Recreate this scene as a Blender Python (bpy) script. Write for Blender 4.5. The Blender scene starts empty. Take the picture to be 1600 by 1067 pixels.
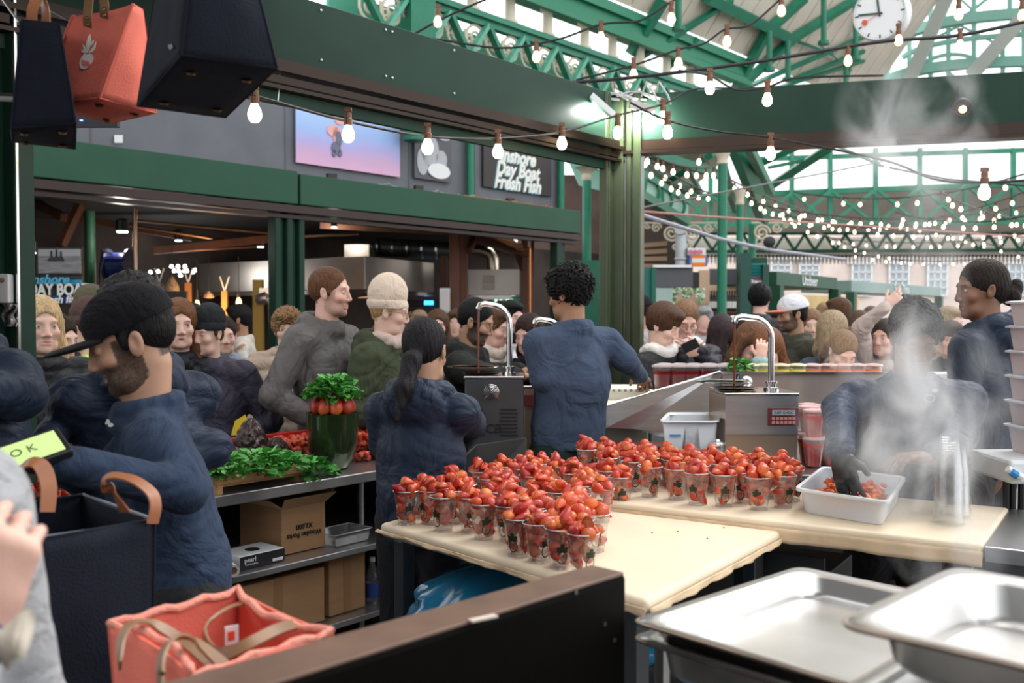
import bpy, bmesh, math, random
import numpy as np
from mathutils import Vector, Matrix, noise as mnoise
R = math.radians
SC = bpy.context.scene
COL = SC.collection
# ---------------------------------------------------------------- camera, light, exposure
F = 1555.6; CAMZ = 1.6; PITCH = math.atan((533.5-490)/F)
cam = bpy.data.cameras.new('camera'); camo = bpy.data.objects.new('camera', cam); COL.objects.link(camo)
cam.sensor_width = 36; cam.lens = 35; cam.clip_start = .05; cam.clip_end = 300
camo.location = (0, 0, CAMZ); camo.rotation_euler = (math.pi/2-PITCH, 0, 0)
cam.dof.use_dof = True; cam.dof.focus_distance = 3.6; cam.dof.aperture_fstop = 4.0
SC.camera = camo
SC.view_settings.view_transform = 'Standard'; SC.view_settings.look = 'None'
SC.view_settings.gamma = 1; SC.view_settings.use_curve_mapping = False
SC.view_settings.exposure = 1.0
wd = bpy.data.worlds.new('overcast sky'); SC.world = wd; wd.use_nodes = True
bgn = wd.node_tree.nodes['Background']; bgn.inputs[0].default_value = (.93, .965, 1, 1); bgn.inputs[1].default_value = 1.05
sun = bpy.data.lights.new('soft sun', 'SUN'); sun.energy = 1.3; sun.angle = R(35); sun.color = (1, .985, .95)
suno = bpy.data.objects.new('soft sun', sun); COL.objects.link(suno); suno.rotation_euler = (R(-28), R(28), 0)
SC.cycles.use_denoising = True
SC.cycles.max_bounces = 8; SC.cycles.diffuse_bounces = 3; SC.cycles.glossy_bounces = 3
SC.cycles.transmission_bounces = 6; SC.cycles.transparent_max_bounces = 24; SC.cycles.volume_bounces = 1
SC.cycles.sample_clamp_indirect = 6; SC.cycles.caustics_reflective = False; SC.cycles.caustics_refractive = False
SC.cycles.volume_step_rate = 2.0; SC.cycles.volume_max_steps = 96

# ---------------------------------------------------------------- geometry from the camera's survey of the place
AD0 = (.82, 1)
_cp, _sp = math.cos(PITCH), math.sin(PITCH)
def ray(px, py):
    x = (px-800)/F; v = (533.5-py)/F
    return Vector((x, _cp+v*_sp, -_sp+v*_cp))
def at(px, py, Y):
    r = ray(px, py); return Vector((r.x/r.y*Y, Y, CAMZ+r.z/r.y*Y))
def atz(px, py, z):
    r = ray(px, py); t = (z-CAMZ)/r.z; return Vector((r.x*t, r.y*t, z))
def zat(py, Y): return at(800, py, Y).z
def online(px, P, d):
    k = (px-800)/F; t = (k*P[1]-P[0])/(d[0]-k*d[1]); return (P[0]+t*d[0], P[1]+t*d[1])

# ---------------------------------------------------------------- materials
MATS = {}
def mat(name, col=(.5,.5,.5), rough=.5, metal=0, var=0, vscale=8, bump=0, bscale=60, alpha=1, emit=None, es=0, spec=.5, trans=0, vcol=False,
        coat=0, sheen=0, stretch=(1,1,1), sub=0, col2=None, ior=1.45, fold=0):
    if name in MATS: return MATS[name]
    m = bpy.data.materials.new(name); m.use_nodes = True; nt = m.node_tree; b = nt.nodes['Principled BSDF']
    N, L = nt.nodes.new, nt.links.new
    c = (*col, 1)
    b.inputs['Base Color'].default_value = c; b.inputs['Roughness'].default_value = rough; b.inputs['Metallic'].default_value = metal
    b.inputs['Specular IOR Level'].default_value = spec; b.inputs['Coat Weight'].default_value = coat; b.inputs['Alpha'].default_value = alpha
    b.inputs['Transmission Weight'].default_value = trans; b.inputs['Sheen Weight'].default_value = sheen; b.inputs['IOR'].default_value = ior
    b.inputs['Subsurface Weight'].default_value = sub
    if sub: b.inputs['Subsurface Scale'].default_value = .01
    if emit: b.inputs['Emission Color'].default_value = (*emit, 1); b.inputs['Emission Strength'].default_value = es
    src = None
    if vcol:
        a = N('ShaderNodeVertexColor'); a.layer_name = 'Col'; src = a.outputs['Color']; L(src, b.inputs['Base Color'])
    if var or bump:
        tc = N('ShaderNodeTexCoord'); mp = N('ShaderNodeMapping'); L(tc.outputs['Object'], mp.inputs[0]); mp.inputs['Scale'].default_value = stretch
    if var:
        n = N('ShaderNodeTexNoise'); n.inputs['Scale'].default_value = vscale; n.inputs['Detail'].default_value = 5; L(mp.outputs[0], n.inputs[0])
        rp = N('ShaderNodeValToRGB'); rp.color_ramp.elements[0].position = .3; rp.color_ramp.elements[1].position = .7
        lo = 1-var; hi = 1+var
        if col2 is None:
            rp.color_ramp.elements[0].color = (lo,lo,lo,1); rp.color_ramp.elements[1].color = (hi,hi,hi,1)
            mx = N('ShaderNodeMix'); mx.data_type = 'RGBA'; mx.blend_type = 'MULTIPLY'; mx.inputs[0].default_value = 1
            if src: L(src, mx.inputs[6])
            else: mx.inputs[6].default_value = c
            L(rp.outputs[0], mx.inputs[7]); L(mx.outputs[2], b.inputs['Base Color'])
        else:
            rp.color_ramp.elements[0].color = c; rp.color_ramp.elements[1].color = (*col2, 1)
            L(n.outputs[0], rp.inputs[0]); L(rp.outputs[0], b.inputs['Base Color'])
        L(n.outputs[0], rp.inputs[0])
    if bump:
        n2 = N('ShaderNodeTexNoise'); n2.inputs['Scale'].default_value = bscale; n2.inputs['Detail'].default_value = 4; L(mp.outputs[0], n2.inputs[0])
        bp = N('ShaderNodeBump'); bp.inputs['Strength'].default_value = bump; bp.inputs['Distance'].default_value = .01
        L(n2.outputs[0], bp.inputs['Height']); L(bp.outputs[0], b.inputs['Normal'])
    if fold:
        n3 = N('ShaderNodeTexNoise'); n3.inputs['Scale'].default_value = 5.5; n3.inputs['Detail'].default_value = 3.5; n3.inputs['Distortion'].default_value = 2.2; n3.inputs['Roughness'].default_value = .45; L(mp.outputs[0], n3.inputs[0])
        b3 = N('ShaderNodeBump'); b3.inputs['Strength'].default_value = fold; b3.inputs['Distance'].default_value = .035; L(n3.outputs[0], b3.inputs['Height']); L(b3.outputs[0], bp.inputs['Normal'])
    MATS[name] = m; return m

# ---------------------------------------------------------------- objects
def tag(o, label=None, cat=None, group=None, kind=None):
    if label: o['label'] = label
    if cat: o['category'] = cat
    if group: o['group'] = group
    if kind: o['kind'] = kind
    return o
def thing(name, label, cat, loc=(0,0,0), rz=0, group=None):
    o = bpy.data.objects.new(name, None); COL.objects.link(o); o.empty_display_size = .05
    o.location = loc; o.rotation_euler = (0, 0, rz)
    return tag(o, label, cat, group)
def root_loc(p):
    v = Vector((0,0,0))
    while p is not None: v = v+Vector(p.location); p = p.parent
    return v
def link(name, me, m=None, parent=None, off=True):
    o = bpy.data.objects.new(name, me); COL.objects.link(o)
    if m is not None and len(me.materials) == 0: me.materials.append(m)
    if parent is not None:
        o.parent = parent
        if off:
            l = root_loc(parent)
            if l.length > 0: me.transform(Matrix.Translation(-l))
    return o
def copy_tree(o, parent=None):
    c = o.copy(); COL.objects.link(c); c.parent = parent
    for ch in list(o.children): copy_tree(ch, c)
    return c
def frame(d, up=(0,0,1)):
    d = Vector(d).normalized(); up = Vector(up)
    if abs(d.dot(up)) > .99: up = Vector((0,1,0))
    s = d.cross(up).normalized(); u = s.cross(d).normalized(); return s, d, u
class MB:
    def __init__(s): s.v = []; s.f = []; s.m = []; s.mi = 0
    def add(s, vs, fs):
        n = len(s.v); s.v += [tuple(x) for x in vs]; s.f += [tuple(i+n for i in f) for f in fs]; s.m += [s.mi]*len(fs); return s
    def box(s, c, size, rz=0, M=None):
        hx, hy, hz = [q/2 for q in size]; M = M or Matrix.Rotation(rz, 3, 'Z'); c = Vector(c)
        vs = [c+M@Vector((x*hx, y*hy, z*hz)) for z in (-1,1) for y in (-1,1) for x in (-1,1)]
        return s.add(vs, [(0,2,3,1),(4,5,7,6),(0,1,5,4),(2,6,7,3),(0,4,6,2),(1,3,7,5)])
    def bar(s, a, b, w, h, up=(0,0,1)):      # box from a to b, width w (sideways), height h
        a = Vector(a); b = Vector(b); sd, d, u = frame(b-a, up)
        M = Matrix((sd, d, u)).transposed(); return s.box((a+b)/2, (w, (b-a).length, h), M=M)
    def prism(s, poly, z0, z1):
        n = len(poly); A = sum(poly[i][0]*poly[(i+1)%n][1]-poly[(i+1)%n][0]*poly[i][1] for i in range(n))
        if A < 0: poly = poly[::-1]
        vs = [(p[0], p[1], z0) for p in poly]+[(p[0], p[1], z1) for p in poly]
        return s.add(vs, [tuple(range(n))[::-1], tuple(range(n, 2*n))]+[(i, (i+1)%n, n+(i+1)%n, n+i) for i in range(n)])
    def tube(s, pts, r, n=8, cap=True, closed=False):
        pts = [Vector(p) for p in pts]; k = len(pts); rr = r if isinstance(r, (list, tuple)) else [r]*k
        vs = []; prev = None
        for i, p in enumerate(pts):
            if closed: d = pts[(i+1)%k]-pts[i-1]
            else: d = pts[min(i+1, k-1)]-pts[max(i-1, 0)]
            d.normalize()
            if prev is None: sd, _, u = frame(d)
            else:
                sd = (prev-d*prev.dot(d)).normalized(); u = sd.cross(d)
            prev = sd
            for j in range(n):
                a = 2*math.pi*j/n; vs.append(p+(sd*math.cos(a)+u*math.sin(a))*rr[i])
        fs = []
        for i in range(k if closed else k-1):
            i2 = (i+1)%k
            for j in range(n):
                j2 = (j+1)%n; fs.append((i*n+j, i*n+j2, i2*n+j2, i2*n+j))
        if cap and not closed: fs += [tuple(range(n))[::-1], tuple(range((k-1)*n, k*n))]
        return s.add(vs, fs)
    def ribbon(s, pts, ws, nor, t=.004):      # flat strap along pts; nor = list of normals
        pts = [Vector(p) for p in pts]; k = len(pts); vs = []
        for i, p in enumerate(pts):
            d = (pts[min(i+1, k-1)]-pts[max(i-1, 0)]).normalized(); n = Vector(nor[i] if isinstance(nor, list) else nor)
            n = (n-d*n.dot(d)).normalized(); sd = d.cross(n); w = ws[i] if isinstance(ws, (list,tuple)) else ws
            vs += [p+sd*w/2+n*t/2, p-sd*w/2+n*t/2, p-sd*w/2-n*t/2, p+sd*w/2-n*t/2]
        fs = [(0,1,2,3), tuple(4*(k-1)+j for j in (3,2,1,0))]
        for i in range(k-1):
            for j in range(4): fs.append((4*i+(j+1)%4, 4*i+j, 4*i+4+j, 4*i+4+(j+1)%4))
        return s.add(vs, fs)
    def lathe(s, prof, c=(0,0,0), n=20, M=None, cap=True):
        c = Vector(c); vs = []
        for r, z in prof:
            for j in range(n):
                a = 2*math.pi*j/n; v = Vector((r*math.cos(a), r*math.sin(a), z)); vs.append(c+(M@v if M else v))
        k = len(prof); fs = [(i*n+j, i*n+(j+1)%n, (i+1)*n+(j+1)%n, (i+1)*n+j) for i in range(k-1) for j in range(n)]
        if cap: fs += [tuple(range(n))[::-1], tuple(range((k-1)*n, k*n))]
        return s.add(vs, fs)
    def quad(s, a, b, c, d): return s.add([a,b,c,d], [(0,1,2,3)])
    def grid(s, fn, nu, nv):
        vs = [fn(i/(nu-1), j/(nv-1)) for j in range(nv) for i in range(nu)]
        return s.add(vs, [(j*nu+i, j*nu+i+1, (j+1)*nu+i+1, (j+1)*nu+i) for j in range(nv-1) for i in range(nu-1)])
    def build(s, name, m, parent=None, smooth=False, bevel=0, seg=2, off=True, solid=0, sub=0):
        me = bpy.data.meshes.new(name); me.from_pydata(s.v, [], s.f)
        ms = m if isinstance(m, (list, tuple)) else [m]
        for x in ms: me.materials.append(x)
        if len(ms) > 1: me.polygons.foreach_set('material_index', s.m)
        if smooth: me.shade_smooth(); me.set_sharp_from_angle(angle=R(40))
        me.update()
        o = link(name, me, None, parent, off)
        if solid: q = o.modifiers.new('solid', 'SOLIDIFY'); q.thickness = solid; q.offset = 0
        if bevel: q = o.modifiers.new('bevel', 'BEVEL'); q.width = bevel; q.segments = seg; q.limit_method = 'ANGLE'
        if sub: q = o.modifiers.new('sub', 'SUBSURF'); q.levels = sub; q.render_levels = sub
        return o
def struct(o): o['kind'] = 'structure'; return o
def text(body, size, P, X, Z, m, parent, name='lettering', shear=0, depth=.002, offset=0, space=1, align='CENTER', line=1, wscale=1):
    cu = bpy.data.curves.new(name, 'FONT'); cu.body = body; cu.size = size; cu.extrude = depth; cu.shear = shear; cu.offset = offset
    cu.space_character = space; cu.align_x = align; cu.align_y = 'CENTER'; cu.space_line = line; cu.resolution_u = 4
    cu.materials.append(m)
    o = bpy.data.objects.new(name, cu); COL.objects.link(o)
    X = Vector(X).normalized(); Z = Vector(Z); Z = (Z-X*Z.dot(X)).normalized(); N = X.cross(Z)
    M = Matrix((X*wscale, Z, N)).transposed().to_4x4(); M.translation = Vector(P)
    bpy.context.view_layer.update()
    me = bpy.data.meshes.new_from_object(o.evaluated_get(bpy.context.evaluated_depsgraph_get())); bpy.data.objects.remove(o)
    me.transform(M); return link(name, me, m, parent)
def spiral(c, X, Z, r, turns=1.75, n=26, sgn=1, a0=0):
    c = Vector(c); X = Vector(X); Z = Vector(Z)
    return [c+(X*math.cos(a0+sgn*2*math.pi*turns*t)+Z*math.sin(a0+sgn*2*math.pi*turns*t))*r*(1-.85*t) for t in [i/(n-1) for i in range(n)]]
rnd = random.Random(7)
# ================================================================ the market hall and the two stalls
AD = Vector((.84, 1, 0)); A = AD.normalized(); AN = Vector((A.y, -A.x, 0))          # run of the stalls, and its normal towards the right
BD = Vector((1, -.273, 0)).normalized(); BN = Vector((BD.y, -BD.x, 0))               # run of the beam on the right; BN points to the camera
M_green = mat('stall green paint', (.011,.038,.024), .45, spec=.22, var=.12, vscale=3, bump=.05, bscale=9)
M_fgreen = mat('fascia green paint', (.018,.075,.04), .5, spec=.3, var=.1, vscale=2)
M_dark = mat('dark channel', (.035,.024,.018), .3, metal=.5)
M_iron = mat('market green ironwork', (.012,.18,.1), .45, var=.12, vscale=5)
M_irond = mat('dark green ironwork', (.012,.12,.07), .5, var=.1)
M_cream = mat('cream ironwork', (.62,.55,.42), .6)
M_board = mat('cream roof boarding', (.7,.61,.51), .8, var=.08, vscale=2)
M_steel = mat('brushed steel', (.62,.62,.62), .3, metal=1, var=.1, vscale=4, bump=.04, bscale=40, stretch=(1,1,8))
M_steel2 = mat('polished steel', (.8,.79,.77), .16, metal=1)
M_steeld = mat('dull dark steel', (.1,.105,.11), .42, metal=.8, var=.15, vscale=5)
M_zinc = mat('zinc shelf steel', (.42,.43,.45), .33, metal=.85, var=.12, vscale=6)
M_grey = mat('grey shutter paint', (.13,.135,.15), .6, var=.1, vscale=3)
M_white = mat('white paint', (.85,.85,.85), .5)
M_black = mat('black plastic', (.015,.015,.016), .4)
M_wood = mat('brown timber', (.14,.055,.03), .6, var=.25, vscale=6, stretch=(1,1,.15))
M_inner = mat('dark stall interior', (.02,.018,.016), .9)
M_floor = mat('worn stone floor', (.12,.115,.11), .7, var=.3, vscale=3, bump=.2, bscale=20)
M_bulb = mat('lit bulb', (1,.9,.7), .3, emit=(1,.78,.5), es=3.5)
M_bulbn = mat('lit near bulb', (1,.95,.85), .3, emit=(1,.78,.5), es=7)
M_cable = mat('black cable', (.02,.02,.022), .5)
M_brass = mat('brown bulb socket', (.16,.07,.035), .4, metal=.3)
M_brick = mat('pale brick', (.5,.32,.25), .8, var=.1)

fl = MB(); fl.box((6, 25, -.05), (90, 80, .1)); struct(fl.build('floor', M_floor))

# --- our stall's corner frame: post, left beam, right beam, left post
PC = Vector((*at(962, 500, 6.2).xy, 0))
zb = zat(222, 6.2); zt = zat(150, 6.2)
A0 = Vector((*AD0, 0)).normalized()
def pa(px): return Vector((*online(px, PC, AD0), 0))
b = MB(); p0 = pa(-160)
b.bar(p0+Vector((0,0,(zb+zt)/2)), PC+Vector((0,0,(zb+zt)/2))-A*.05, .05, zt-zb)
o = struct(b.build('beam_left', M_green, bevel=.003))
b = MB()
for dz, t, q in ((-.02,.03,.05),(-.05,.02,.09),(-.09,.03,.04),(-.125,.015,.07)):
    b.bar(p0+Vector((0,0,zb+dz)), PC+Vector((0,0,zb+dz)), .06+q, t)
struct(b.build('shutter_channel_left', mat('bronze channel', (.03,.017,.011), .28, metal=.6)))
b = MB(); b.bar(p0+Vector((0,0,zb-.16))+AN*.01, PC+Vector((0,0,zb-.16))+AN*.01, .03, .05)
struct(b.build('trim_1', M_green))
rv = MB()
for px in (498, 598, 608, 704, 870):
    for zz in (zb+.04, zt-.03):
        if px in (870,): continue
        c = pa(px)+AN*.028; rv.lathe([(0,0),(.006,0),(.004,.004),(0,.005)], (c.x, c.y, zz), 8, M=Matrix.Rotation(0,3,'X')@frame(AN)[1].to_track_quat('Z','Y').to_matrix())
rvo = rv.build('rivet', M_white); rvo.parent = o
p1 = PC+BD*4.6
b = MB(); b.bar(PC+Vector((0,0,(zb+zt)/2))+BD*.06, p1+Vector((0,0,(zb+zt)/2)), .05, zt-zb)
struct(b.build('beam_right', M_green, bevel=.003))
b = MB()
for dz, t, q in ((-.03,.06,.03),(-.075,.02,.07)):
    b.bar(PC+Vector((0,0,zb+dz)), p1+Vector((0,0,zb+dz)), .05+q, t)
struct(b.build('shutter_channel_right', MATS['bronze channel']))
b = MB()                                                                  # ribbed corner post
for k, (d, w, t) in enumerate(((A*-.12, .055, .09), (A*-.065, .03, .14), (A*0, .11, .12), (BD*.085, .035, .1), (BD*.14, .05, .14))):
    q = PC+d; b.box((q.x, q.y, zt/2), (w, t, zt), rz=-.3)
struct(b.build('post_corner', mat('post green paint', (.04,.055,.026), .28, var=.1), bevel=.008))
b = MB(); q = pa(45)-A*.205                                                      # left post; an added bright strip stands in for its reflection
for d, w in ((-.0, .12), (.1, .05), (.17, .07)):
    c = q+A*d; b.box((c.x, c.y, zt/2), (w, .1, zt), rz=-.2)
lp = struct(b.build('post_left', M_green, bevel=.01))
b = MB(); c = q+A*.145-AN*-.06; b.box((c.x, c.y, 1.35), (.006, .012, 2.7), rz=-.2); struct(b.build('trim_reflection', M_steel2))

# --- fish stall opposite
FP = at(484, 500, 9.5); FP.z = 0
def fa(px, off=0): return Vector((*online(px, FP, AD), 0))-AN*off
FZ0, FZ1 = zat(321, 9.5), zat(273, 9.5)
def fascia(px0, px1, z0, z1, dep=.35):
    a = fa(px0); c = fa(px1); b = MB()
    b.prism([a.xy[:], c.xy[:], (c-AN*dep).xy[:], (a-AN*dep).xy[:]], z0, z1); return b
struct(fascia(20, 467, FZ0, FZ1+.02).build('fascia_1', M_fgreen, bevel=.008))
struct(fascia(471, 907, FZ0, FZ1).build('fascia_2', M_fgreen, bevel=.008))
b = MB(); a = fa(20, .06); c = fa(905, .06)
for dz, q in ((-.03,.12),(-.07,.2),(-.12,.1)): b.bar(a+Vector((0,0,FZ0+dz)), c+Vector((0,0,FZ0+dz)), q, .035)
struct(b.build('shutter_channel_fish', mat('brown channel', (.03,.015,.012), .4, metal=.3)))
for i, (px0, px1) in enumerate(((433, 480), (872, 890), (20, 46))):
    b = MB(); n = 5 if i == 0 else 2
    for k in range(n):
        p = px0+(px1-px0)*(k+.5)/n; q = fa(p, .08+.05*(k%2)); w = (fa(px1)-fa(px0)).length/n*.9
        b.box((q.x, q.y, FZ0/2), (w, .12, FZ0), rz=math.atan2(A.y, A.x))
    struct(b.build('post_fish_%s' % ('middle','right','left')[i], M_green, bevel=.01))
# stall room behind
a = fa(10, .3); c = fa(892, .3); dep = 4.2
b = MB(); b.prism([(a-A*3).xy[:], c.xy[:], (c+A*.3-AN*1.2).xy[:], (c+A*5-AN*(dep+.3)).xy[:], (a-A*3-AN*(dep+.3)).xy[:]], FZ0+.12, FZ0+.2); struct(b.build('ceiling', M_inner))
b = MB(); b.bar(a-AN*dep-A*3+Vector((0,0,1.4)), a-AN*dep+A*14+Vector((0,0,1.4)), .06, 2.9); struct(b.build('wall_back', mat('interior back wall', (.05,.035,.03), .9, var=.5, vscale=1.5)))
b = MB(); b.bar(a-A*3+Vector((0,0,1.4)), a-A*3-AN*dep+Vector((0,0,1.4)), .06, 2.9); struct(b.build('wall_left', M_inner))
# grey shutter box wall on the roof
WB = 1.0
a = fa(70, WB); c = Vector((*online(878, a, AD), 0)); zlo = FZ1-.3; zhi = FZ1+1.35
b = MB(); b.bar(a+Vector((0,0,(zlo+zhi)/2)), c+Vector((0,0,(zlo+zhi)/2)), .06, zhi-zlo)
w = struct(b.build('wall_fish_upper', M_grey))
WA0 = a.copy()
def wa(px, py):          # point on the grey wall's face seen at a pixel
    q = Vector((*online(px, WA0+AN*.035, AD), 0)); q.z = zat(py, q.y); return q
b = MB()
for px in (146, 448, 640, 742, 860):
    q = wa(px, 200); b.box((q.x, q.y, (zlo+zhi)/2), (.012, .012, zhi-zlo))
struct(b.build('trim_3', M_grey))
def panel(px0, px1, py0a, py1a, t=.02, front=.03):
    q0 = wa(px0, py0a); q1 = wa(px1, py0a); zz1 = q0.z; zz0 = wa(px0, py1a).z
    b = MB(); b.bar(Vector((q0.x, q0.y, (zz0+zz1)/2))+AN*front, Vector((q1.x, q1.y, (zz0+zz1)/2))+AN*front, t, zz1-zz0)
    return b, q0, q1, zz0, zz1
# banner with rider
b, q0, q1, z0, z1 = panel(461, 622, 155, 254)
t = thing('banner', 'pink and blue seaside photo banner with a blurred rider, on the grey wall', 'banner', q0.xy[:]+(z0,))
mb_ = bpy.data.materials.new('banner print'); mb_.use_nodes = True; nt = mb_.node_tree; pb = nt.nodes['Principled BSDF']
tc = nt.nodes.new('ShaderNodeTexCoord'); sp = nt.nodes.new('ShaderNodeSeparateXYZ'); rp = nt.nodes.new('ShaderNodeValToRGB'); ns = nt.nodes.new('ShaderNodeTexNoise')
ns.inputs['Scale'].default_value = 2.2; ns.inputs['Detail'].default_value = 4
ad = nt.nodes.new('ShaderNodeMath'); ad.operation = 'MULTIPLY_ADD'; ad.inputs[1].default_value = .35
nt.links.new(tc.outputs['Generated'], sp.inputs[0]); nt.links.new(tc.outputs['Object'], ns.inputs[0]); nt.links.new(ns.outputs[0], ad.inputs[0]); nt.links.new(sp.outputs['Z'], ad.inputs[2])
nt.links.new(ad.outputs[0], rp.inputs[0]); nt.links.new(rp.outputs[0], pb.inputs['Base Color']); pb.inputs['Roughness'].default_value = .5
cr = rp.color_ramp; cr.elements[0].position = .1; cr.elements[0].color = (.75,.42,.6,1); cr.elements[1].position = 1; cr.elements[1].color = (.42,.6,.92,1)
for p, cc in ((.35,(.62,.38,.58,1)), (.55,(.45,.4,.72,1)), (.75,(.35,.5,.85,1))):
    e = cr.elements.new(p); e.color = cc
b.build('banner_sheet', mb_, t)
f = MB()
def blob(mbd, px, py, rx, ry, off=.05, n=14, fn=None):
    c = (fn or wa)(px, py)+AN*off; s = c.y/F
    ring = [c+A*(rx*s*math.cos(2*math.pi*k/n))*1.25+Vector((0,0,ry*s*math.sin(2*math.pi*k/n))) for k in range(n)]
    ring2 = [p-AN*.01 for p in ring]
    mbd.add([tuple(p) for p in ring]+[tuple(p) for p in ring2], [tuple(range(n)), tuple(range(n,2*n))[::-1]]+[(i, n+i, n+(i+1)%n, (i+1)%n) for i in range(n)])
for x, y, rx, ry in ((524,212,7,14),(517,205,9,9),(528,190,8,6)): blob(f, x, y, rx, ry)
f.build('rider_print', mat('print coral', (.85,.42,.38), .6), t)
f = MB()
for x, y, rx, ry in ((522,232,7,10),(526,218,5,12),(519,240,3,6),(528,240,3,6)): blob(f, x, y, rx, ry, .055)
f.build('horse_print', mat('print slate', (.16,.16,.24), .6), t)
# black and white figure poster
b, q0, q1, z0, z1 = panel(645, 702, 198, 278)
t = thing('poster', 'black and white poster of a figure in oilskins carrying a tray of fish', 'poster', q0.xy[:]+(z0,))
b.build('poster_sheet', mat('poster dark grey', (.1,.1,.11), .6), t)
f = MB()
for x, y, rx, ry in ((668,235,16,24),(657,252,10,22),(686,250,10,14),(664,206,12,7),(690,214,12,7)): blob(f, x, y, rx, ry, .05)
f.build('figure_print', mat('print grey', (.45,.45,.47), .6), t)
f = MB(); blob(f, 682, 268, 20, 12, .056)
f.build('tray_print', mat('print pale', (.8,.8,.78), .6), t)
# dark sign
b, q0, q1, z0, z1 = panel(752, 858, 214, 292)
t = thing('sign_board', 'dark brown sign reading Inshore Day Boat Fresh Fish in white script', 'sign', q0.xy[:]+(z0,))
b.build('board', mat('sign brown', (.03,.022,.02), .5), t, bevel=.004)
M_letter = mat('cream lettering', (.9,.88,.8), .5); M_lblue = mat('pale blue lettering shade', (.3,.62,.72), .5)
mid = (q0+q1)/2
for k, s_ in enumerate(('Inshore', 'Day Boat', 'Fresh Fish')):
    zz = z1-.185-(z1-z0-.2)*k/2.45
    P = Vector((mid.x, mid.y, zz))+AN*.045-A*.02
    text(s_, .25, P, A, (0,0,1), M_letter, t, shear=.25, offset=.008, wscale=.95)
    text(s_, .25, P-A*.015-AN*.006-Vector((0,0,.012)), A, (0,0,1), M_lblue, t, 'lettering_shade', shear=.25, offset=.008, wscale=.95)
# green rainwater pipes by the grey wall
for i, px in enumerate((735, 876)):
    q = Vector((*online(px, a+AN*.1, AD), 0)); b = MB(); b.tube([(q.x, q.y, FZ1-.25), (q.x, q.y, FZ1+1.6)], .05, 12)
    struct(b.build('column_%d' % (i+1), M_iron, smooth=True))
# small floodlights and cable litter on the fascia roof
for px, py in ((545, 274), (680, 291), (822, 313)):
    q = fa(px, .25); q.z = FZ1
    t = thing('floodlight', 'small black floodlight on the green fascia, %s' % {545:'below the seaside banner',680:'below the oilskins poster',822:'below the fish sign'}[px], 'light', q)
    b = MB(); b.box(q+Vector((0,0,.05)), (.1,.06,.07), rz=.6); b.build('lamp_head', M_black, t, bevel=.004)
    b = MB(); b.tube([q, q+Vector((0,0,.05))], .008, 6); b.build('bracket', M_black, t)
b = MB(); r_ = random.Random(3)
for k in range(7):
    px = 590+k*38; q = fa(px, .3+.1*r_.random()); pts = []
    for j in range(7): pts.append(fa(px+j*11, .2+.25*r_.random())+Vector((0,0,FZ1+.015+.05*r_.random())))
    b.tube(pts, .008, 5)
tag(b.build('cable_run', mat('grey cable', (.3,.3,.3), .6)), 'loose grey cables lying along the top of the green fascia', 'cable')
b = MB()
for k in range(22):
    q = fa(742+k*6.5, .16+.15*r_.random()); q.z = FZ1+.02
    b.box(q, (.13,.02,.03+.03*r_.random()), rz=r_.uniform(.3,1.3))
tag(b.build('wood_scraps', mat('splintered wood', (.4,.16,.07), .8)), 'splintered wood scraps along the fascia edge below the fish sign', 'wood scraps', kind='stuff')

# unseen canopy, added to darken the left side of our stall
cq = MB(); w0 = Vector((PC.x, PC.y, 0)); a_ = w0-A0*7.5; nn_ = Vector((A0.y, -A0.x, 0))
w1 = w0-A0*((w0.y-4.05)/A0.y); cq.prism([a_.xy[:], w1.xy[:], (w1.x+1.1, w1.y), (-.75, 2.9), (-.35, -2.0), (-3.5,-2.5)], zt+.02, zt+.06); struct(cq.build('ceiling_added_shade', M_inner))
# unseen dark wall added behind the view, so the steel reflects less sky
b = MB(); b.box((0,-1.9,1.3), (7.5,.1,2.6)); struct(b.build('wall_added_dark', mat('added wall boards', (.12,.1,.085), .7, var=.2, vscale=3)))
# ================================================================ hall roof, girders, clock, far side of the market
def seg(mb, px0, py0, Y0, px1, py1, Y1, w, h=None): mb.bar(at(px0,py0,Y0), at(px1,py1,Y1), w, h or w, up=(0,1,.01))
# lattice girder with scrolls, running with the stalls
G0 = at(900, 77, 14.0); GA = A
def gp(px, dz=0, off=0):
    q = Vector((*online(px, G0, AD), 0)); q.z = G0.z+dz; return q+AN*off
b = MB()
b.bar(gp(560,0), gp(1130,0), .2, .07); b.bar(gp(560,-.07), gp(1130,-.07), .1, .09)
b.bar(gp(560,-.62), gp(1130,-.62), .2, .06); b.bar(gp(560,-.54), gp(1130,-.54), .06, .1)
struct(b.build('beam_girder', M_iron))
b = MB(); s0 = gp(560); L_ = (gp(1130)-s0).length; n = 12; M_irl = mat('light green ironwork', (.1,.38,.26), .5)
b2 = MB()
for k in range(n):
    u = s0+GA*L_*k/n; v = s0+GA*L_*(k+.5)/n; w_ = s0+GA*L_*(k+1)/n
    b.bar(u+Vector((0,0,-.1))+AN*.06, v+Vector((0,0,-.55))+AN*.06, .09, .06); b2.bar(v+Vector((0,0,-.55))+AN*.06, w_+Vector((0,0,-.1))+AN*.06, .09, .05)
struct(b.build('beam_diagonal', M_iron)); struct(b2.build('beam_diagonal_light', M_irl))
b = MB()
for k in range(2*n):
    c = s0+GA*L_*(k+.5)/(2*n)+Vector((0,0,-.3)); sg = 1 if k%2 else -1
    b.tube(spiral(c, GA, (0,0,1), .19, 1.9, 26, sg, .5), .018, 6); c2 = c+GA*.24+Vector((0,0,.08*sg)); b.tube(spiral(c2, GA, (0,0,1), .12, 1.5, 18, -sg), .014, 6)
    b.tube(spiral(c-GA*.2-Vector((0,0,.12*sg)), GA, (0,0,1), .08, 1.4, 14, sg), .012, 6)
struct(b.build('scroll_frieze', M_cream, smooth=True))
b = MB()
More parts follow.
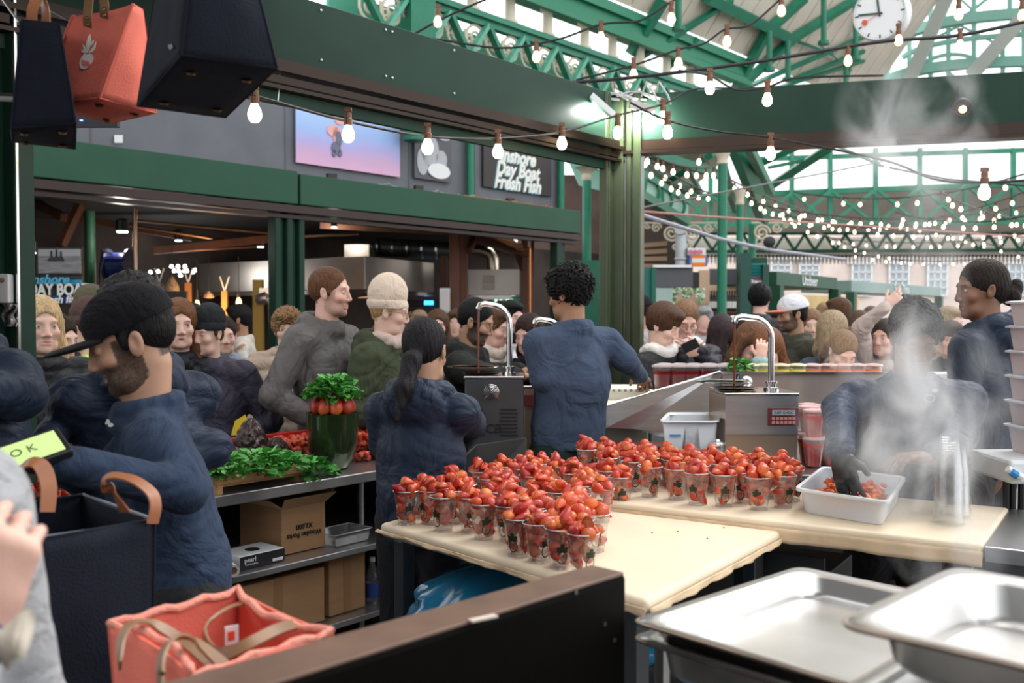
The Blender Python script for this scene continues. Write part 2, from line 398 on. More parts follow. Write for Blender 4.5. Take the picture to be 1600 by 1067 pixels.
for k in range(90):
    c = s0+GA*L_*k/90; b.box((c.x, c.y, G0.z-.69), (.03,.03,.1))
struct(b.build('trim_4', M_cream))
b = MB()                                                       # back web and upper box behind the scrolls
b.bar(gp(560,-.3,-.5), gp(1000,-.3,-.5), .05, .5); struct(b.build('beam_web', M_irl))
for i, px in enumerate((743, 802, 860, 917, 960, 1003, 1044, 1080)):
    q = gp(px, 0, -.05); b = MB(); b.lathe([(.1,0),(.1,.05),(.07,.06),(.065,.34),(.1,.36),(.1,.4)], (q.x, q.y, G0.z+.04), 14)
    struct(b.build('column_stub', M_cream, smooth=True))
b = MB(); b.bar(gp(600,.55,-.1), gp(1160,.55,-.1), .35, .2); b.bar(gp(600,.72,.1), gp(1160,.72,.1), .1, .14); b.bar(gp(600,.38,.12), gp(1160,.38,.12), .08, .08)
struct(b.build('beam_gutter', mat('gutter green', (.012,.2,.1), .5)))
b = MB(); q = gp(650); b.tube([(q.x,q.y,3.6),(q.x,q.y,G0.z+.5)], .14, 14); b.box((q.x,q.y,G0.z-.2), (.34,.34,.9), rz=.7); struct(b.build('column_3', M_iron))
# roof slope
E0 = gp(900, .85, .1); RS = (AN*math.cos(R(52))+Vector((0,0,1))*math.sin(R(52))).normalized(); RNm = GA.cross(RS).normalized()
def roof(px, py, d=0):
    r = ray(px, py); o_ = Vector((0,0,CAMZ)); P0 = E0-RNm*d*(1 if RNm.z>0 else -1); t = (P0-o_).dot(RNm)/r.dot(RNm); return o_+r*t
gt = (roof(1375,130)-E0).dot(GA)
b = MB(); c0 = E0-GA*16; c1 = E0+GA*gt
nb = 60
for k in range(nb):
    u0 = c0+(c1-c0)*k/nb; u1 = c0+(c1-c0)*(k+.93)/nb; dz = Vector((0,0,.0))
    b.add([u0, u1, u1+RS*8, u0+RS*8, u0-RNm*.03*(-1 if RNm.z<0 else 1), u1-RNm*.03*(-1 if RNm.z<0 else 1), u1+RS*8, u0+RS*8], [(0,1,2,3)])
b.add([c0+Vector((0,0,.04)), c1+Vector((0,0,.04)), c1+RS*8+Vector((0,0,.04)), c0+RS*8+Vector((0,0,.04))], [(0,1,2,3)])
struct(b.build('ceiling_roof_boards', M_board, solid=.02))
b = MB()
def rbar(px0, py0, px1, py1, w=.12, d=.12): b.bar(roof(px0,py0,d), roof(px1,py1,d), w, w, up=RNm)
for l in ((1037,0,985,85,.14),(1105,-4,1240,62,.16),(1199,49,1146,145,.14),(1258,-4,1199,49,.14),(1337,0,1240,60,.13),(1240,60,1150,142,.13),(1144,0,1000,90,.08),(1000,64,1160,124,.16),
          (1135,150,1367,50,.07),(1240,124,1350,80,.07),(1240,62,1300,85,.05),(1280,70,1330,110,.03),(1190,145,1350,95,.06),(1090,60,1040,110,.07),(1320,140,1345,20,.06),(1200,49,1260,70,.05)): rbar(*l)
struct(b.build('beam_rafter', M_iron))
b = MB()
for px, y0, y1 in ((1287,-5,67),(1202,49,109),(1231,64,124),(1060,-5,45),(1337,10,92),(1322,88,140)):
    p = roof(px, y0, .3); q = roof(px, y1, .3); d_ = at(px, y1, p.y); b.tube([p, d_], .05, 8); b.lathe([(.1,-.03),(.1,.03)], d_, 8)
struct(b.build('beam_hanger', M_iron))
# glazed gable end
Gc = E0+GA*(gt+.3)
def gab(px, py):
    r = ray(px, py); t = (Gc-Vector((0,0,CAMZ))).dot(GA)/r.dot(GA); return Vector((0,0,CAMZ))+r*t
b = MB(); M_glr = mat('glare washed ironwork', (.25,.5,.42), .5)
def gline(pts, w):
    P = [gab(*p) for p in pts]
    for i in range(len(P)-1): b.bar(P[i], P[i+1], w, w, up=GA)
def arc(p, n=14):
    (x0,y0),(x1,y1),(x2,y2) = p
    return [((1-t)**2*x0+2*t*(1-t)*x1+t*t*x2, (1-t)**2*y0+2*t*(1-t)*y1+t*t*y2) for t in [i/n for i in range(n+1)]]
for p, w in ((((1400,60),(1470,24),(1640,20)),.2),(((1372,135),(1420,95),(1640,96)),.2),(((1410,90),(1450,58),(1640,52)),.09),(((1425,4),(1500,-18),(1640,-20)),.12),
             (((1440,100),(1490,70),(1540,100)),.07),(((1370,140),(1390,60),(1440,-5)),.25)): gline(arc(p), w)
for x, y0, y1 in ((1421,45,140),(1454,-5,135),(1482,40,130),(1522,-5,125),(1567,40,125),(1578,-5,25),(1600,-5,120)): gline([(x,y0),(x,y1)], .08)
for p in (((1520,16),(1505,26)),((1520,16),(1535,26)),((1500,-2),(1520,16)),((1545,-4),(1520,16)),((1440,70),(1500,40)),((1500,40),(1560,70)),((1470,105),(1500,125)),((1540,105),(1520,125)),((1400,120),(1440,135))): gline(list(p), .05)
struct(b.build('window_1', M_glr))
b = MB()
for l in (((1492,-5),(1431,130)),((1610,30),(1525,125))): b.bar(gab(*l[0])-GA*.4, gab(*l[1])-GA*.4, .28, .06, up=GA)
struct(b.build('beam_brace', mat('pale grey ironwork', (.42,.46,.42), .6)))
# clock
cc = at(1374, 21, 10); cn = (Vector((0,0,CAMZ+1))-cc); cn = Vector((cn.x-3.4, cn.y, cn.z*.8)).normalized(); ck = thing('station_clock', 'large round white clock with black hands and a red dot, hanging under the roof', 'clock', cc)
MC = cn.to_track_quat('Z','Y').to_matrix(); cr_ = .262
b = MB(); b.lathe([(cr_*.96,-.2),(cr_*1.02,-.18),(cr_*1.02,-.02),(cr_,.0),(cr_*.96,.01),(cr_*.95,-.005)], cc, 40, M=MC); b.build('case', mat('clock white case', (.72,.72,.72), .35), ck, smooth=True)
b = MB(); b.lathe([(cr_*.96,-.012),(cr_*.96,-.004)], cc, 40, M=MC); b.build('dial', mat('clock dial', (.9,.9,.9), .4), ck)
CX = MC@Vector((1,0,0)); CY = MC@Vector((0,1,0))
CXr = CX if CX.x > 0 else -CX; CYu = CY if CY.z > 0 else -CY
if abs(CX.z) > abs(CY.z): CXr = CY if CY.x > 0 else -CY; CYu = CX if CX.z > 0 else -CX
CYu = (Vector((0,0,1))-cn*cn.z).normalized(); CXr = CYu.cross(cn)
b = MB()
for k in range(12):
    a_ = k*math.pi/6; d = CXr*math.sin(a_)+CYu*math.cos(a_); b.bar(cc+d*cr_*.78, cc+d*cr_*.92, .014, .004, up=cn)
b.build('hour_marks', mat('clock marks', (.05,.09,.08), .5), ck)
b = MB()
for k in range(60):
    a_ = k*math.pi/30; d = CXr*math.sin(a_)+CYu*math.cos(a_); b.bar(cc+d*cr_*.885, cc+d*cr_*.92, .004, .003, up=cn)
b.build('minute_marks', MATS['clock marks'], ck)
for nm, ang, l0, l1 in (('hour_hand', -6, -.12, .52), ('minute_hand', -86, -.12, .78)):
    d = CXr*math.sin(R(ang))+CYu*math.cos(R(ang)); b = MB(); b.bar(cc+d*cr_*l0+cn*.008, cc+d*cr_*l1+cn*.008, .02, .004, up=cn); b.build(nm, MATS['clock marks'], ck)
b = MB(); d = CXr*math.sin(R(-115))+CYu*math.cos(R(-115)); b.lathe([(.028,0),(.028,.006)], cc+d*cr_*.6+cn*.008, 20, M=MC); b.bar(cc+cn*.01, cc+d*cr_*.6+cn*.01, .004, .003, up=cn); b.build('second_hand', mat('clock red', (.8,.1,.03), .4), ck)
b = MB(); b.tube([cc-cn*.1, cc-cn*.1+Vector((0,0,1.2))], .02, 8); b.build('hanger', M_iron, ck)

# --- far side, seen through the right opening
b = MB()
YT = 40
b.bar(at(980,362,YT), at(1800,360,YT), .3, .28); b.bar(at(980,394,YT), at(1800,390,YT), .3, .14)
struct(b.build('beam_far', M_irond))
b = MB(); x = 985
while x < 1790:
    b.bar(at(x,391,YT), at(x+16,366,YT), .1, .1); b.bar(at(x+16,366,YT), at(x+32,391,YT), .1, .1); x += 32
struct(b.build('beam_far_lattice', M_irond))
b = MB(); b.add([at(980,372,YT+1), at(1800,370,YT+1), at(1800,396,YT+1), at(980,400,YT+1)], [(0,1,2,3)]); struct(b.build('wall_far_boards', M_board, solid=.05))
b = MB(); k = 0; x = 1020                                        # valance of pointed boards
while x < 1790:
    w = 3.6; b.add([at(x,398,YT-.5), at(x+w,398,YT-.5), at(x+w,408,YT-.5), at(x+w/2,413,YT-.5), at(x,408,YT-.5)], [(0,1,2,3,4)]); x += 6
b.add([at(1015,396,YT-.5), at(1800,393,YT-.5), at(1800,401,YT-.5), at(1015,402,YT-.5)], [(0,1,2,3)])
struct(b.build('trim_valance', mat('pale valance', (.55,.5,.45), .7), solid=.05))
b = MB(); b.add([at(1060,306,30), at(1300,298,30), at(1800,280,30), at(1800,362,YT), at(1060,362,YT)], [(0,1,2,3,4)]); struct(b.build('ceiling_far', mat('brightened roof boarding', (.9,.8,.68), .8, var=.06, vscale=1), solid=.1))  # boards lightened in colour to make up for missing light
b = MB(); b.bar(at(1045,309,29.9), at(1800,279,29.9), .2, .16)
b.bar(at(1045,352,29), at(1800,346,29), .12, .12); b.bar(at(1180,249,30), at(1800,228,30), .14, .14)
vx = (1070,1110,1170,1237,1297,1368,1437,1508,1583,1660)
for i, x in enumerate(vx): seg(b, x, 232, 30, x, 352, 29.5, .13)
for i in range(len(vx)-1):
    x0, x1 = vx[i], vx[i+1]; ya = 307-(x0-1070)*.045
    seg(b, x0, ya, 29.4, x1, 350, 29.2, .09); seg(b, x0, 350, 29.2, x1, ya, 29.4, .09)
struct(b.build('window_2', M_iron))
b = MB(); b.add([at(960,225,17), at(1130,225,17), at(1118,262,20), at(1078,292,22), at(960,270,18)], [(0,1,2,3,4)]); struct(b.build('ceiling_gallery', M_board, solid=.08))
b = MB()
for l in ((985,230,15,1130,275,18,.14),(1035,290,18,1115,240,17,.1),(1075,262,17,1095,300,20,.08),(985,255,16,1085,300,20,.2),(1150,225,15,1195,340,18,.22),(1120,225,14,1150,330,18,.1),(1168,225,14,1205,300,18,.12),(1190,300,20,1300,228,17,.14),(1200,262,18,1296,243,18,.06),(1300,225,16,1380,260,18,.04),(1180,260,17,1250,228,16,.1)): seg(b, *l)
struct(b.build('beam_truss', M_iron))
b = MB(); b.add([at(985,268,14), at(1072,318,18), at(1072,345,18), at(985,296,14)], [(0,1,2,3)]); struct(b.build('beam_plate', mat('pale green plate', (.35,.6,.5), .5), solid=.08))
b = MB()
b.bar(at(985,265,14)+Vector((0,-.1,0)), at(1072,315,18), .15, .1); b.bar(at(985,298,14)+Vector((0,-.1,0)), at(1072,347,18), .15, .12)
seg(b, 1030, 290, 15.8, 1030, 330, 15.8, .14)
for t in (.12,.38,.62,.85):
    c = at(985+87*t, 282+48*t, 14+4*t-.12); b.tube([c+Vector((.12*math.cos(a),0,.17*math.sin(a))) for a in [j*math.pi/8 for j in range(16)]], .03, 6, closed=True)
struct(b.build('beam_plate_flange', M_iron))
for px, w, ytop, cap, Y, i in ((1129,15,257,17,12,5),(1156,11,320,20,14,6),(1175,12,350,0,20,7),(1070,9,300,0,20,8)):
    b = MB(); q = at(px, ytop, Y); r = w/2*Y/F; b.tube([(q.x,Y,0),(q.x,Y,q.z)], r, 16); struct(b.build('column_%d'%i, M_iron, smooth=True))
    if cap:
        b = MB(); h = cap*Y/F; b.lathe([(r*1.1,0),(r*1.25,h*.1),(r*1.1,h*.25),(r*1.2,h*.6),(r*1.6,h),(r*1.7,h*1.15)], (q.x,Y,q.z), 16); struct(b.build('column_capital', M_cream, smooth=True))
b = MB()
for px, sg in ((1049,-1),(1083,1),(1190,1)):
    c = at(px, 364, 19.8); b.tube(spiral(c, (1,0,0), (0,0,1), .17, 2, 26, sg), .025, 6); b.tube(spiral(c+Vector((sg*.3,0,.1)), (1,0,0), (0,0,1), .1, 1.6, 20, -sg), .02, 6)
    b.tube(spiral(c+Vector((sg*.48,0,.14)), (1,0,0), (0,0,1), .06, 1.4, 16, sg), .015, 6); b.tube(spiral(c+Vector((-sg*.08,0,-.27)), (1,0,0), (0,0,1), .07, 1.4, 16, sg), .018, 6)
    b.tube([c+Vector((-sg*.2,0,.2)), c+Vector((sg*.6,0,.2))], .02, 6)
struct(b.build('trim_scroll_bracket', M_cream, smooth=True))
b = MB(); q = at(1174, 403, 18); b.lathe([(.1,-.5),(.12,-.25),(.2,-.05),(.22,0)], q, 14); struct(b.build('column_capital', M_cream, smooth=True))
# brick building outside
YB = 52
M_bw = mat('white window frame', (.9,.9,.9), .5)
b = MB(); c = at(1300, 440, YB); b.box((c.x+8, YB+.5, 3.5), (46, .8, 7)); bw = struct(b.build('wall_brick', mat('glare paled brick', (.85,.7,.62), .85, var=.1, vscale=1)))  # overexposed paleness is put into the brick colour
wi = 3
for px, y0, y1 in ((1346,413,462),(1404,413,462),(1464,413,462),(1220,406,440),(1264,406,440),(1530,413,462),(1590,413,462)):
    p = at(px, y0, YB); q = at(px, y1, YB); w = 1.0
    b = MB(); b.box((p.x, YB, (p.z+q.z)/2), (w, .12, p.z-q.z)); 
    fr = struct(b.build('window_%d' % wi, mat('pale window glass', (.42,.47,.5), .15))); wi += 1
    b = MB(); zc = (p.z+q.z)/2; H_ = p.z-q.z
    for k in range(4): b.box((p.x-w/2+w*k/3, YB-.1, zc), (.09 if k in (0,3) else .05, .06, H_))
    for k in range(5): b.box((p.x, YB-.1, q.z+H_*k/4), (w, .06, .06))
    b.box((p.x, YB-.12, p.z+.15), (w+.5, .2, .25))
    f_ = b.build('window_frame', M_bw); f_.parent = fr
# far stalls
M_yel = mat('warm yellow stall wall', (.75,.55,.25), .7, var=.15, vscale=2)
def stall(name, label, pts, z_top, z_bot, words, size, mfront, posts, inner=True, wallm=None):
    """pts: two (px, Y) ends of the front; fascia between z_bot and z_top"""
    (xa, Ya), (xb, Yb) = pts; a_ = at(xa, 500, Ya); c_ = at(xb, 500, Yb); a_.z = c_.z = 0
    t = thing(name, label, 'stall', a_); d = (c_-a_).normalized(); nn = Vector((d.y, -d.x, 0)); nn = nn if nn.y < 0 else -nn
    b = MB(); b.prism([a_.xy[:], c_.xy[:], (c_-nn*1.0).xy[:], (a_-nn*1.0).xy[:]], z_bot, z_top); b.build('fascia', mfront, t, bevel=.01)
    if words: text(words, size, (a_+(c_-a_)*.5)+nn*.01+Vector((0,0,(z_top+z_bot)/2)), d if d.x > 0 else -d, (0,0,1), M_white, t, 'lettering')
    for f_ in posts: b = MB(); p = a_+(c_-a_)*f_; b.box((p.x, p.y, z_bot/2), (.16,.16,z_bot), rz=math.atan2(d.y,d.x)); b.build('post', M_fgreen, t)
    if inner:
        b = MB(); b.bar(a_-nn*2+Vector((0,0,z_bot/2)), c_-nn*2+Vector((0,0,z_bot/2)), .05, z_bot); b.build('back_wall', wallm or M_yel, t)
        b = MB(); b.bar(a_-nn*.15+Vector((0,0,.5)), c_-nn*.15+Vector((0,0,.5)), .3, 1.0); b.build('counter_front', mat('stall red brown counter', (.25,.06,.03), .6, var=.5, vscale=6), t)
    return t, a_, c_, nn, d
zt1, zb1 = zat(424,14), zat(446,14)
stall('market_stall', 'far green market stall with white lettering on its fascia and warm yellow inside', ((1213,14),(1308,16.5)), zt1, zb1, 'Utobeer', .22, M_fgreen, (.0,.95))
zt2, zb2 = zat(438,19), zat(456,19)
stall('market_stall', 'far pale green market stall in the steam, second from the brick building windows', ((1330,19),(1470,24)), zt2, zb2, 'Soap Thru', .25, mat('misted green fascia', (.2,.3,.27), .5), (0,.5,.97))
# shuttered unit with dark script board
t = thing('shuttered_unit', 'green louvred stall end with a plum sign board in white script', 'stall unit', at(1180,500,13).xy[:]+(0,))
zz = zat(402,13); x0, x1 = at(1158,0,13).x, at(1203,0,13).x
b = MB(); b.box(((x0+x1)/2, 13.1, zz/2), (x1-x0, .15, zz)); b.build('frame', M_fgreen, t, bevel=.01)
b = MB(); b.box((x0+.06, 12.98, zz/2), (.14,.16,zz+.1)); b.box((x1-.05, 12.98, zz/2-.05), (.08,.16,zz-.1)); b.build('post', mat('deep green post', (.01,.07,.05), .4), t)
b = MB()
for k in range(8): b.box(((x0+x1)/2+.03, 12.99, zz-.1-.04*k), ((x1-x0)*.66,.03,.028), M=Matrix.Rotation(.5,3,'X'))
b.build('louvre', mat('teal louvre', (.03,.25,.24), .4), t)
p = at(1182, 452, 12.98); b = MB(); b.box((p.x, 12.98, p.z), (.24,.04,.34)); b.build('sign_board', mat('plum board', (.12,.06,.075), .5), t)
text('Draught', .07, p+Vector((0,-.03,.1)), (1,0,0), (0,0,1), M_white, t, shear=.4, offset=.002)
for dx in (-.07,.0,.07): b = MB(); b.lathe([(.02,0),(.02,.09),(.007,.12),(.007,.16)], (p.x+dx, 12.95, p.z-.12), 8); b.build('painted_bottle', M_white, t)
# cold drinks units and panels at the left of the opening
t = thing('teal_screen', 'teal painted side panel of the stall just right of the corner post', 'panel', at(1008,500,9.5).xy[:]+(0,))
p = at(995,418,9.5); q = at(1017,418,9.5); b = MB(); b.box(((p.x+q.x)/2-.1, 9.5, p.z/2), (q.x-p.x+.2, .05, p.z)); b.build('panel', mat('teal paint', (.01,.15,.13), .35), t)
b = MB(); b.box((q.x+.02, 9.47, p.z/2), (.04,.08,p.z)); b.build('edge_post', M_irond, t)
t = thing('bar_stall', 'bar stall with dark grey header panels, glass side and bottles shelf', 'stall', at(1085,500,13).xy[:]+(0,))
for x0, x1, y0, y1, Y, m, nm in ((1022,1082,417,449,12,mat('slate header', (.09,.09,.1), .5),'header'),(1080,1092,425,450,12.2,M_black,'header_side'),(1092,1108,422,475,13.4,mat('tan ply', (.62,.42,.28), .7),'ply_panel'),(1108,1158,420,445,13.5,MATS['slate header'],'header'),
                             (1020,1050,450,500,12.5,mat('misty glass', (.45,.6,.55), .1),'glass_side'),(1050,1165,440,560,14.5,mat('bar back wall', (.55,.4,.27), .7, var=.35, vscale=3),'back_wall'),(1107,1158,460,530,14,mat('orange lit shelf back', (.6,.28,.08), .6),'shelf_back')):
    p = at(x0,y0,Y); q = at(x1,y1,Y); b = MB(); b.box(((p.x+q.x)/2, Y, (p.z+q.z)/2), (abs(q.x-p.x), .06, abs(p.z-q.z))); b.build(nm, m, t, bevel=.004)
b = MB(); p = at(1020,416,11.95); q = at(1080,416,11.95); b.bar(p, q, .05, .03); b.build('white_edge', M_white, t)
b = MB()
for yy in (488, 512): b.bar(at(1107,yy,13.9), at(1158,yy,13.9), .2, .03)
b.build('shelf', M_wood, t)
M_bot = mat('dark wine bottle', (.02,.012,.01), .12); M_lab = mat('bottle label', (.85,.83,.78), .6)
bp = thing('wine_bottle', 'dark wine bottle with a white label on the lit bar shelf', 'bottle', group='wine bottles on the bar shelf')
b = MB(); b.lathe([(.035,0),(.037,.01),(.037,.17),(.013,.22),(.013,.28),(.015,.28)], (0,0,0), 12); b.build('glass_body', M_bot, bp, smooth=True)
b = MB(); b.lathe([(.038,.04),(.038,.13)], (0,0,0), 12, cap=False); b.build('label', M_lab, bp)
first = True
for x in list(range(1108,1127,4))+list(range(1136,1154,4)):
    for yy in (487, 511):
        p = at(x, yy, 13.85); c = bp if first else copy_tree(bp); first = False; c.location = (p.x, p.y, p.z+.012)
# white hanging flowers, green garland
b = MB(); g_ = random.Random(5)
for k in range(420):
    x = g_.uniform(1048,1100); y = 448+g_.random()**.6*26*(.6+.4*math.sin(x*.3)); p = at(x, y, 12.6+g_.random()*.3); s_ = g_.uniform(.015,.035); d = Vector((g_.uniform(-1,1),g_.uniform(-1,1),g_.uniform(-1,1))).normalized(); e = d.orthogonal().normalized()
    b.mi = 0 if g_.random() < .6 else 1; b.add([p-d*s_, p+e*s_*.5, p+d*s_, p-e*s_*.5], [(0,1,2,3)])
tag(b.build('hanging_garland', [mat('garland leaf', (.08,.32,.08), .6), mat('garland blossom', (.85,.85,.8), .6)], None), 'green and white leafy garland hanging over the bar stall', 'garland', kind='stuff')
# flue pipe and kiosk sign on the roofs
t = thing('flue_pipe', 'pale grey metal flue standing above the bar stall roof', 'pipe', at(1064,418,15)); p = at(1064,418,15); q = at(1064,366,15)
b = MB(); b.tube([p, q, q+Vector((-.03,-.1,.06))], .085, 16); b.build('pipe', mat('galvanised', (.5,.52,.54), .45, metal=.4), t, smooth=True)
b = MB(); b.lathe([(.085,0),(.1,.02),(.1,.04),(.085,.05)], p+Vector((0,0,.1)), 16); b.build('collar', MATS['galvanised'], t)
t = thing('kiosk_sign', 'white, orange and blue illuminated kiosk sign on top of the bar stall', 'sign', at(1087,416,15))
for x0,x1,y0,y1,m,nm in ((1073,1101,388,399,M_white,'top_panel'),(1077,1101,399,404,mat('kiosk orange', (.9,.25,.03), .5),'orange_band'),(1077,1101,411,416,MATS['kiosk orange'],'orange_base'),(1075,1078,399,416,mat('kiosk blue', (.1,.2,.6), .5),'blue_post'),(1100,1103,399,416,MATS['kiosk blue'],'blue_post'),(1079,1100,404,411,M_white,'middle_panel')):
    p = at(x0,y0,15); q = at(x1,y1,15); b = MB(); b.box(((p.x+q.x)/2,15,(p.z+q.z)/2), (abs(q.x-p.x),.2,abs(p.z-q.z))); b.build(nm, m, t, bevel=.004)
b = MB()
for k in range(7):
    p = at(1076+k*3.4, 393.5, 14.88); b.box(p, (.02,.02,.05+.02*(k%2)))
b.build('pink_print', mat('pink print', (.8,.2,.35), .5), t)
# dark timber gallery at the left edge of the opening
b = MB(); p = at(1010,400,20)
b.box((p.x, 20.5, p.z), (1.4,.2,1.6)); struct(b.build('wall_gallery', mat('dark gallery', (.07,.05,.04), .8)))
b = MB()
for k in range(4): b.bar(at(990,385+k*10,20.2), at(1042,380+k*12,20.2), .06, .09)
struct(b.build('trim_gallery', mat('gallery timber', (.32,.2,.13), .7)))
# other side of the corner post: green column and pale wall beyond the fish stall
b = MB(); q = at(917,282,16); b.tube([(q.x,16,0),(q.x,16,q.z)], .07, 14); struct(b.build('column_9', M_iron, smooth=True))
b = MB(); b.lathe([(.07,0),(.09,.05),(.08,.1),(.14,.18),(.2,.2)], q, 14); struct(b.build('column_capital', M_cream, smooth=True))
b = MB(); b.add([at(885,245,17), at(945,262,17), at(945,300,17), at(905,290,17)], [(0,1,2,3)]); b.bar(at(885,242,16.8), at(950,262,16.8), .1, .15); struct(b.build('beam_side', MATS['pale green plate'], solid=.06))
b = MB(); c = at(905, 400, 21); b.box((c.x+.3, 21, 2.2), (3.2, .2, 4.6)); struct(b.build('wall_beyond', mat('dim brown backdrop', (.09,.055,.045), .8, var=.4, vscale=1.5)))
b = MB(); p = at(915,425,15); b.box((p.x+.1,15,1.2), (.75,.1,2.4)); struct(b.build('wall_screen', M_irond))
# ================================================================ inside the fish stall
def pbox(t, name, m, x0, y0, x1, y1, Y, dep=.06, bevel=.003, rz=0):
    p = at(x0,y0,Y); q = at(x1,y1,Y); b = MB(); b.box(((p.x+q.x)/2, Y+dep/2, (p.z+q.z)/2), (abs(q.x-p.x), dep, abs(p.z-q.z)), rz=rz); return b.build(name, m, t, bevel=bevel)
t = thing('extractor_hood', 'long brushed steel extractor hood inside the fish stall, left of the timber post', 'hood', at(570,452,11.6))
P = [at(310,452,13.4).xy[:], at(570,452,11.6).xy[:], at(678,452,13.2).xy[:], at(450,452,15.2).xy[:]]
z0, z1 = zat(452,11.6), zat(400,11.6)
b = MB(); b.prism(P, z0, z1); b.build('canopy', mat('hood steel', (.42,.37,.33), .32, metal=.9, var=.15, vscale=1.2), t, bevel=.004)
b = MB(); b.prism([(x*1.005, y*1.005) for x, y in P], z0-.05, z0-.004); b.build('rim', M_steel2, t)
b = MB(); p = at(560,400,12.8); b.box((p.x, 12.8, z1+.1), (.32,.3,.22)); b.build('outlet_box', MATS['hood steel'], t, bevel=.004)
t = thing('duct', 'fat round metal duct under the fish stall ceiling', 'duct', at(590,388,13)); b = MB()
pp = [at(590,386,13.2), at(640,388,13.4), at(705,392,13.6)]; b.tube(pp, .12, 18)
b.build('pipe', M_steeld, t, smooth=True); b = MB()
for k in range(6): b = MB(); c = pp[0].lerp(pp[-1], k/5); b.lathe([(.125,-.015),(.13,0),(.125,.015)], c, 18, M=Matrix.Rotation(math.pi/2,3,'Y')); b.build('seam_ring', M_steel, t)
t = thing('extractor_hood', 'small steel extractor hood with two paper notices, right of the timber post', 'hood', at(772,462,13.5))
pbox(t, 'canopy', MATS['hood steel'], 731, 421, 812, 461, 13.5, .9); pbox(t, 'rim', M_steel2, 729, 461, 800, 468, 13.5, .9)
pbox(t, 'notice', mat('notice paper', (.62,.5,.44), .7), 754, 430, 773, 442, 13.47, .02); pbox(t, 'notice', MATS['notice paper'], 754, 444, 773, 452, 13.47, .02)
b = MB(); b.tube([at(770,422,13.8), at(770,405,13.8), at(764,396,13.8), at(750,391,13.8), at(735,391,13.8)], .085, 16); b.build('elbow_duct', mat('warm steel duct', (.6,.5,.38), .25, metal=1), t, smooth=True)
for i, (px, w, Y, y1) in enumerate(((710,15,12.2,366),(725,11,12.5,366),(820,10,13.4,370),(832,5,12.9,366),(694,9,13.0,400))):
    p = at(px,500,Y); b = MB(); b.box((p.x,Y,zat(y1,Y)/2), (w*Y/F, .16, zat(y1,Y))); struct(b.build('post_timber_%d'%(i+1), M_wood, bevel=.005))
b = MB()
for x0,y0,x1,y1,Y in ((732,392,745,366,12.4),(808,392,818,420,13.3),(742,372,830,398,12.8),(735,372,800,392,13.2),(500,352,700,362,12),(60,300,440,330,9.6),(60,330,300,372,11.5),(240,392,430,372,11),(95,385,125,320,10.2),(100,340,60,320,10)): b.bar(at(x0,y0,Y), at(x1,y1,Y+.3), .07, .08)
struct(b.build('beam_timber', M_wood))
b = MB(); b.add([at(765,366,12.2), at(815,382,12.6), at(820,394,13), at(760,370,13)], [(0,1,2,3)]); struct(b.build('trim_copper_soffit', mat('copper soffit', (.6,.2,.05), .3, metal=.6), solid=.02))
M_cdt = mat('copper conduit', (.5,.3,.2), .3, metal=1)
for x0,y0,x1,y1,Y,lb in ((210,345,445,366,10.5,'upper copper pipe running right from the steel pole'),(200,352,350,376,10.8,'shorter copper pipe sloping just under the upper pipe'),(240,395,400,385,11.5,'lowest copper pipe above the small spotlights'),(465,370,560,365,12,'copper pipe end above the left part of the steel hood')): b = MB(); b.tube([at(x0,y0,Y), at(x1,y1,Y+.4)], .018, 8); tag(b.build('service_pipe', M_cdt, smooth=True), lb, 'pipe')
b = MB(); b.tube([at(211,326,9.4), at(211,500,9.4)], .022, 10); tag(b.build('steel_pole', M_cdt, smooth=True), 'thin shiny vertical pole in the fish stall opening beside the hose reel', 'pole')
# signs on the left
t = thing('framed_photo', 'framed black and white photo of a fishing boat at sea, above the blue sign', 'picture', at(92,430,8.6))
pbox(t, 'picture_frame', M_black, 56, 386, 128, 430, 8.6, .04); pbox(t, 'print', mat('sea photo', (.3,.28,.28), .4, var=.35, vscale=9, stretch=(1,1,6)), 59, 389, 125, 427, 8.57, .04)
b = MB(); b.add([at(73,408,8.56), at(100,408,8.56), at(97,401,8.56), at(78,402,8.56)], [(0,1,2,3)])
for x, y in ((80,392),(88,390),(95,393)): b.bar(at(x,402,8.56), at(x,y,8.56), .008, .008); 
b.build('boat_print', M_black, t, solid=.004); pbox(t, 'sky_print', mat('photo sky', (.55,.53,.53), .4), 59, 389, 125, 400, 8.569, .01)
t = thing('sign_board', 'blue and black sign reading Inshore Day Boat Fresh Fish in hand lettering', 'sign', at(92,476,8.5))
pbox(t, 'board', M_black, 57, 431, 128, 477, 8.5, .04); pbox(t, 'upper_band', mat('sea blue', (.02,.3,.5), .5), 60, 437, 126, 446, 8.48, .03); pbox(t, 'lower_band', mat('royal blue', (.015,.06,.3), .5), 60, 462, 126, 475, 8.48, .03)
text('Inshore', .11, at(76,437,8.44), (1,0,0), (0,0,1), mat('sky lettering', (.1,.5,.75), .5), t, shear=.3, offset=.003)
text('DAY BOAT', .135, at(92,453,8.44), (1,0,0), (0,0,1), M_letter, t, offset=.005, wscale=.78)
text('Fresh fish...', .09, at(98,468,8.44), (1,0,.06), (0,0,1), M_letter, t, shear=.3, offset=.003)
t = thing('notice', 'small white notice under the blue fish sign', 'notice', at(78,483,8.4)); pbox(t, 'paper', M_white, 72, 477, 83, 490, 8.4, .01)
b = MB(); p = at(142,500,9.8); b.tube([(p.x,9.8,0),(p.x,9.8,zat(330,9.8))], .05, 14); struct(b.build('column_10', M_fgreen, smooth=True))
t = thing('hose_reel', 'dark blue hose reel hanging behind the steel pole', 'hose reel', at(188,440,9.6)); c = at(186,416,9.6)
MX = Matrix.Rotation(math.pi/2,3,'Y'); b = MB(); b.lathe([(.08,-.09),(.13,-.09),(.13,.09),(.08,.09)], c, 24, M=MX); b.build('drum', mat('reel blue', (.01,.02,.12), .35), t)
b = MB()
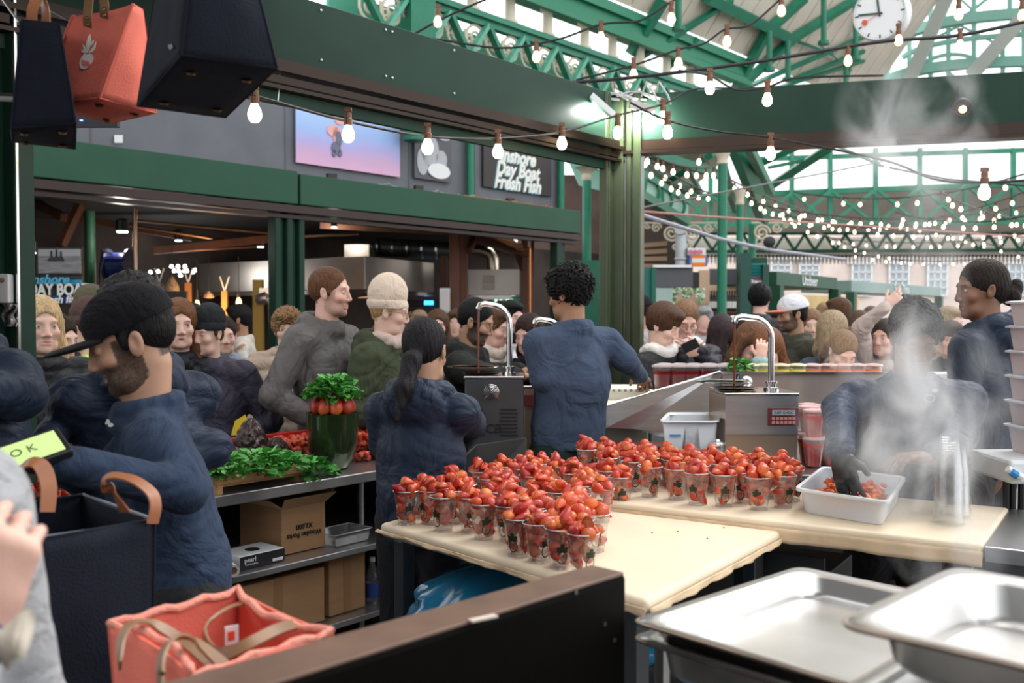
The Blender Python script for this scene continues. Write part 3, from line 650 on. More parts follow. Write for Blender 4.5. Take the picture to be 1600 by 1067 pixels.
for s_ in (-.1,.1): b = MB(); b.lathe([(.02,s_-.008),(.17,s_-.008),(.17,s_+.008),(.02,s_+.008)], c, 28, M=MX); b.build('flange', mat('reel rim', (.05,.06,.12), .2, metal=.6), t)
b = MB(); b.tube([at(176,398,9.5), at(160,390,9.5), at(155,420,9.5), at(156,452,9.5)], .008, 6); b.build('hose', M_cable, t)
# dark menu panel, notice frames, screens
t = thing('wall_notice', 'slim white framed notice fixed beside the timber post', 'notice', at(695,490,12)); pbox(t, 'picture_frame', M_steel, 687, 450, 703, 489, 12, .03); pbox(t, 'paper', mat('pale notice', (.7,.66,.66), .6), 689, 453, 701, 486, 11.98, .03)
t = thing('screen', 'small glowing blue screen inside the fish stall', 'screen', at(670,475,14)); b = MB(); p = at(670,473,14); b.box(p, (.13,.03,.06)); b.build('display', mat('blue screen glow', (.1,.5,.9), .4, emit=(.05,.45,1), es=1.5), t)
pbox(t, 'case', M_black, 600, 469, 690, 480, 14.05, .2)
t = thing('neon_sign', 'green white neon sign behind the small hood', 'sign', at(790,480,14.5)); b = MB(); M_neon = mat('neon tube', (.7,1,.85), .3, emit=(.55,1,.8), es=2.5)
for l in ((775,470,775,482),(771,474,779,474),(783,469,781,482),(783,476,787,480),(790,472,803,472),(789,477,805,477),(794,468,794,482),(800,468,800,482)): b.tube([at(l[0],l[1],14.5), at(l[2],l[3],14.5)], .012, 6)
b.build('neon_tube', M_neon, t); pbox(t, 'backing', mat('green backing', (.01,.09,.06), .5), 766, 465, 812, 490, 14.6, .05)
t = thing('menu_board', 'dark menu board low inside the fish stall, under the spotlights', 'board', at(262,480,10.5)); pbox(t, 'board', mat('slate board', (.03,.032,.034), .6), 233, 455, 292, 500, 10.5, .05)
text('llseekers', .15, at(286,439,14), (1,0,0), (0,0,1), M_letter, (lambda q: (pbox(q, 'board', mat('bottle green board', (.02,.05,.035), .5), 215, 420, 310, 456, 14.1, .05), q)[1])(thing('sign_board', 'dark green sign with partly hidden cream lettering deep in the fish stall', 'sign', at(286,456,14.1))), offset=.004)
# hanging woven baskets, timber uprights
for x, y0, y1, w, lb in ((269,432,459,12,'pointed woven basket lamp hanging beside the orange uprights'),(326,455,466,9,'small woven basket lamp hanging below the steel hood')):
    p = at(x,y1,10.8); q = at(x,y0,10.8); w *= 10.8/F; t = thing('wicker_cone', lb, 'basket lamp', p); b = MB(); h = q.z-p.z; b.lathe([(w*.5,0),(w*.95,h*.15),(w*.8,h*.5),(w*.3,h*.9),(.01,h)], p, 18); b.build('woven_shade', mat('wicker', (.4,.26,.15), .8, var=.6, vscale=50), t, smooth=True)
    b = MB(); b.tube([q, q+Vector((0,0,.4))], .004, 5); b.build('cord', M_cable, t)
for x, y0, y1 in ((249,442,460),(294,442,478),(351,455,475)):
    t = thing('timber_upright', 'orange lit timber upright with a forked top, %s' % {249:'leftmost, beside the woven basket',294:'middle one, beside the dark menu board',351:'rightmost, under the steel hood'}[x], 'timber post', at(x,y1,10.9)); p = at(x,y0,10.9); q = at(x,480,10.9)
    b = MB(); b.box((p.x,10.9,p.z/2), (.06,.05,p.z)); b.build('post', mat('orange timber', (.55,.22,.05), .6), t)
    b = MB(); b.tube([p, p+Vector((-.05,0,.16))], .008, 6); b.tube([p, p+Vector((.05,0,.16))], .008, 6); b.build('fork', M_letter, t)
b = MB(); p = at(404,500,12.5); b.box((p.x,12.5,1), (.12,.1,2.05)); struct(b.build('post_yellow', mat('yellow ochre post', (.5,.33,.08), .6)))
# lamps
M_spot = mat('white spot glow', (1,1,1), .3, emit=(.95,1,.97), es=5)
def spot(px, py, Y, label, r=.045, power=0):
    p = at(px,py,Y); t = thing('spotlight', label, 'light', p); b = MB(); b.lathe([(r*.9,0),(r*1.05,.002),(r*1.05,.1),(r*.5,.12)], p, 14); b.build('housing', M_black, t)
    b = MB(); b.lathe([(r*.85,-.012),(r*.85,-.004)], p, 14); b.build('lens', M_spot, t)
    if power:
        l = bpy.data.lights.new('spot', 'POINT'); l.energy = power; l.shadow_soft_size = .05; l.color = (1,.93,.82); o = bpy.data.objects.new('spot', l); COL.objects.link(o); o.parent = t; o.location = (0,0,-.08)
spot(191,361,9.6,'round white ceiling lamp left of the steel pole',.06,5); spot(279,375,11.2,'black cylinder spotlight in the middle of the dark ceiling'); spot(407,385,12,'black spotlight just left of the green double post'); spot(285,322,10,'tiny spotlight high beside the shutter channel',.02); spot(522,354,11.8,'small spotlight above the long steel hood',.035,4)
spot(52,394,9.8,'small white lamp at the far left beside the sea photo',.03); spot(128,306,9.8,'tiny lamp high up at the left of the dark opening',.02)
for i, (x, y) in enumerate(((229,431),(235,426),(247,425),(268,417),(272,424),(278,417),(279,424),(282,431),(289,417),(288,424),(292,424),(301,426),(305,423))):
    p = at(x,y,12.6); t = thing('spotlight', 'small white spotlight in the cluster on the far ceiling track', 'light', p, group='spotlights on the far track'); b = MB(); b.lathe([(.016,-.012),(.026,0),(.012,.03)], p, 12); b.build('lamp', M_spot, t)
l = bpy.data.lights.new('track glow', 'POINT'); l.energy = 8; l.shadow_soft_size = .3; o = bpy.data.objects.new('track glow', l); COL.objects.link(o); o.location = at(275,432,12.4)
def bulb_mb(b, p, s=1.0):
    b.lathe([(.001,-.112*s),(.016*s,-.108*s),(.028*s,-.093*s),(.031*s,-.075*s),(.027*s,-.055*s),(.017*s,-.035*s),(.013*s,-.02*s)], p, 14); return b
for x, y, lb in ((308,466,'amber glass filament bulb hanging left under the steel hood'),(373,462,'clear glowing filament bulb hanging right under the steel hood')):
    p = at(x,y,10.2); t = thing('pendant_bulb', lb, 'light bulb', p); b = MB(); bulb_mb(b, p, .95); b.build('glass_bulb', mat('filament bulb', (1,.7,.4), .2, emit=(1,.5,.16), es=4), t, smooth=True)
    b = MB(); b.tube([p-Vector((0,0,.02)), p+Vector((0,0,.02))], .014, 8); b.tube([p, p+Vector((0,0,.4))], .004, 5); b.build('cord', M_brass, t)
l = bpy.data.lights.new('warm glow', 'POINT'); l.energy = 9; l.color = (1,.6,.3); l.shadow_soft_size = .2; o = bpy.data.objects.new('warm glow', l); COL.objects.link(o); o.location = at(340,480,10.6)
# glass corner with lights behind, copper pipe
b = MB(); b.tube([at(828,388,12.6), at(828,560,12.6)], .012, 8); b.tube([at(808,390,12.6), at(828,388,12.6)], .012, 8); tag(b.build('copper_pipe', mat('copper', (.7,.25,.08), .2, metal=1)), 'thin copper pipe down the right side of the fish stall', 'pipe')
# counters of the fish stall
b = MB(); q0 = fa(40,.45); q1 = fa(880,.45); b.bar(q0+Vector((0,0,.5)), q1+Vector((0,0,.5)), .6, 1.0)
tag(b.build('fish_counter', mat('dark counter', (.06,.05,.05), .5)), 'low dark counter along the front of the fish stall behind the shoppers', 'counter')
t = thing('security_camera', 'pale dome lamp on the yellow post inside the fish stall', 'camera', at(410,478,12.2)); b = MB(); b.lathe([(.01,-.09),(.06,-.07),(.08,0),(.08,.06),(.03,.09)], at(410,467,12.2), 16, M=Matrix.Rotation(1.3,3,'Y')); b.build('dome', M_steel, t, smooth=True)
b = MB(); p = at(413,455,12.2); b.box(p, (.12,.04,.08)); b.build('bracket', M_steel, t)
# ================================================================ tables, counters and what stands on them
def clearmat(name, tint=(1,1,1), gloss=.12, rough=.05, base=.06, dens=0, dcol=(.9,.9,.9)):
    m = bpy.data.materials.new(name); m.use_nodes = True; nt = m.node_tree; nt.nodes.clear(); N, L = nt.nodes.new, nt.links.new
    o = N('ShaderNodeOutputMaterial'); t = N('ShaderNodeBsdfTransparent'); t.inputs[0].default_value = (*tint, 1); g = N('ShaderNodeBsdfGlossy'); g.inputs['Roughness'].default_value = rough
    w = N('ShaderNodeLayerWeight'); w.inputs[0].default_value = .35; a = N('ShaderNodeMath'); a.operation = 'MULTIPLY_ADD'; a.inputs[1].default_value = gloss*4; a.inputs[2].default_value = base; a.use_clamp = True
    x = N('ShaderNodeMixShader'); L(w.outputs['Facing'], a.inputs[0]); L(a.outputs[0], x.inputs[0]); L(t.outputs[0], x.inputs[1]); L(g.outputs[0], x.inputs[2]); last = x.outputs[0]
    if dens:
        d = N('ShaderNodeBsdfDiffuse'); d.inputs[0].default_value = (*dcol, 1); y = N('ShaderNodeMixShader'); y.inputs[0].default_value = dens; L(last, y.inputs[1]); L(d.outputs[0], y.inputs[2]); last = y.outputs[0]
    L(last, o.inputs[0]); return m
M_clear = clearmat('clear cup plastic', (.97,.97,.97), dens=.05)
M_cleard = clearmat('clear rim plastic', (.9,.9,.9), .15, .08, .25, dens=.35)
M_milky = clearmat('milky tub plastic', (.9,.92,.95), .08, .2, .05, dens=.55, dcol=(.88,.9,.93))
M_kraft = mat('kraft paper', (.78,.64,.46), .62, var=.06, vscale=5, bump=.12, bscale=7)
M_kraftd = mat('worn kraft paper', (.66,.48,.3), .7, var=.15, vscale=9, bump=.3, bscale=14)
TZ, T2 = .90, .93
# near table
tL, tB, tR = atz(592,817,TZ), atz(1012,938,TZ), atz(1226,827,TZ); tK = tL+tR-tB
t = thing('prep_table', 'near work table wrapped in brown paper with strawberry cups on its left half', 'table', (tL+tR)/2*1.0-Vector((0,0,TZ)))
def slab(poly, z0, z1): b = MB(); b.prism([p.xy[:] for p in poly], z0, z1); return b
slab((tL,tB,tR,tK), TZ-.045, TZ).build('paper_top', M_kraft, t, bevel=.018, seg=4, smooth=True)
b = MB(); e1 = (tB-tL).normalized(); e2 = (tR-tB).normalized()
wr = random.Random(4)
def drape(b, p, q, n, out, h0, h1):           # hanging paper edge with crumples
    def fn(u, v): c = p.lerp(q, u); w = math.sin(u*31)*.5+math.sin(u*77+1)*.3; return c+out*(.005+.006*v*(1+w)+.003*wr.random())+Vector((0,0,-.02-v*(h0+(h1-h0)*u+.003*w)))
    b.grid(fn, n, 5)
drape(b, tB, tR, 40, Vector((e2.y,-e2.x,0)), .02, .014); drape(b, tL, tB, 50, Vector((e1.y,-e1.x,0)), .006, .022)
b.build('paper_fold', M_kraftd, t, smooth=True, solid=.003)
for c, dx, dy in ((tL,.09,.03),(tB,-.07,.08),(tR,-.1,-.06),(tK,.06,-.08)):
    q = c+(e1*dx if c is tL else -e1*abs(dx))+(e2*.05 if c in (tL,tB) else -e2*.05)
    b = MB(); b.box((q.x,q.y,(TZ-.05)/2), (.05,.05,TZ-.05), rz=math.atan2(e1.y,e1.x)); b.build('leg', M_steeld, t, bevel=.004)
b = MB(); inset = [(tL*.93+tR*.07), (tB*.93+tK*.07), (tR*.93+tL*.07), (tK*.93+tB*.07)]
b.prism([p.xy[:] for p in inset], .28, .31); b.build('under_shelf', M_steeld, t)
# far table
f1 = atz(1536,851,T2); f0 = atz(947,784,T2); d2 = (f1-f0).normalized(); n2 = Vector((-d2.y, d2.x, 0)); f0 = f0-d2*.42
g0, g1 = f0+n2*.66, f1+n2*.66
t = thing('prep_table', 'second work table behind the near one, brown paper top with a row of strawberry cups', 'table', (f0+g1)/2-Vector((0,0,T2)))
slab((f0,f1,g1,g0), T2-.05, T2).build('paper_top', M_kraft, t, bevel=.014, seg=3, smooth=True)
b = MB(); drape(b, f0, f1, 60, Vector((-n2.x,-n2.y,0)), .04, .045); b.build('paper_fold', M_kraftd, t, smooth=True, solid=.003)
for c in (f0+d2*.1+n2*.06, f1-d2*.06+n2*.06, g0+d2*.1-n2*.06, g1-d2*.06-n2*.06): b = MB(); b.box((c.x,c.y,(T2-.05)/2), (.05,.05,T2-.05), rz=math.atan2(d2.y,d2.x)); b.build('leg', M_steeld, t)
s1 = f1+d2*.004; s2 = s1+d2*1.3
t = thing('steel_bench', 'bare steel bench top at the right edge next to the paper covered table', 'bench', (s1+s2)/2-Vector((0,0,T2)))
slab((s1,s2,s2+n2*.66,s1+n2*.66), T2-.05, T2-.004).build('bench_top', M_steel, t, bevel=.003)
b = MB(); b.bar(s1+n2*.02+Vector((0,0,-.075)), s2+n2*.02+Vector((0,0,-.075)), .03, .055); b.build('apron', M_steeld, t)
for c in (s1+d2*.3+n2*.06, s2+n2*.06, s1+d2*.3+n2*.6): b = MB(); b.box((c.x,c.y,.44), (.04,.04,.88)); b.build('leg', M_steeld, t)

# --- strawberries
MBerry = bpy.data.materials.new('strawberry'); MBerry.use_nodes = True; nt = MBerry.node_tree; pb = nt.nodes['Principled BSDF']; N, L = nt.nodes.new, nt.links.new
a_ = N('ShaderNodeVertexColor'); a_.layer_name = 'Col'; oi = N('ShaderNodeObjectInfo'); hs = N('ShaderNodeHueSaturation'); mr = N('ShaderNodeMapRange'); mr.inputs[3].default_value = .492; mr.inputs[4].default_value = .511
mv = N('ShaderNodeMapRange'); mv.inputs[3].default_value = .6; mv.inputs[4].default_value = 1.2
L(oi.outputs['Random'], mr.inputs[0]); L(oi.outputs['Random'], mv.inputs[0]); L(mr.outputs[0], hs.inputs['Hue']); L(mv.outputs[0], hs.inputs['Value']); L(a_.outputs[0], hs.inputs['Color'])
vo = N('ShaderNodeTexVoronoi'); tc = N('ShaderNodeTexCoord'); vo.inputs['Scale'].default_value = 260; L(tc.outputs['Object'], vo.inputs[0]); rp = N('ShaderNodeValToRGB'); rp.color_ramp.elements[0].position = .12; rp.color_ramp.elements[1].position = .3
rp.color_ramp.elements[0].color = (.9,.65,.2,1); rp.color_ramp.elements[1].color = (1,1,1,1); mm = N('ShaderNodeMix'); mm.data_type = 'RGBA'; mm.blend_type = 'MULTIPLY'; mm.inputs[0].default_value = .8
L(vo.outputs[0], rp.inputs[0]); L(hs.outputs[0], mm.inputs[6]); L(rp.outputs[0], mm.inputs[7]); L(mm.outputs[2], pb.inputs['Base Color']); bp_ = N('ShaderNodeBump'); bp_.inputs['Strength'].default_value = .4; bp_.inputs['Distance'].default_value = .002; L(vo.outputs[0], bp_.inputs['Height']); L(bp_.outputs[0], pb.inputs['Normal'])
pb.inputs['Roughness'].default_value = .28; pb.inputs['Subsurface Weight'].default_value = .15; pb.inputs['Subsurface Scale'].default_value = .004
BERRY = []                                                        # (verts, faces, colours) in metres, tip towards +z
def berry_shape(L_, R_, half, seed):
    r_ = random.Random(seed); n, k = 12, 9; vs = []; cs = []; fs = []
    for i in range(k):
        t = i/(k-1); z = (t-.4)*L_; r = R_*(math.sin(math.pi*min(1, (1-t)*.98+.02)**.62)**.75 if 0 < t < 1 else .05)
        r = R_*max(.04, math.sqrt(max(0, 1-(1-t)**6))*(1-t**2.1)**.8*1.05) if t > 0 else R_*.25
        for j in range(n):
            a = 2*math.pi*j/n; w = 1+.06*math.sin(a*2+seed)+.04*r_.uniform(-1,1)
            x, y = r*math.cos(a)*w, r*math.sin(a)*w
            cut = half and y < 0
            if cut: y = 0
            vs.append((x, y, z))
            red = (.58,.045,.018) if not half else (.6,.055,.018); sh = (.8,.2,.05)
            q = max(0, .27-t)/.27
            if cut: rr = min(1, abs(x)/max(R_*.9,1e-6)); c = tuple((1-rr)*p_+rr*s_ for p_, s_ in zip((.9,.42,.22) if t < .75 else sh, (.72,.12,.03)))
            else: c = tuple((1-q)*p_+q*s_ for p_, s_ in zip(red, sh))
            cs.append(c)
    fs = [(i*n+j, i*n+(j+1)%n, (i+1)*n+(j+1)%n, (i+1)*n+j) for i in range(k-1) for j in range(n)]+[tuple(range(n))[::-1], tuple(range((k-1)*n, k*n))]
    return vs, fs, cs
for sd, (l_, r_, h_) in enumerate(((.042,.0165,0),(.036,.0175,0),(.046,.016,0),(.040,.0175,1),(.044,.018,1),(.034,.0155,0),(.038,.019,1))): BERRY.append(berry_shape(l_, r_, h_, sd))
def colmesh(name, vs, fs, cs, m):
    me = bpy.data.meshes.new(name); me.from_pydata([tuple(v) for v in vs], [], fs); me.materials.append(m)
    ca = me.color_attributes.new('Col', 'FLOAT_COLOR', 'POINT'); arr = np.ones((len(vs), 4), np.float32); arr[:, :3] = np.array(cs, np.float32); ca.data.foreach_set('color', arr.ravel())
    me.shade_smooth(); return me
BM = [colmesh('strawberry', *b_, MBerry) for b_ in BERRY]
STUFF = ([], [], [])
def rotm(r_): return Matrix.Rotation(r_.uniform(0,6.28),3,'Z')@Matrix.Rotation(r_.uniform(0,math.pi),3,'X')@Matrix.Rotation(r_.uniform(0,6.28),3,'Y')
def stuff_add(S, k, P, M, s=1):
    n = len(S[0]); vs, fs, cs = BERRY[k]; P = Vector(P)
    S[0].extend([P+(M@Vector(v))*s for v in vs]); S[1].extend([tuple(i+n for i in f) for f in fs]); S[2].extend(cs)

# --- the printed plastic cup
CH, CR, CB = .112, .0455, .0295
def cup_mesh():
    b = MB(); b.lathe([(CB*.9,.006),(CB,0),(CB,.012),(CB*1.03,.014),(CR*.93,CH*.88),(CR*.97,CH*.9),(CR*.975,CH*.985)], (0,0,0), 20, cap=False); b.lathe([(.001,.0062),(CB*.9,.006)], (0,0,0), 20, cap=False); return b
cupP = thing('strawberry_cup', 'x', 'cup', (0,0,0))
cup_mesh().build('cup_body', M_clear, cupP, smooth=True)
b = MB(); b.lathe([(CR*.965,CH*.985),(CR*1.02,CH*.985),(CR*1.03,CH*1.0),(CR*1.0,CH*1.012),(CR*.965,CH*1.0),(CR*.965,CH*.985)], (0,0,0), 20, cap=False); b.build('rim', M_cleard, cupP, smooth=True)
M_print = mat('dark green cup print', (.02,.03,.012), .5)
b = MB()
def cupsurf(a, z, off=.0006): r = CB+(CR*.93-CB)*min(1,max(0,(z-.014)/(CH*.88-.014)))+off; th = a/r; return Vector((r*math.sin(th), -r*math.cos(th), z))
def patch(pts, b=b):
    c = (sum(p[0] for p in pts)/len(pts), sum(p[1] for p in pts)/len(pts)); vs = [cupsurf(*c)]+[cupsurf(*p) for p in pts]; n = len(pts); b.add(vs, [(0, 1+i, 1+(i+1)%n) for i in range(n)])
for ang, ln in ((90,.023),(140,.019),(40,.019),(175,.015),(5,.015)):
    dx, dz = math.cos(R(ang)), math.sin(R(ang)); ox, oz = 0, .052
    patch([(ox+dx*ln*t-dz*w*ln, oz+dz*ln*t+dx*w*ln) for t, w in ((0,.08),(.45,.36),(.6,.2),(.8,.3),(1.05,0),(.8,-.3),(.6,-.2),(.45,-.36),(0,-.08))])
ring = [(1.25*.0115*math.sin(a), .036-1.25*.0135*math.cos(a)*(1 if math.cos(a)<0 else 1.15)) for a in [2*math.pi*k/20 for k in range(21)]]
for k in range(20):
    (x0,y0),(x1,y1) = ring[k], ring[k+1]; patch([(x0,y0),(x1,y1),(x1*.8,.038+(y1-.038)*.8),(x0*.8,.038+(y0-.038)*.8)])
for x, z in ((0,.036),(-.004,.041),(.004,.042),(.0,.03)): patch([(x-.0012,z),(x,z+.002),(x+.0012,z),(x,z-.002)])
b.build('printed_emblem', M_print, cupP)
r2 = random.Random(11)
cups = []; t1 = [(636,819),(659,809),(672,818),(693,830),(735,831),(756,842),(795,845),(819,857),(845,847),(870,861),(904,872),(929,861),(716,817)]
for p in t1: cups.append((atz(*p, TZ), 1, p))
def okc(q, lst, dmin=.086): return all((q-c[0]).length > dmin for c in lst)
def px_of(P): d = P-Vector((0,0,CAMZ)); y = d.y*_cp-d.z*_sp; z = d.y*_sp+d.z*_cp; return 800+F*d.x/y, 533.5-F*z/y
for iv in range(12):
    for iu in range(16):
        q = tL+e1*(.045+.088*iu+(.044 if iv%2 else 0))+e2*(.055+.078*iv); q.z = TZ
        if (q-tL).dot(e2) > (tK-tL).length-.04: continue
        px, py = px_of(q); xmax = np.interp(py, [745,775,800,830,870], [965,975,962,945,915])
        if px < xmax and okc(q, cups): cups.append((q, 1, (px, py)))
n1 = len(cups)
for p in ((971,793),): 
    q = atz(*p, TZ)
    if okc(q, cups, .07): cups.append((q, 1, p))
for p in ((1015,776),(1057,780),(1089,788),(1131,791),(1162,786),(1186,796),(1224,793),(990,767),(950,760)): cups.append((atz(*p, T2), 2, p))
for iv in range(8):
    for iu in range(22):
        q = f0+d2*(.05+.092*iu+(.046 if iv%2 else 0))+n2*(.05+.082*iv); q.z = T2
        if (q-f0).dot(n2) > .61: continue
        px, py = px_of(q); 
        ymax = np.interp(px, [860,950,1090,1255], [742,752,775,786]); ymin = np.interp(px, [850,960,1100,1250], [716,728,738,748])
        if 868 < px < 1246 and ymin < py < ymax and okc(q, cups, .085): cups.append((q, 2, (px, py)))
cups.sort(key=lambda c: -c[2][1])
ORD = ['first','second','third','fourth','fifth','sixth','seventh','eighth','ninth','tenth','eleventh','twelfth','thirteenth']
front1 = {p: i for i, p in enumerate(sorted(t1))}; f2s = sorted([(1015,776),(1057,780),(1089,788),(1131,791),(1162,786),(1186,796),(1224,793)])
nb_ = 0; berr = thing  # counter for berries made as objects
for ci, (q, tb, p) in enumerate(cups):
    c = cupP if ci == 0 else copy_tree(cupP); c.location = q+Vector((0,0,.001)); c.rotation_euler = (r2.uniform(-.02,.02), r2.uniform(-.02,.02), r2.uniform(-.7,.7))
    if p in front1 and tb == 1: c['label'] = 'clear strawberry cup, %s from the left along the near edge of the near table' % ORD[front1[p]]
    elif p in f2s: c['label'] = 'clear strawberry cup, %s from the left in front row of second table' % ORD[f2s.index(p)]
    elif p == (971,793): c['label'] = 'lone clear strawberry cup at far edge of near table, right of the crowd'
    elif tb == 1: c['label'] = 'clear cup of cut strawberries in the packed middle of the near table'; c['group'] = 'strawberry cups packed on the near table'
    else: c['label'] = 'clear cup of cut strawberries in the back rows of the second table'; c['group'] = 'strawberry cups packed on the second table'
    for k in range(9):                                              # fruit inside the cup
        z = .014+.083*(k+.3)/9; r = (CB+(CR-CB)*z/CH)-.015; a = r2.uniform(0,6.28); stuff_add(STUFF, r2.choice((0,1,3,4,6,5)), q+Vector((r*math.cos(a), r*math.sin(a), z+.006)), rotm(r2), 1.05)
    for k in range(6):                                              # heaped on top
        if k < 4: a = k*math.pi/2+r2.uniform(-.4,.4)+.8; off = Vector((.028*math.cos(a), .028*math.sin(a), CH+r2.uniform(0,.008)))
        else: off = Vector((r2.uniform(-.012,.012), r2.uniform(-.012,.012), CH+.016+.01*(k-4)))
        kk = r2.choice((0,1,2,3,4,5,6,0,2)); M = rotm(r2) if k < 4 else Matrix.Rotation(r2.uniform(0,6.28),3,'Z')@Matrix.Rotation(r2.uniform(.5,2.4),3,'X')
        s_ = r2.uniform(1.08,1.4)
        if k in (0,2,4,5) and nb_ < 300:
            o = bpy.data.objects.new('strawberry', BM[kk]); COL.objects.link(o); o.location = q+off; o.rotation_euler = M.to_euler(); o.scale = (s_,)*3; nb_ += 1
            tag(o, 'red cut strawberry heaped on top of a clear cup on the paper covered tables', 'strawberry', 'strawberries heaped on the cups')
        else: stuff_add(STUFF, kk, q+off, M, s_)
print('cups', len(cups), 'berries', nb_)
o = bpy.data.objects.new('strawberries', colmesh('strawberries', *STUFF, MBerry)); COL.objects.link(o); tag(o, 'remaining cut strawberries filling the clear cups on both tables', 'strawberries', kind='stuff')
# crumbs on the paper
tb_ = random.Random(2)
for x, y, lb in ((1019,833,'darkest'),(1059,831,'left'),(1131,825,'right'),(1105,842,'near')):
    b = MB(); q = atz(x, y, TZ); b.lathe([(.001,0),(.0035,.001),(.002,.003)], q, 6); tag(b.build('crumb', M_print), 'tiny dark leaf crumb on the bare paper of the near table', 'crumb', 'crumbs on the near table paper')

# --- translucent tub with chopped strawberries
rz_ = T2+.088
c1, c2, c3, c4 = atz(1245,762,rz_), atz(1287,729,rz_), atz(1413,745,rz_), atz(1392,778,rz_); c4 = c1+c3-c2
ctr = (c1+c2+c3+c4)/4
def rring(cs, sc, z, n=5, r=.035):
    c = sum(cs, Vector())/4; out = []
    P = [c+(p-c)*sc for p in cs]
    for i in range(4):
        p, pr, nx = P[i], P[i-1], P[(i+1)%4]; a = p+(pr-p).normalized()*r; b_ = p+(nx-p).normalized()*r
        for k in range(n): t = k/(n-1); out.append(Vector(((1-t)**2*a.x+2*t*(1-t)*p.x+t*t*b_.x, (1-t)**2*a.y+2*t*(1-t)*p.y+t*t*b_.y, z)))
    return out
def loft(b, rings, cap0=False, cap1=False):
    n = len(rings[0]); vs = [p for r in rings for p in r]; fs = [(i*n+j, i*n+(j+1)%n, (i+1)*n+(j+1)%n, (i+1)*n+j) for i in range(len(rings)-1) for j in range(n)]
    if cap0: fs.append(tuple(range(n))[::-1])
    if cap1: fs.append(tuple(range((len(rings)-1)*n, len(rings)*n)))
    b.add(vs, fs)
CS = [c1, c4, c3, c2]
t = thing('plastic_tub', 'translucent white tub of chopped strawberries on the second table, gloved hand in it', 'tub', (ctr.x, ctr.y, T2))
b = MB(); loft(b, [rring(CS,.86,T2+.002), rring(CS,.88,T2+.01), rring(CS,.955,rz_-.012), rring(CS,.965,rz_-.004)], cap0=True); b.build('tub_body', M_milky, t, smooth=True, solid=.002)
b = MB(); loft(b, [rring(CS,.96,rz_-.004), rring(CS,.99,rz_), rring(CS,1.04,rz_), rring(CS,1.045,rz_-.01)]); b.build('rim', mat('tub rim', (.8,.82,.86), .3), t, smooth=True, solid=.002)
S2 = ([], [], []); rr = random.Random(8)
for k in range(170):
    u, v = rr.uniform(.12,.88), rr.uniform(.12,.88); q = c1+(c4-c1)*u+(c2-c1)*v; z = T2+.01+rr.random()*.055; stuff_add(S2, rr.choice((3,4,6,3,0)), (ctr+(q-ctr)*.86).xy[:]+(z+.008,), rotm(rr), .7)
o = bpy.data.objects.new('chopped_strawberries', colmesh('chopped', *S2, MBerry)); COL.objects.link(o); tag(o, 'heap of chopped strawberries inside the translucent tub', 'strawberries', kind='stuff')

# --- nested spare cups, upside down
def cstack(px, py, n, z, name, lab, grp, step=.0085, r=1.05, dz=None):
    base = atz(px, py, z); pr = thing('plastic_cup', lab, 'cup', group=grp)
    b = MB(); prof = [(CR*1.03,0),(CR*1.05,.003),(CR*1.0,.005),(CR*.96,.008),(CR*.93,.013),(CB*1.02,CH-.012),(CB,CH-.01),(CB,CH),(CB*.8,CH-.004),(.001,CH-.004)]
    b.lathe(prof, (0,0,0), 20, cap=False); b.build('cup_body', clearmat('stacked cup plastic', (.985,.985,.985), .1, .12, .0, dens=.008) if 'stacked cup plastic' not in bpy.data.materials else bpy.data.materials['stacked cup plastic'], pr, smooth=True)
    for k in range(n):
        c = pr if k == 0 else copy_tree(pr); c.location = base+Vector((math.sin(k*1.3)*.0012, math.cos(k*1.7)*.0012, .002+step*k)); c['label'] = lab
cstack(1482,818,20,T2,'', 'empty clear cup nested upside down in the tallest stack on the paper table', 'empty cups in the tall front stack', .0085)
cstack(1493,806,16,T2,'', 'empty clear cup nested upside down in the stack behind the tallest one', 'empty cups in the rear stack', .0085)
# ================================================================ left counter with shelves
CZ = .90
CP = at(468, 755, 4.1); CP.z = 0
def ca(px, off=0, z=0): q = Vector((*online(px, CP-AN*off, AD), 0)); q.z = z; return q
m_top, m_fr = M_zinc, mat('shelf edge steel', (.55,.53,.52), .28, metal=.9, var=.08, vscale=12)
t = thing('steel_counter', 'long steel counter with two lower shelves along the left side, pot and mint on top', 'counter', ca(468))
def shelf(px0, px1, z, h, dep, nm):
    b = MB(); b.prism([ca(px0).xy[:], ca(px1).xy[:], ca(px1,dep).xy[:], ca(px0,dep).xy[:]], z-h, z); return b.build(nm, m_fr, t, bevel=.004)
shelf(-200, 745, CZ, .045, .62, 'worktop'); shelf(-200, 735, .575, .028, .6, 'shelf'); shelf(-200, 735, .27, .028, .6, 'shelf')
b = MB(); b.bar(ca(-200,.6,.45), ca(745,.6,.45), .02, .85); b.build('back_panel', M_black, t)
for px in (563, 735, -100, 250):
    c = ca(px, .35); b = MB(); b.tube([c, c+Vector((0,0,CZ-.045))], .018, 10); b.build('leg', M_steel, t)
def oncnt(px, py, z=CZ): return atz(px, py, z)
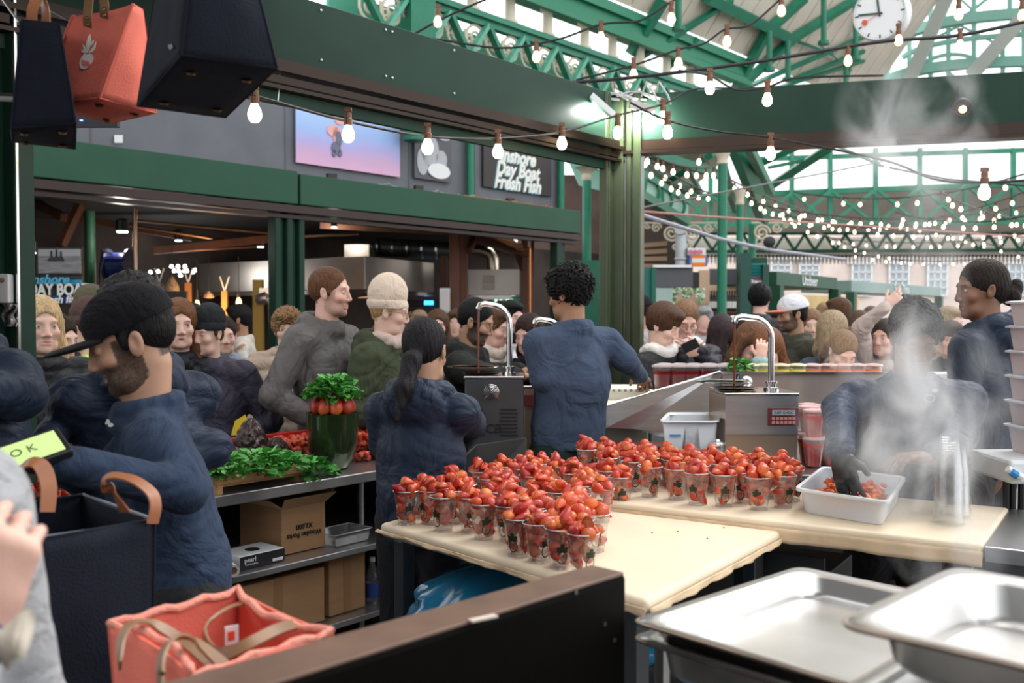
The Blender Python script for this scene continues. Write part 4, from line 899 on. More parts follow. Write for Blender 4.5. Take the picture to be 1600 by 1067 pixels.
# cardboard boxes
M_card = mat('cardboard', (.45,.25,.12), .75, var=.1, vscale=4, bump=.05, bscale=60, stretch=(1,1,6)); M_cardl = mat('cardboard cut edge', (.62,.4,.22), .8); M_tape = mat('parcel tape', (.38,.2,.09), .3)
def cbox(px0, px1, z0, h, dep, off, label, name='cardboard_box', tape=True, lid=True):
    a, c = ca(px0, off, z0), ca(px1, off, z0); t = thing(name, label, 'box', (a+c)/2); d = (c-a).normalized()
    b = MB(); b.prism([a.xy[:], c.xy[:], (c-AN*dep).xy[:], (a-AN*dep).xy[:]], z0, z0+h); b.build('box_body', M_card, t, bevel=.004)
    if tape:
        m_ = (a+c)/2; b = MB(); b.bar(m_+AN*.001+Vector((0,0,h*.02)), m_+AN*.001+Vector((0,0,h)), .045, .002, up=AN); b.bar(m_+Vector((0,0,h+.001)), m_-AN*dep+Vector((0,0,h+.001)), .045, .002); b.build('tape', M_tape, t)
    return t, a, c, d
cbox(352, 505, .272, .235, .4, .06, 'long closed cardboard box on the bottom shelf, left one')
cbox(512, 569, .272, .255, .3, .08, 'squarer taped cardboard box on the bottom shelf, beside the water bottle')
t, a, c, d = cbox(438, 507, .577, .2, .3, .12, 'open cardboard box of wooden forks standing upside down on the middle shelf', tape=False)
b = MB(); zt_ = .777
b.add([c+Vector((0,0,.2)), c-AN*.3+Vector((0,0,.2)), c-AN*.3+d*.05+Vector((0,0,.27)), c+d*.06+Vector((0,0,.26))], [(0,1,2,3)]); b.add([a+Vector((0,0,.2)), c+Vector((0,0,.2)), c+AN*.05+d*.02+Vector((0,0,.245)), a+AN*.05-d*.02+Vector((0,0,.245))], [(0,1,2,3)])
b.add([a+Vector((0,0,.2)), a-AN*.3+Vector((0,0,.2)), a-AN*.3-d*.05+Vector((0,0,.24)), a-d*.06+Vector((0,0,.24))], [(0,1,2,3)])
b.build('flap', M_cardl, t, solid=.004)
for k, s_ in enumerate(('Wooden Forks', 'X1,000')): text(s_, .03, (a+c)/2+AN*.003+Vector((0,0,.075+.035*k)), -d, (0,0,-1), M_black, t, offset=.0006, depth=.0006)
t, a, c, d = cbox(372, 442, .577, .055, .16, .05, 'low white and black glove box on the middle shelf', 'glove_box', tape=False)
t.children[0].data.materials[0] = mat('white carton', (.75,.75,.76), .5)
b = MB(); b.bar(a+AN*.001+Vector((0,0,.0275)), c+AN*.001+Vector((0,0,.0275)), .002, .05); b.build('black_front', mat('carton black', (.02,.02,.022), .4), t)
b = MB(); q = (a+c)/2-AN*.07+Vector((0,0,.056)); b.lathe([(.03,0),(.03,.0015)], q, 20); b.build('opening', M_black, t)
text('pearl', .028, a+(c-a)*.22+AN*.003+Vector((0,0,.036)), d, (0,0,1), M_white, t, depth=.0006); text('latex free gloves', .009, a+(c-a)*.25+AN*.003+Vector((0,0,.018)), d, (0,0,1), M_white, t, depth=.0006)
b = MB(); b.bar(a+(c-a)*.72+AN*.002+Vector((0,0,.014)), a+(c-a)*.96+AN*.002+Vector((0,0,.014)), .002, .012); b.build('printed_label', M_white, t)
t = thing('paper_roll', 'white paper roll lying endwise on the middle shelf by the glove box', 'paper roll', ca(352,.05,.577)); q = ca(362, -.01, .6); e_ = ca(330, .28, .6)
b = MB(); b.tube([e_, q], .024, 18, cap=False); b.tube([q, e_], .015, 14, cap=False); b.build('paper', mat('white paper', (.78,.77,.75), .6), t, smooth=True)
b = MB(); MX_ = (q-e_).to_track_quat('Z','Y').to_matrix(); b.lathe([(.015,0),(.0245,0)], q, 18, M=MX_, cap=False); b.build('paper_end', mat('roll end', (.5,.45,.4), .7), t)
b = MB(); b.tube([e_+ (q-e_)*.3, e_+(q-e_)*.98], .0148, 14); b.build('hollow_core', mat('brown core', (.14,.08,.05), .8), t)
t = thing('plastic_tray', 'small clear plastic tray on the middle shelf right of the open box', 'tray', ca(552,.1,.577)); a, c = ca(522,.06,.577), ca(580,.06,.577); P4 = [a, c, c-AN*.16, a-AN*.16]
b = MB(); loft(b, [rring(P4,.9,.579,4,.01), rring(P4,1.0,.63,4,.012)], cap0=True); b.build('tray_body', M_clear, t, solid=.002); b = MB(); loft(b, [rring(P4,1.0,.63,4,.012), rring(P4,1.05,.632,4,.014)]); b.build('rim', M_cleard, t, solid=.002)
t = thing('water_bottle', 'small clear plastic water bottle with a blue label on the bottom shelf', 'bottle', ca(580,.1,.272)); q = ca(580,.1,.272)
b = MB(); b.lathe([(.026,0),(.03,.01),(.03,.05),(.028,.06),(.03,.07),(.03,.13),(.02,.165),(.012,.18),(.012,.195)], q, 18); b.build('bottle_body', M_clear, t, smooth=True)
b = MB(); b.lathe([(.014,.193),(.014,.212)], q, 14); b.build('cap', M_white, t); b = MB(); b.lathe([(.0306,.03),(.0306,.095)], q, 18, cap=False); b.build('label', mat('blue label', (.03,.06,.25), .5), t, smooth=True)
# wooden crate of mint
LEAFM = mat('mint leaf', (.035,.22,.03), .45, var=.35, vscale=30, col2=(.12,.42,.07)); LEAFM2 = mat('pale mint leaf', (.16,.42,.12), .5)
def leafpile(name, label, cat, P, rx, ry, h, n, seed, fn=None, parent=None, size=.03, up=.6):
    r_ = random.Random(seed); b = MB()
    for k in range(n):
        a = r_.uniform(0,6.28); u = math.sqrt(r_.random()); x, y = rx*u*math.cos(a), ry*u*math.sin(a); z = h*(1-u**2.2)*r_.uniform(.55,1)
        c = Vector(P)+A*x-AN*y+Vector((0,0,z)); c.z += r_.uniform(-.008,.008)
        d = (A*math.cos(a+r_.uniform(-.9,.9))-AN*math.sin(a+r_.uniform(-.9,.9))+Vector((0,0,r_.uniform(-.5,up)))).normalized(); s, _, u_ = frame(d); tw = r_.uniform(-.8,.8); s = s*math.cos(tw)+u_*math.sin(tw); nn = s.cross(d)
        l = size*r_.uniform(.7,1.3); w = l*.42; b.mi = 0 if r_.random() < .75 else 1
        v = [c, c+d*l*.3+s*w*.7+nn*.15*w, c+d*l*.65+s*w*.8+nn*.1*w, c+d*l*.95+s*w*.3-nn*.1*w, c+d*l-nn*.2*w, c+d*l*.95-s*w*.3-nn*.1*w, c+d*l*.65-s*w*.8+nn*.1*w, c+d*l*.3-s*w*.7+nn*.15*w, c+d*l*.5-nn*.25*w]
        b.add(v, [(0,1,8),(1,2,8),(2,3,8),(3,4,8),(4,5,8),(5,6,8),(6,7,8),(7,0,8)])
    o = b.build(name, [LEAFM, LEAFM2], parent, smooth=False)
    if parent is None: tag(o, label, cat, kind='stuff')
    return o
a, c = ca(337,.03,CZ), ca(474,.03,CZ); t = thing('wooden_crate', 'shallow pale wooden crate holding the mint at the front of the counter', 'crate', (a+c)/2); d = (c-a).normalized(); M_pine = mat('pine wood', (.55,.3,.12), .6, var=.2, vscale=9, stretch=(1,1,.2))
b = MB(); b.bar(a+Vector((0,0,.06)), c+Vector((0,0,.06)), .012, .045); b.build('front_slat', M_pine, t)
b = MB(); b.bar(a-AN*.22+Vector((0,0,.06)), c-AN*.22+Vector((0,0,.06)), .012, .045); b.build('back_slat', M_pine, t)
for q in (a+d*.015, c-d*.015): b = MB(); b.bar(q+Vector((0,0,.045)), q-AN*.22+Vector((0,0,.045)), .022, .09); b.build('side_board', M_pine, t)
b = MB(); b.bar(a-AN*.11+Vector((0,0,.03)), c-AN*.11+Vector((0,0,.03)), .2, .012); b.build('base_board', M_pine, t)
text('Organic', .035, (a+c)/2+AN*.009+Vector((0,0,.062))+d*.02, d, (0,0,1), mat('burnt lettering', (.12,.05,.02), .7), t, shear=.4, depth=.0006)
leafpile('mint_leaves', 'heaped green mint leaves overflowing the wooden crate on the counter', 'mint', (a+c)/2-AN*.08+Vector((0,0,.07)), .27, .15, .065, 620, 1, size=.042)
leafpile('mint_sprigs', 'loose mint sprigs trailing onto the counter between crate and green pot', 'mint', c+AN*-.03+d*.07+Vector((0,0,.012)), .1, .07, .07, 150, 2, size=.04)
# dark ridged pods
for px, py, r_, h, lb in ((391,683,.07,.245,'tall dark wrinkled pod standing upright behind the mint'),(360,703,.06,.14,'low dark wrinkled pod left of the upright one'),(430,700,.065,.15,'low dark wrinkled pod right of the upright one, by the strawberries')):
    q = ca(px,.33,CZ); b = MB(); k_, n_ = 26, 36; vs = []
    def pf(u, v): 
        a = 2*math.pi*u; rr_ = r_*max(.02, math.sin(math.pi*(v*.88+.1)))**.6*(1+.1*math.sin(a*9+3*math.sin(v*9))+.07*math.sin(v*38+4*math.sin(a*3)))
        return (q.x+rr_*math.cos(a), q.y+rr_*math.sin(a), q.z+h*v)
    b.grid(pf, 44, 30); tag(b.build('cocoa_pod', mat('dark pod skin', (.035,.016,.014), .3, var=.5, vscale=20, bump=.3, bscale=40), smooth=True), lb, 'cocoa pod')
# green glazed pot with big berries and mint
q = ca(519,.2,CZ); t = thing('green_pot', 'tall dark green glazed pot on the counter with strawberries and mint in its mouth', 'pot', q); s_ = q.y/F; pr = 40.5*s_; ph = 88*s_
b = MB(); b.lathe([(pr*.45,0),(pr*.62,ph*.03),(pr*.82,ph*.2),(pr*.94,ph*.45),(pr*.99,ph*.75),(pr*1.0,ph*.96),(pr*1.02,ph),(pr*.94,ph*1.0),(pr*.9,ph*.8)], q, 48, cap=False); b.build('pot_body', mat('green glaze', (.04,.062,.025), .2, metal=.5, coat=.6, var=.3, vscale=5), t, smooth=True)
b = MB(); b.lathe([(.001,ph*.86),(pr*.9,ph*.86)], q, 30, cap=False); b.build('inner_disc', M_inner, t)
big = colmesh('big strawberry', *berry_shape(.085,.034,0,3), MBerry); rr = random.Random(4)
for k in range(9):
    a = k*2*math.pi/9+.2; o = bpy.data.objects.new('strawberry', big); COL.objects.link(o); o.location = q+Vector((math.cos(a)*pr*.62, math.sin(a)*pr*.64, ph+.035)); o.rotation_euler = (Vector((-math.cos(a)*.35, -math.sin(a)*.35, 1))).to_track_quat('Z','Y').to_euler(); o.scale = (.95,.95,1.25)
    tag(o, 'large red strawberry standing in a ring around the mint inside the green pot', 'strawberry', 'strawberries in the green pot')
leafpile('mint_bunch', 'bunch of fresh mint on top of the strawberries in the green pot', 'mint', q+Vector((0,0,ph+.07)), .105, .105, .1, 420, 6, size=.04)
# rows of strawberry cups behind (all stuff) and red tray
S3 = ([], [], []); rr = random.Random(21)
def heap(px0, px1, off0, off1, z0, h, n, sc=1.1):
    for k in range(n):
        px = rr.uniform(px0, px1); o_ = rr.uniform(off0, off1); p = ca(px, o_, z0+rr.random()*h); stuff_add(S3, rr.choice((0,1,2,3,5)), p, rotm(rr), sc)
heap(398, 478, .36, .57, CZ+.02, .09, 330); heap(556, 640, .22, .55, CZ+.01, .12, 420); heap(352, 372, .42, .57, CZ+.02, .07, 60); heap(45, 100, .05, .3, CZ+.02, .1, 260)
o = bpy.data.objects.new('strawberry_heap', colmesh('heap', *S3, MBerry)); COL.objects.link(o); tag(o, 'heaped strawberries spread along the back of the left counter behind pot and crate', 'strawberries', kind='stuff')
b = MB(); b.bar(ca(352,.6,CZ+.065), ca(478,.6,CZ+.065), .02, .13); b.bar(ca(352,.36,CZ+.01), ca(352,.6,CZ+.01), .02, .02); tag(b.build('red_board', mat('red board', (.45,.01,.01), .4), bevel=.003), 'bright red upright board behind the counter strawberries', 'board')
b = MB(); q = ca(376,.8,1.06); b.add([q+Vector((-.05,0,-.05)), q+Vector((.04,0,-.05)), q+Vector((.02,0,.05)), q+Vector((-.03,0,.02))], [(0,1,2,3)]); tag(b.build('yellow_card', mat('yellow card', (.8,.55,.02), .5), solid=.006), 'small yellow card poking up behind the red board', 'card')
b = MB(); b.bar(ca(352,.65,.5), ca(480,.65,.5), .02, 1.0); b.bar(ca(-200,.65,.45), ca(345,.65,.45), .02, .88); b.bar(ca(485,.65,.45), ca(745,.65,.45), .02, .88); struct(b.build('panel_counter_front', M_fgreen))

# ================================================================ chocolate fountains and the back counter
def fountain(label, px0, px1, pytop, pybase, Y, dep, mside, variant, spx=None):
    a, c = at(px0, pytop, Y), at(px1, pytop, Y); z1 = a.z; z0 = zat(pybase, Y); w = c.x-a.x
    t = thing('chocolate_fountain', label, 'chocolate machine', ((a.x+c.x)/2, Y+dep/2, z0)); mx = (a.x+c.x)/2
    b = MB(); b.box((mx, Y+dep/2, (z0+z1)/2), (w, dep, z1-z0)); b.build('cabinet', mside, t, bevel=.006)
    b = MB(); b.box((mx, Y+dep/2, z1+.006), (w*1.03, dep*1.05, .012)); b.build('lid_plate', M_steel2, t, bevel=.003)
    dx = w*.26; sx, sy = mx+dx, Y+dep*.45
    b = MB(); b.lathe([(.035,0),(.035,.012),(.024,.014),(.024,.03),(.03,.031),(.03,.04),(.02,.042)], (sx,sy,z1+.012), 20); b.build('pipe_collar', M_steel2, t, smooth=True)
    H_ = .34*(Y/4.4)**.3; tip = mx-w*.28; zt__ = z1+H_; pts = [Vector((sx,sy,z1+.03)), Vector((sx,sy,zt__-.09))]
    for k in range(1,7): an = k*math.pi/12; pts.append(Vector((sx-.09*(1-math.cos(an)), sy-.0*k, zt__-.09+.09*math.sin(an))))
    pts += [Vector((tip+.03,sy-.02,zt__+.006)), Vector((tip+.008,sy-.02,zt__)), Vector((tip,sy-.02,zt__-.02))]
    b = MB(); b.tube(pts, .0145, 14); b.build('spout_pipe', M_steel2, t, smooth=True)
    b = MB(); b.tube([pts[-1]+Vector((0,0,.01)), Vector((tip,sy-.02,z1+.015))], [.006,.0042], 8); b.build('chocolate_stream', mat('melted chocolate', (.17,.055,.02), .15), t, smooth=True)
    b = MB(); b.lathe([(.001,.016),(.09,.014),(.1,.02),(.085,.012)], (tip+.01,sy,z1+.004), 24); b.build('chocolate_pool', MATS['melted chocolate'], t, smooth=True)
    b = MB(); b.lathe([(.1,.03),(.125,.034),(.127,.038),(.1,.035)], (tip-.03,sy+.08,z1+.01), 28, cap=False); b.lathe([(.001,.031),(.1,.03)], (tip-.03,sy+.08,z1+.01), 28, cap=False); b.build('pan_lid', M_steel2, t, smooth=True)
    return t, mx, w, z0, z1
M_brown = mat('warm steel front', (.55,.43,.32), .3, metal=.85, var=.12, vscale=3)
t, mx, w, z0, z1 = fountain('chocolate fountain machine on the right with a keypad, left of the steaming man', 1133, 1247, 618, 745, 4.35, .36, M_brown, 0)
b = MB(); b.box((mx, 4.347, z1-.085), (w*.995, .006, .17)); b.build('upper_panel', M_steel, t)
p = at(1224, 651, 4.34); b = MB(); b.box((p.x, 4.342, p.z), (.135,.01,.078)); b.build('control_panel', mat('maroon panel', (.14,.03,.035), .35), t, bevel=.002)
b = MB(); b.box((p.x, 4.335, p.z+.018), (.1,.006,.022)); b.build('display', mat('lcd', (.35,.45,.48), .3), t)
for r_ in range(2):
    for k in range(6): b = MB(); b.box((p.x-.045+k*.018, 4.335, p.z-.007-r_*.018), (.013,.006,.012)); b.build('key', mat('key pink', (.55,.25,.22), .5), t)
text('JUST CHOC', .016, Vector((p.x, 4.3305, p.z+.018)), (1,0,0), (0,0,1), M_black, t, depth=.0005)
t, mx, w, z0, z1 = fountain('grey chocolate fountain machine with fan grille and ICB vents behind the ponytailed woman', 726, 818, 592, 700, 4.62, .3, M_steeld, 1)
p = at(768, 612, 4.6); b = MB()
for r_ in (.006,.013,.02,.027,.034): b.tube([p+Vector((r_*math.cos(a),-.004,r_*math.sin(a))) for a in [k*math.pi/10 for k in range(20)]], .0016, 5, closed=True)
for s_ in (-1,1): b.bar(p+Vector((-.034*s_,-.006,-.034)), p+Vector((.034*s_,-.006,.034)), .004, .003, up=(0,1,0))
b.build('fan_grille', M_steel2, t)
for r_ in range(8):
    z = z0+.03+r_*.017
    for x0, x1 in ((-.12,-.035),(.035,.12)): b = MB(); b.box((mx-.01+(x0+x1)/2, 4.617, z+.03), (x1-x0-.01*(r_%2), .004, .008)); b.build('vent_slot', M_black, t)
text('ICB', .06, Vector((mx-.01, 4.612, z0+.09)), (1,0,0), (0,0,1), M_black, t, depth=.001)
t, mx, w, z0, z1 = fountain('third chocolate fountain partly hidden behind the standing man in navy', 818, 900, 606, 706, 5.3, .34, M_brown, 2)
p = at(826, 626, 5.28); b = MB(); b.box((p.x+.02, 5.29, p.z), (.1,.01,.06)); b.build('control_panel', MATS['maroon panel'], t)
# dark guard panel under machine, back counter
b = MB(); b.add([at(722,716,4.3), at(745,695,4.3), at(822,684,4.4), at(822,770,4.4), at(722,790,4.3)], [(0,1,2,3,4)]); tag(b.build('guard_panel', M_steeld, solid=.02), 'dark steel guard panel standing below the grey fountain machine', 'panel')
t = thing('back_counter', 'steel back counter behind the second table, fountain machine and juice cups on it', 'counter', (1.2,4.6,0))
b = MB(); b.box((1.2, 4.62, T2-.03), (1.16,.95,.05)); b.build('worktop', M_steel, t, bevel=.004); b = MB(); b.box((1.2, 4.75, .44), (1.12,.6,.86)); b.build('cabinet', M_steeld, t)
b = MB(); b.box((-.17, 4.8, .9), (.4,.5,.05)); b.box((-.17, 4.85, .43), (.36,.36,.89)); tag(b.build('side_counter', M_steeld), 'low dark steel stand under the grey fountain machine', 'counter')
b = MB(); b.box((.2, 5.5, .84), (.5,.45,.05)); b.box((.2, 5.55, .41), (.46,.3,.82)); tag(b.build('side_counter', M_steeld), 'dark steel stand under the half hidden third fountain machine', 'counter')
t = thing('splash_guard', 'sloping brushed steel guard between the navy server and the keypad machine', 'guard', at(1040,700,5.05)); b = MB()
b.add([at(946,634,5.0), at(1125,580,5.2), at(1125,690,5.2), at(1032,682,5.12), at(994,670,5.08), at(946,668,5.0)], [(0,1,2,3,4,5)]); b.build('guard_sheet', M_steel, t, solid=.014)
b = MB(); b.tube([at(946,634,4.99), at(1125,580,5.19)], .006, 8); b.build('folded_edge', M_steel2, t); b = MB(); b.bar(at(1127,581,5.19), at(1127,700,5.19), .02, .03); b.build('corner_post', M_steel2, t)
t = thing('steel_screen', 'wide upright steel screen behind the keypad machine and steaming man', 'screen', at(1330,700,5.1))
for x0, x1 in ((1129,1150),(1156,1540)): b = MB(); p, q = at(x0,583,5.15), at(x1,583,5.15); b.box(((p.x+q.x)/2, 5.16, (p.z+.93)/2), (q.x-p.x, .02, p.z-.93)); b.build('steel_sheet', mat('rosy brushed steel', (.62,.52,.49), .3, metal=.8, var=.1, vscale=3), t)
b = MB(); p, q = at(1128,583,5.12), at(1540,583,5.12); b.box(((p.x+q.x)/2, 5.15, p.z), (q.x-p.x, .05, .012)); b.build('top_fold', M_steel2, t)
t = thing('wall_socket', 'small round steel fitting on the splash back above the machine lid', 'fitting', at(1165,600,5.13)); b = MB(); b.lathe([(.03,0),(.03,.02),(.015,.03)], at(1165,596,5.12), 14, M=Matrix.Rotation(math.pi/2,3,'X')); b.lathe([(.02,0),(.02,.02),(.01,.03)], at(1165,607,5.12), 14, M=Matrix.Rotation(math.pi/2,3,'X')); b.build('housing', M_steel2, t)
# serving ledge outside with juice cups
zl = zat(583, 5.5)-.03
t = thing('serving_ledge', 'pale serving ledge outside the splash back, sealed juice cups standing on it', 'ledge', at(1260,700,5.6)); b = MB(); b.box((2.3, 5.5, zl-.03), (1.62,.36,.06)); b.box((2.3,5.6,zl/2), (1.6,.1,zl-.06)); b.build('ledge_top', M_white, t, bevel=.005)
t = thing('paper_ledge', 'cream paper covered ledge with faint leaf print right of the navy server', 'ledge', at(975,640,5.3)); b = MB(); p, q = at(930,588,5.3), at(1030,588,5.3); b.box(((p.x+.73)/2, 5.47, .6), (.73-p.x, .34, 1.2)); b.build('ledge_block', mat('cream printed paper', (.82,.78,.66), .6), t, bevel=.01)
b = MB(); b.prism([at(925,640,5.0).xy[:], (.72,5.12), (.72,5.29), at(925,640,5.29).xy[:]], 1.06, 1.14); b.build('sloping_top', MATS['cream printed paper'], t)
for k in range(9): b = MB(); p = at(950+k*9, 610, 5.29); b.lathe([(.006,0),(.009,.004)], p, 6, M=Matrix.Rotation(math.pi/2,3,'X')); b.build('printed_mark', mat('faint print', (.35,.33,.22), .6), t)
def jcup(label, P, col, s=1.0, cat_g=None, lid=True, nm='juice_cup'):
    key = (col, s, lid)
    if key not in JC:
        pr = thing(nm, label, 'cup', group=None); b = MB(); b.lathe([(.03*s,.002),(.0295*s,.0),(.043*s,.095*s),(.001,.095*s)], (0,0,0), 18); b.build('juice', mat('juice '+col, JCOL[col], .25, var=.1), pr, smooth=True)
        b = MB(); b.lathe([(.0305*s,0),(.0445*s,.108*s),(.047*s,.11*s),(.047*s,.113*s)], (0,0,0), 18, cap=False); b.build('cup_body', M_clear, pr, smooth=True)
        if lid: b = MB(); b.lathe([(.048*s,.112*s),(.046*s,.119*s),(.02*s,.124*s),(.001,.122*s)], (0,0,0), 18, cap=False); b.build('film_lid', mat('film lid '+col, tuple(.45*x+.4 for x in JCOL[col]), .25), pr, smooth=True)
        JC[key] = pr; c = pr
    else: c = copy_tree(JC[key])
    c.location = P; tag(c, label, 'cup', cat_g)
    if not cat_g and 'group' in c: del c['group']
    return c
JC = {}; JCOL = {'dark red': (.22,.004,.01), 'red': (.75,.03,.012), 'yellow': (.85,.7,.06), 'orange': (.8,.18,.05)}
b = MB(); p = at(1085,640,5.45); b.box((1.11, 5.5, .585), (.72,.35,1.17)); tag(b.build('cup_stand', M_white, bevel=.01), 'white stand carrying the dark red berry cups behind the sloping guard', 'stand')
for i, px in enumerate((1035,1059,1080,1104,1132)):
    for r_ in range(2): p = at(px+(r_*4), 572+.0, 5.42+.12*r_); jcup('sealed dark red berry cup, %s from the left on the white stand' % ORD[i] if r_ == 0 else 'sealed dark red berry cup in the rear row of the white stand', (p.x, p.y, 1.171), 'dark red', 1.25, None if r_ == 0 else 'dark red cups in the rear row')
for i, px in enumerate((1172,1196,1220,1246,1270,1294,1317,1340,1364)):
    p = at(px, 583, 5.45); jcup('sealed %s juice cup, %s from the left along the serving ledge' % ('yellow' if px < 1262 else 'orange red', ORD[i]), (p.x, p.y, zl+.001-.05), 'yellow' if px < 1262 else 'orange', 1.1)
for i, (px, Y, k) in enumerate(((1271,4.36,0),(1271,4.36,1),(1263,4.52,1),(1263,4.64,1),(1295,4.4,0),(1295,4.4,1),(1262,4.5,0),(1290,4.56,1),(1262,4.64,0),(1290,4.56,0))):
    p = at(px,700,Y); jcup('red juice cup in the double stacked block just right of the keypad machine', (p.x, Y, T2+.002+.122*k-.0), 'red', 1.05, 'red juice cups by the keypad machine')
for i, (px, Y, k) in enumerate(((1326,4.5,0),(1326,4.5,1),(1324,4.66,1),(1346,4.55,1),(1346,4.55,0))):
    p = at(px,700,Y); jcup('yellow juice cup stacked behind the steaming man\'s arm', (p.x, Y, T2+.002+.122*k), 'yellow', 1.05, 'yellow juice cups behind the arm')
leafpile('mint_sprig', 'small mint sprig on the steel ledge between red and yellow cups', 'mint', at(1156,578,5.3), .07, .05, .06, 90, 9, size=.04)
# white tub with scoop cups on back counter
a = at(1040,662,4.4); zr = at(1040,655,4.4).z; P4 = [at(1033,660,4.35), at(1121,668,4.35), at(1126,655,4.7), at(1045,652,4.7)]
for q in P4: q.z = zr
t = thing('plastic_tub', 'white translucent tub with a blue mark on the back counter left of the keypad machine', 'tub', (P4[0].x+.12,4.5,T2))
b = MB(); loft(b, [rring(P4,.82,T2+.002,5,.02), rring(P4,.97,zr-.01,5,.02)], cap0=True); b.build('tub_body', M_milky, t, smooth=True, solid=.002); b = MB(); loft(b, [rring(P4,.97,zr-.01), rring(P4,1.04,zr), rring(P4,1.05,zr-.008)]); b.build('rim', MATS['tub rim'], t, solid=.002)
b = MB(); p = at(1055,680,4.36); b.box((p.x,p.y-.005,p.z), (.05,.004,.008)); b.build('blue_mark', mat('blue pen', (.05,.3,.6), .5), t)
p = at(1076,712,4.28); b = None
for k in range(9):
    if k == 0:
        pr = thing('plastic_cup', '', 'cup'); b = MB(); b.lathe([(CR*1.03,0),(CR*1.0,.005),(CR*.93,.013),(CB*1.02,CH-.012),(CB,CH),(.001,CH-.004)], (0,0,0), 18, cap=False); b.build('cup_body', bpy.data.materials['stacked cup plastic'], pr, smooth=True); c = pr
    else: c = copy_tree(pr)
    c.location = (p.x, 4.22, T2+.002+.009*k); tag(c, 'empty clear cup nested in the short stack before the white tub', 'cup', 'empty cups before the white tub')
t = thing('metal_pot', 'small steel pot between the white tub and the keypad machine', 'pot', at(1121,700,4.35)); p = at(1121,690,4.35); b = MB(); b.lathe([(.03,0),(.033,.01),(.033,.09),(.036,.1),(.02,.11),(.012,.12)], (p.x,4.35,T2+.001), 20); b.build('pot_body', M_steel2, t, smooth=True); b = MB(); b.lathe([(.034,.1),(.03,.108),(.008,.112)], (p.x,4.35,T2+.001), 20); b.build('lid', M_steel, t)
b = MB()
for k in range(6): q = at(955+k*14,706,4.75); b.box((q.x, 4.9, .8), (.045,.05,.28))
b.bar((.5,4.92,.94), (1.1,4.92,.94), .2, .03); b.bar((.5,4.92,.67), (1.1,4.92,.67), .2, .03); tag(b.build('red_crate', mat('dark red crate', (.12,.025,.015), .6)), 'dark red slatted crate under the sloping steel guard', 'crate')

# ================================================================ things under the tables
def bagm(name, label, P, rx, ry, h, seed, m):
    def fn(u, v):
        a = 2*math.pi*u; r = math.sin(math.pi*min(.97,v*.9+.1))**.55; n_ = mnoise.noise(Vector((math.cos(a)*2,math.sin(a)*2,v*4+seed)))*.22+mnoise.noise(Vector((math.cos(a)*6,math.sin(a)*6,v*9+seed)))*.09
        return (P[0]+rx*r*(1+n_)*math.cos(a), P[1]+ry*r*(1+n_)*math.sin(a), P[2]+h*v)
    b = MB(); b.grid(fn, 64, 40); return tag(b.build(name, m, smooth=True), label, 'bag')
M_blue = mat('blue plastic film', (.01,.16,.3), .18, coat=.5, bump=.5, bscale=9)
q = tL.lerp(tB,.42)+e2*.25; bagm('plastic_bag', 'bulging blue plastic bag under the near work table', (q.x, q.y, .33), .42, .3, .5, 1, M_blue)
q = atz(1000,1000,.6); bagm('plastic_bag', 'crumpled blue plastic bag on the floor between partition and trays', (.33, 2.05, .3), .22, .2, .45, 5, M_blue)
q = f0.lerp(f1,.62)+n2*.25; t = thing('black_box', 'black cardboard box on the floor under the second table', 'box', (q.x,q.y,0)); b = MB(); b.box((q.x,q.y,.38), (.32,.3,.76), rz=math.atan2(d2.y,d2.x)); b.build('box_body', mat('black card', (.02,.02,.022), .6), t, bevel=.006); b = MB(); b.box((q.x-n2.x*.17,q.y-n2.y*.17,.72), (.3,.02,.18), rz=math.atan2(d2.y,d2.x)); b.build('flap', MATS['black card'], t)
q = f0.lerp(f1,.86)+n2*.3; t = thing('cardboard_box', 'brown cardboard box in the shadow under the second table', 'box', (q.x,q.y,0)); b = MB(); b.box((q.x,q.y,.33), (.4,.3,.66), rz=math.atan2(d2.y,d2.x)); b.build('box_body', M_card, t, bevel=.005); b = MB(); b.box((q.x-n2.x*.152,q.y-n2.y*.152,.33), (.05,.004,.64), rz=math.atan2(d2.y,d2.x)); b.build('tape', M_tape, t)

# ================================================================ foreground: partition, steel pans
z = 1.15
Pp = [atz(300,1058,z), atz(928,884,z), atz(980,896,z), atz(440,1067,z)]
dd = (Pp[1]-Pp[0]).normalized(); Pp[0] -= dd*.25; Pp[3] -= (Pp[2]-Pp[3]).normalized()*.25
b = MB(); b.prism([p.xy[:] for p in Pp], 0, z); b.mi = 1
pt = struct(b.build('partition', [mat('black brown board', (.003,.0025,.002), .6, spec=.06, bump=.05), M_black], bevel=.01, seg=3))
b = MB(); b.prism([((p-sum(Pp,Vector())/4)*.985+sum(Pp,Vector())/4).xy[:] for p in Pp], z-.003, z+.004); cp = b.build('top_edge', mat('worn brown edge', (.13,.07,.045), .5, var=.2, vscale=14), bevel=.003); cp.parent = pt
b = MB(); q = atz(755,967,z+.004); b.box(q+Vector((0,0,.001)), (.045,.012,.003), rz=.6); cc_ = b.build('chip', mat('pale chip', (.6,.5,.42), .7)); cc_.parent = pt
for px, py in ((900,925),(945,975),(960,1000)):
    b = MB(); r_ = ray(px,py); nrm = Vector(((Pp[2]-Pp[3]).y, -(Pp[2]-Pp[3]).x, 0)).normalized(); tt = (Pp[2]-Vector((0,0,CAMZ))).dot(nrm)/r_.dot(nrm); P = Vector((0,0,CAMZ))+r_*tt; b.lathe([(.004,-.001),(.004,.001)], P, 8, M=nrm.to_track_quat('Z','Y').to_matrix()); s_ = b.build('screw', M_steeld); s_.parent = pt
M_pan = mat('used pan steel', (.72,.7,.68), .3, metal=.95, var=.12, vscale=5, bump=.06, bscale=5)
M_panb = mat('scorched pan steel', (.3,.24,.2), .35, metal=.9, var=.5, vscale=7)
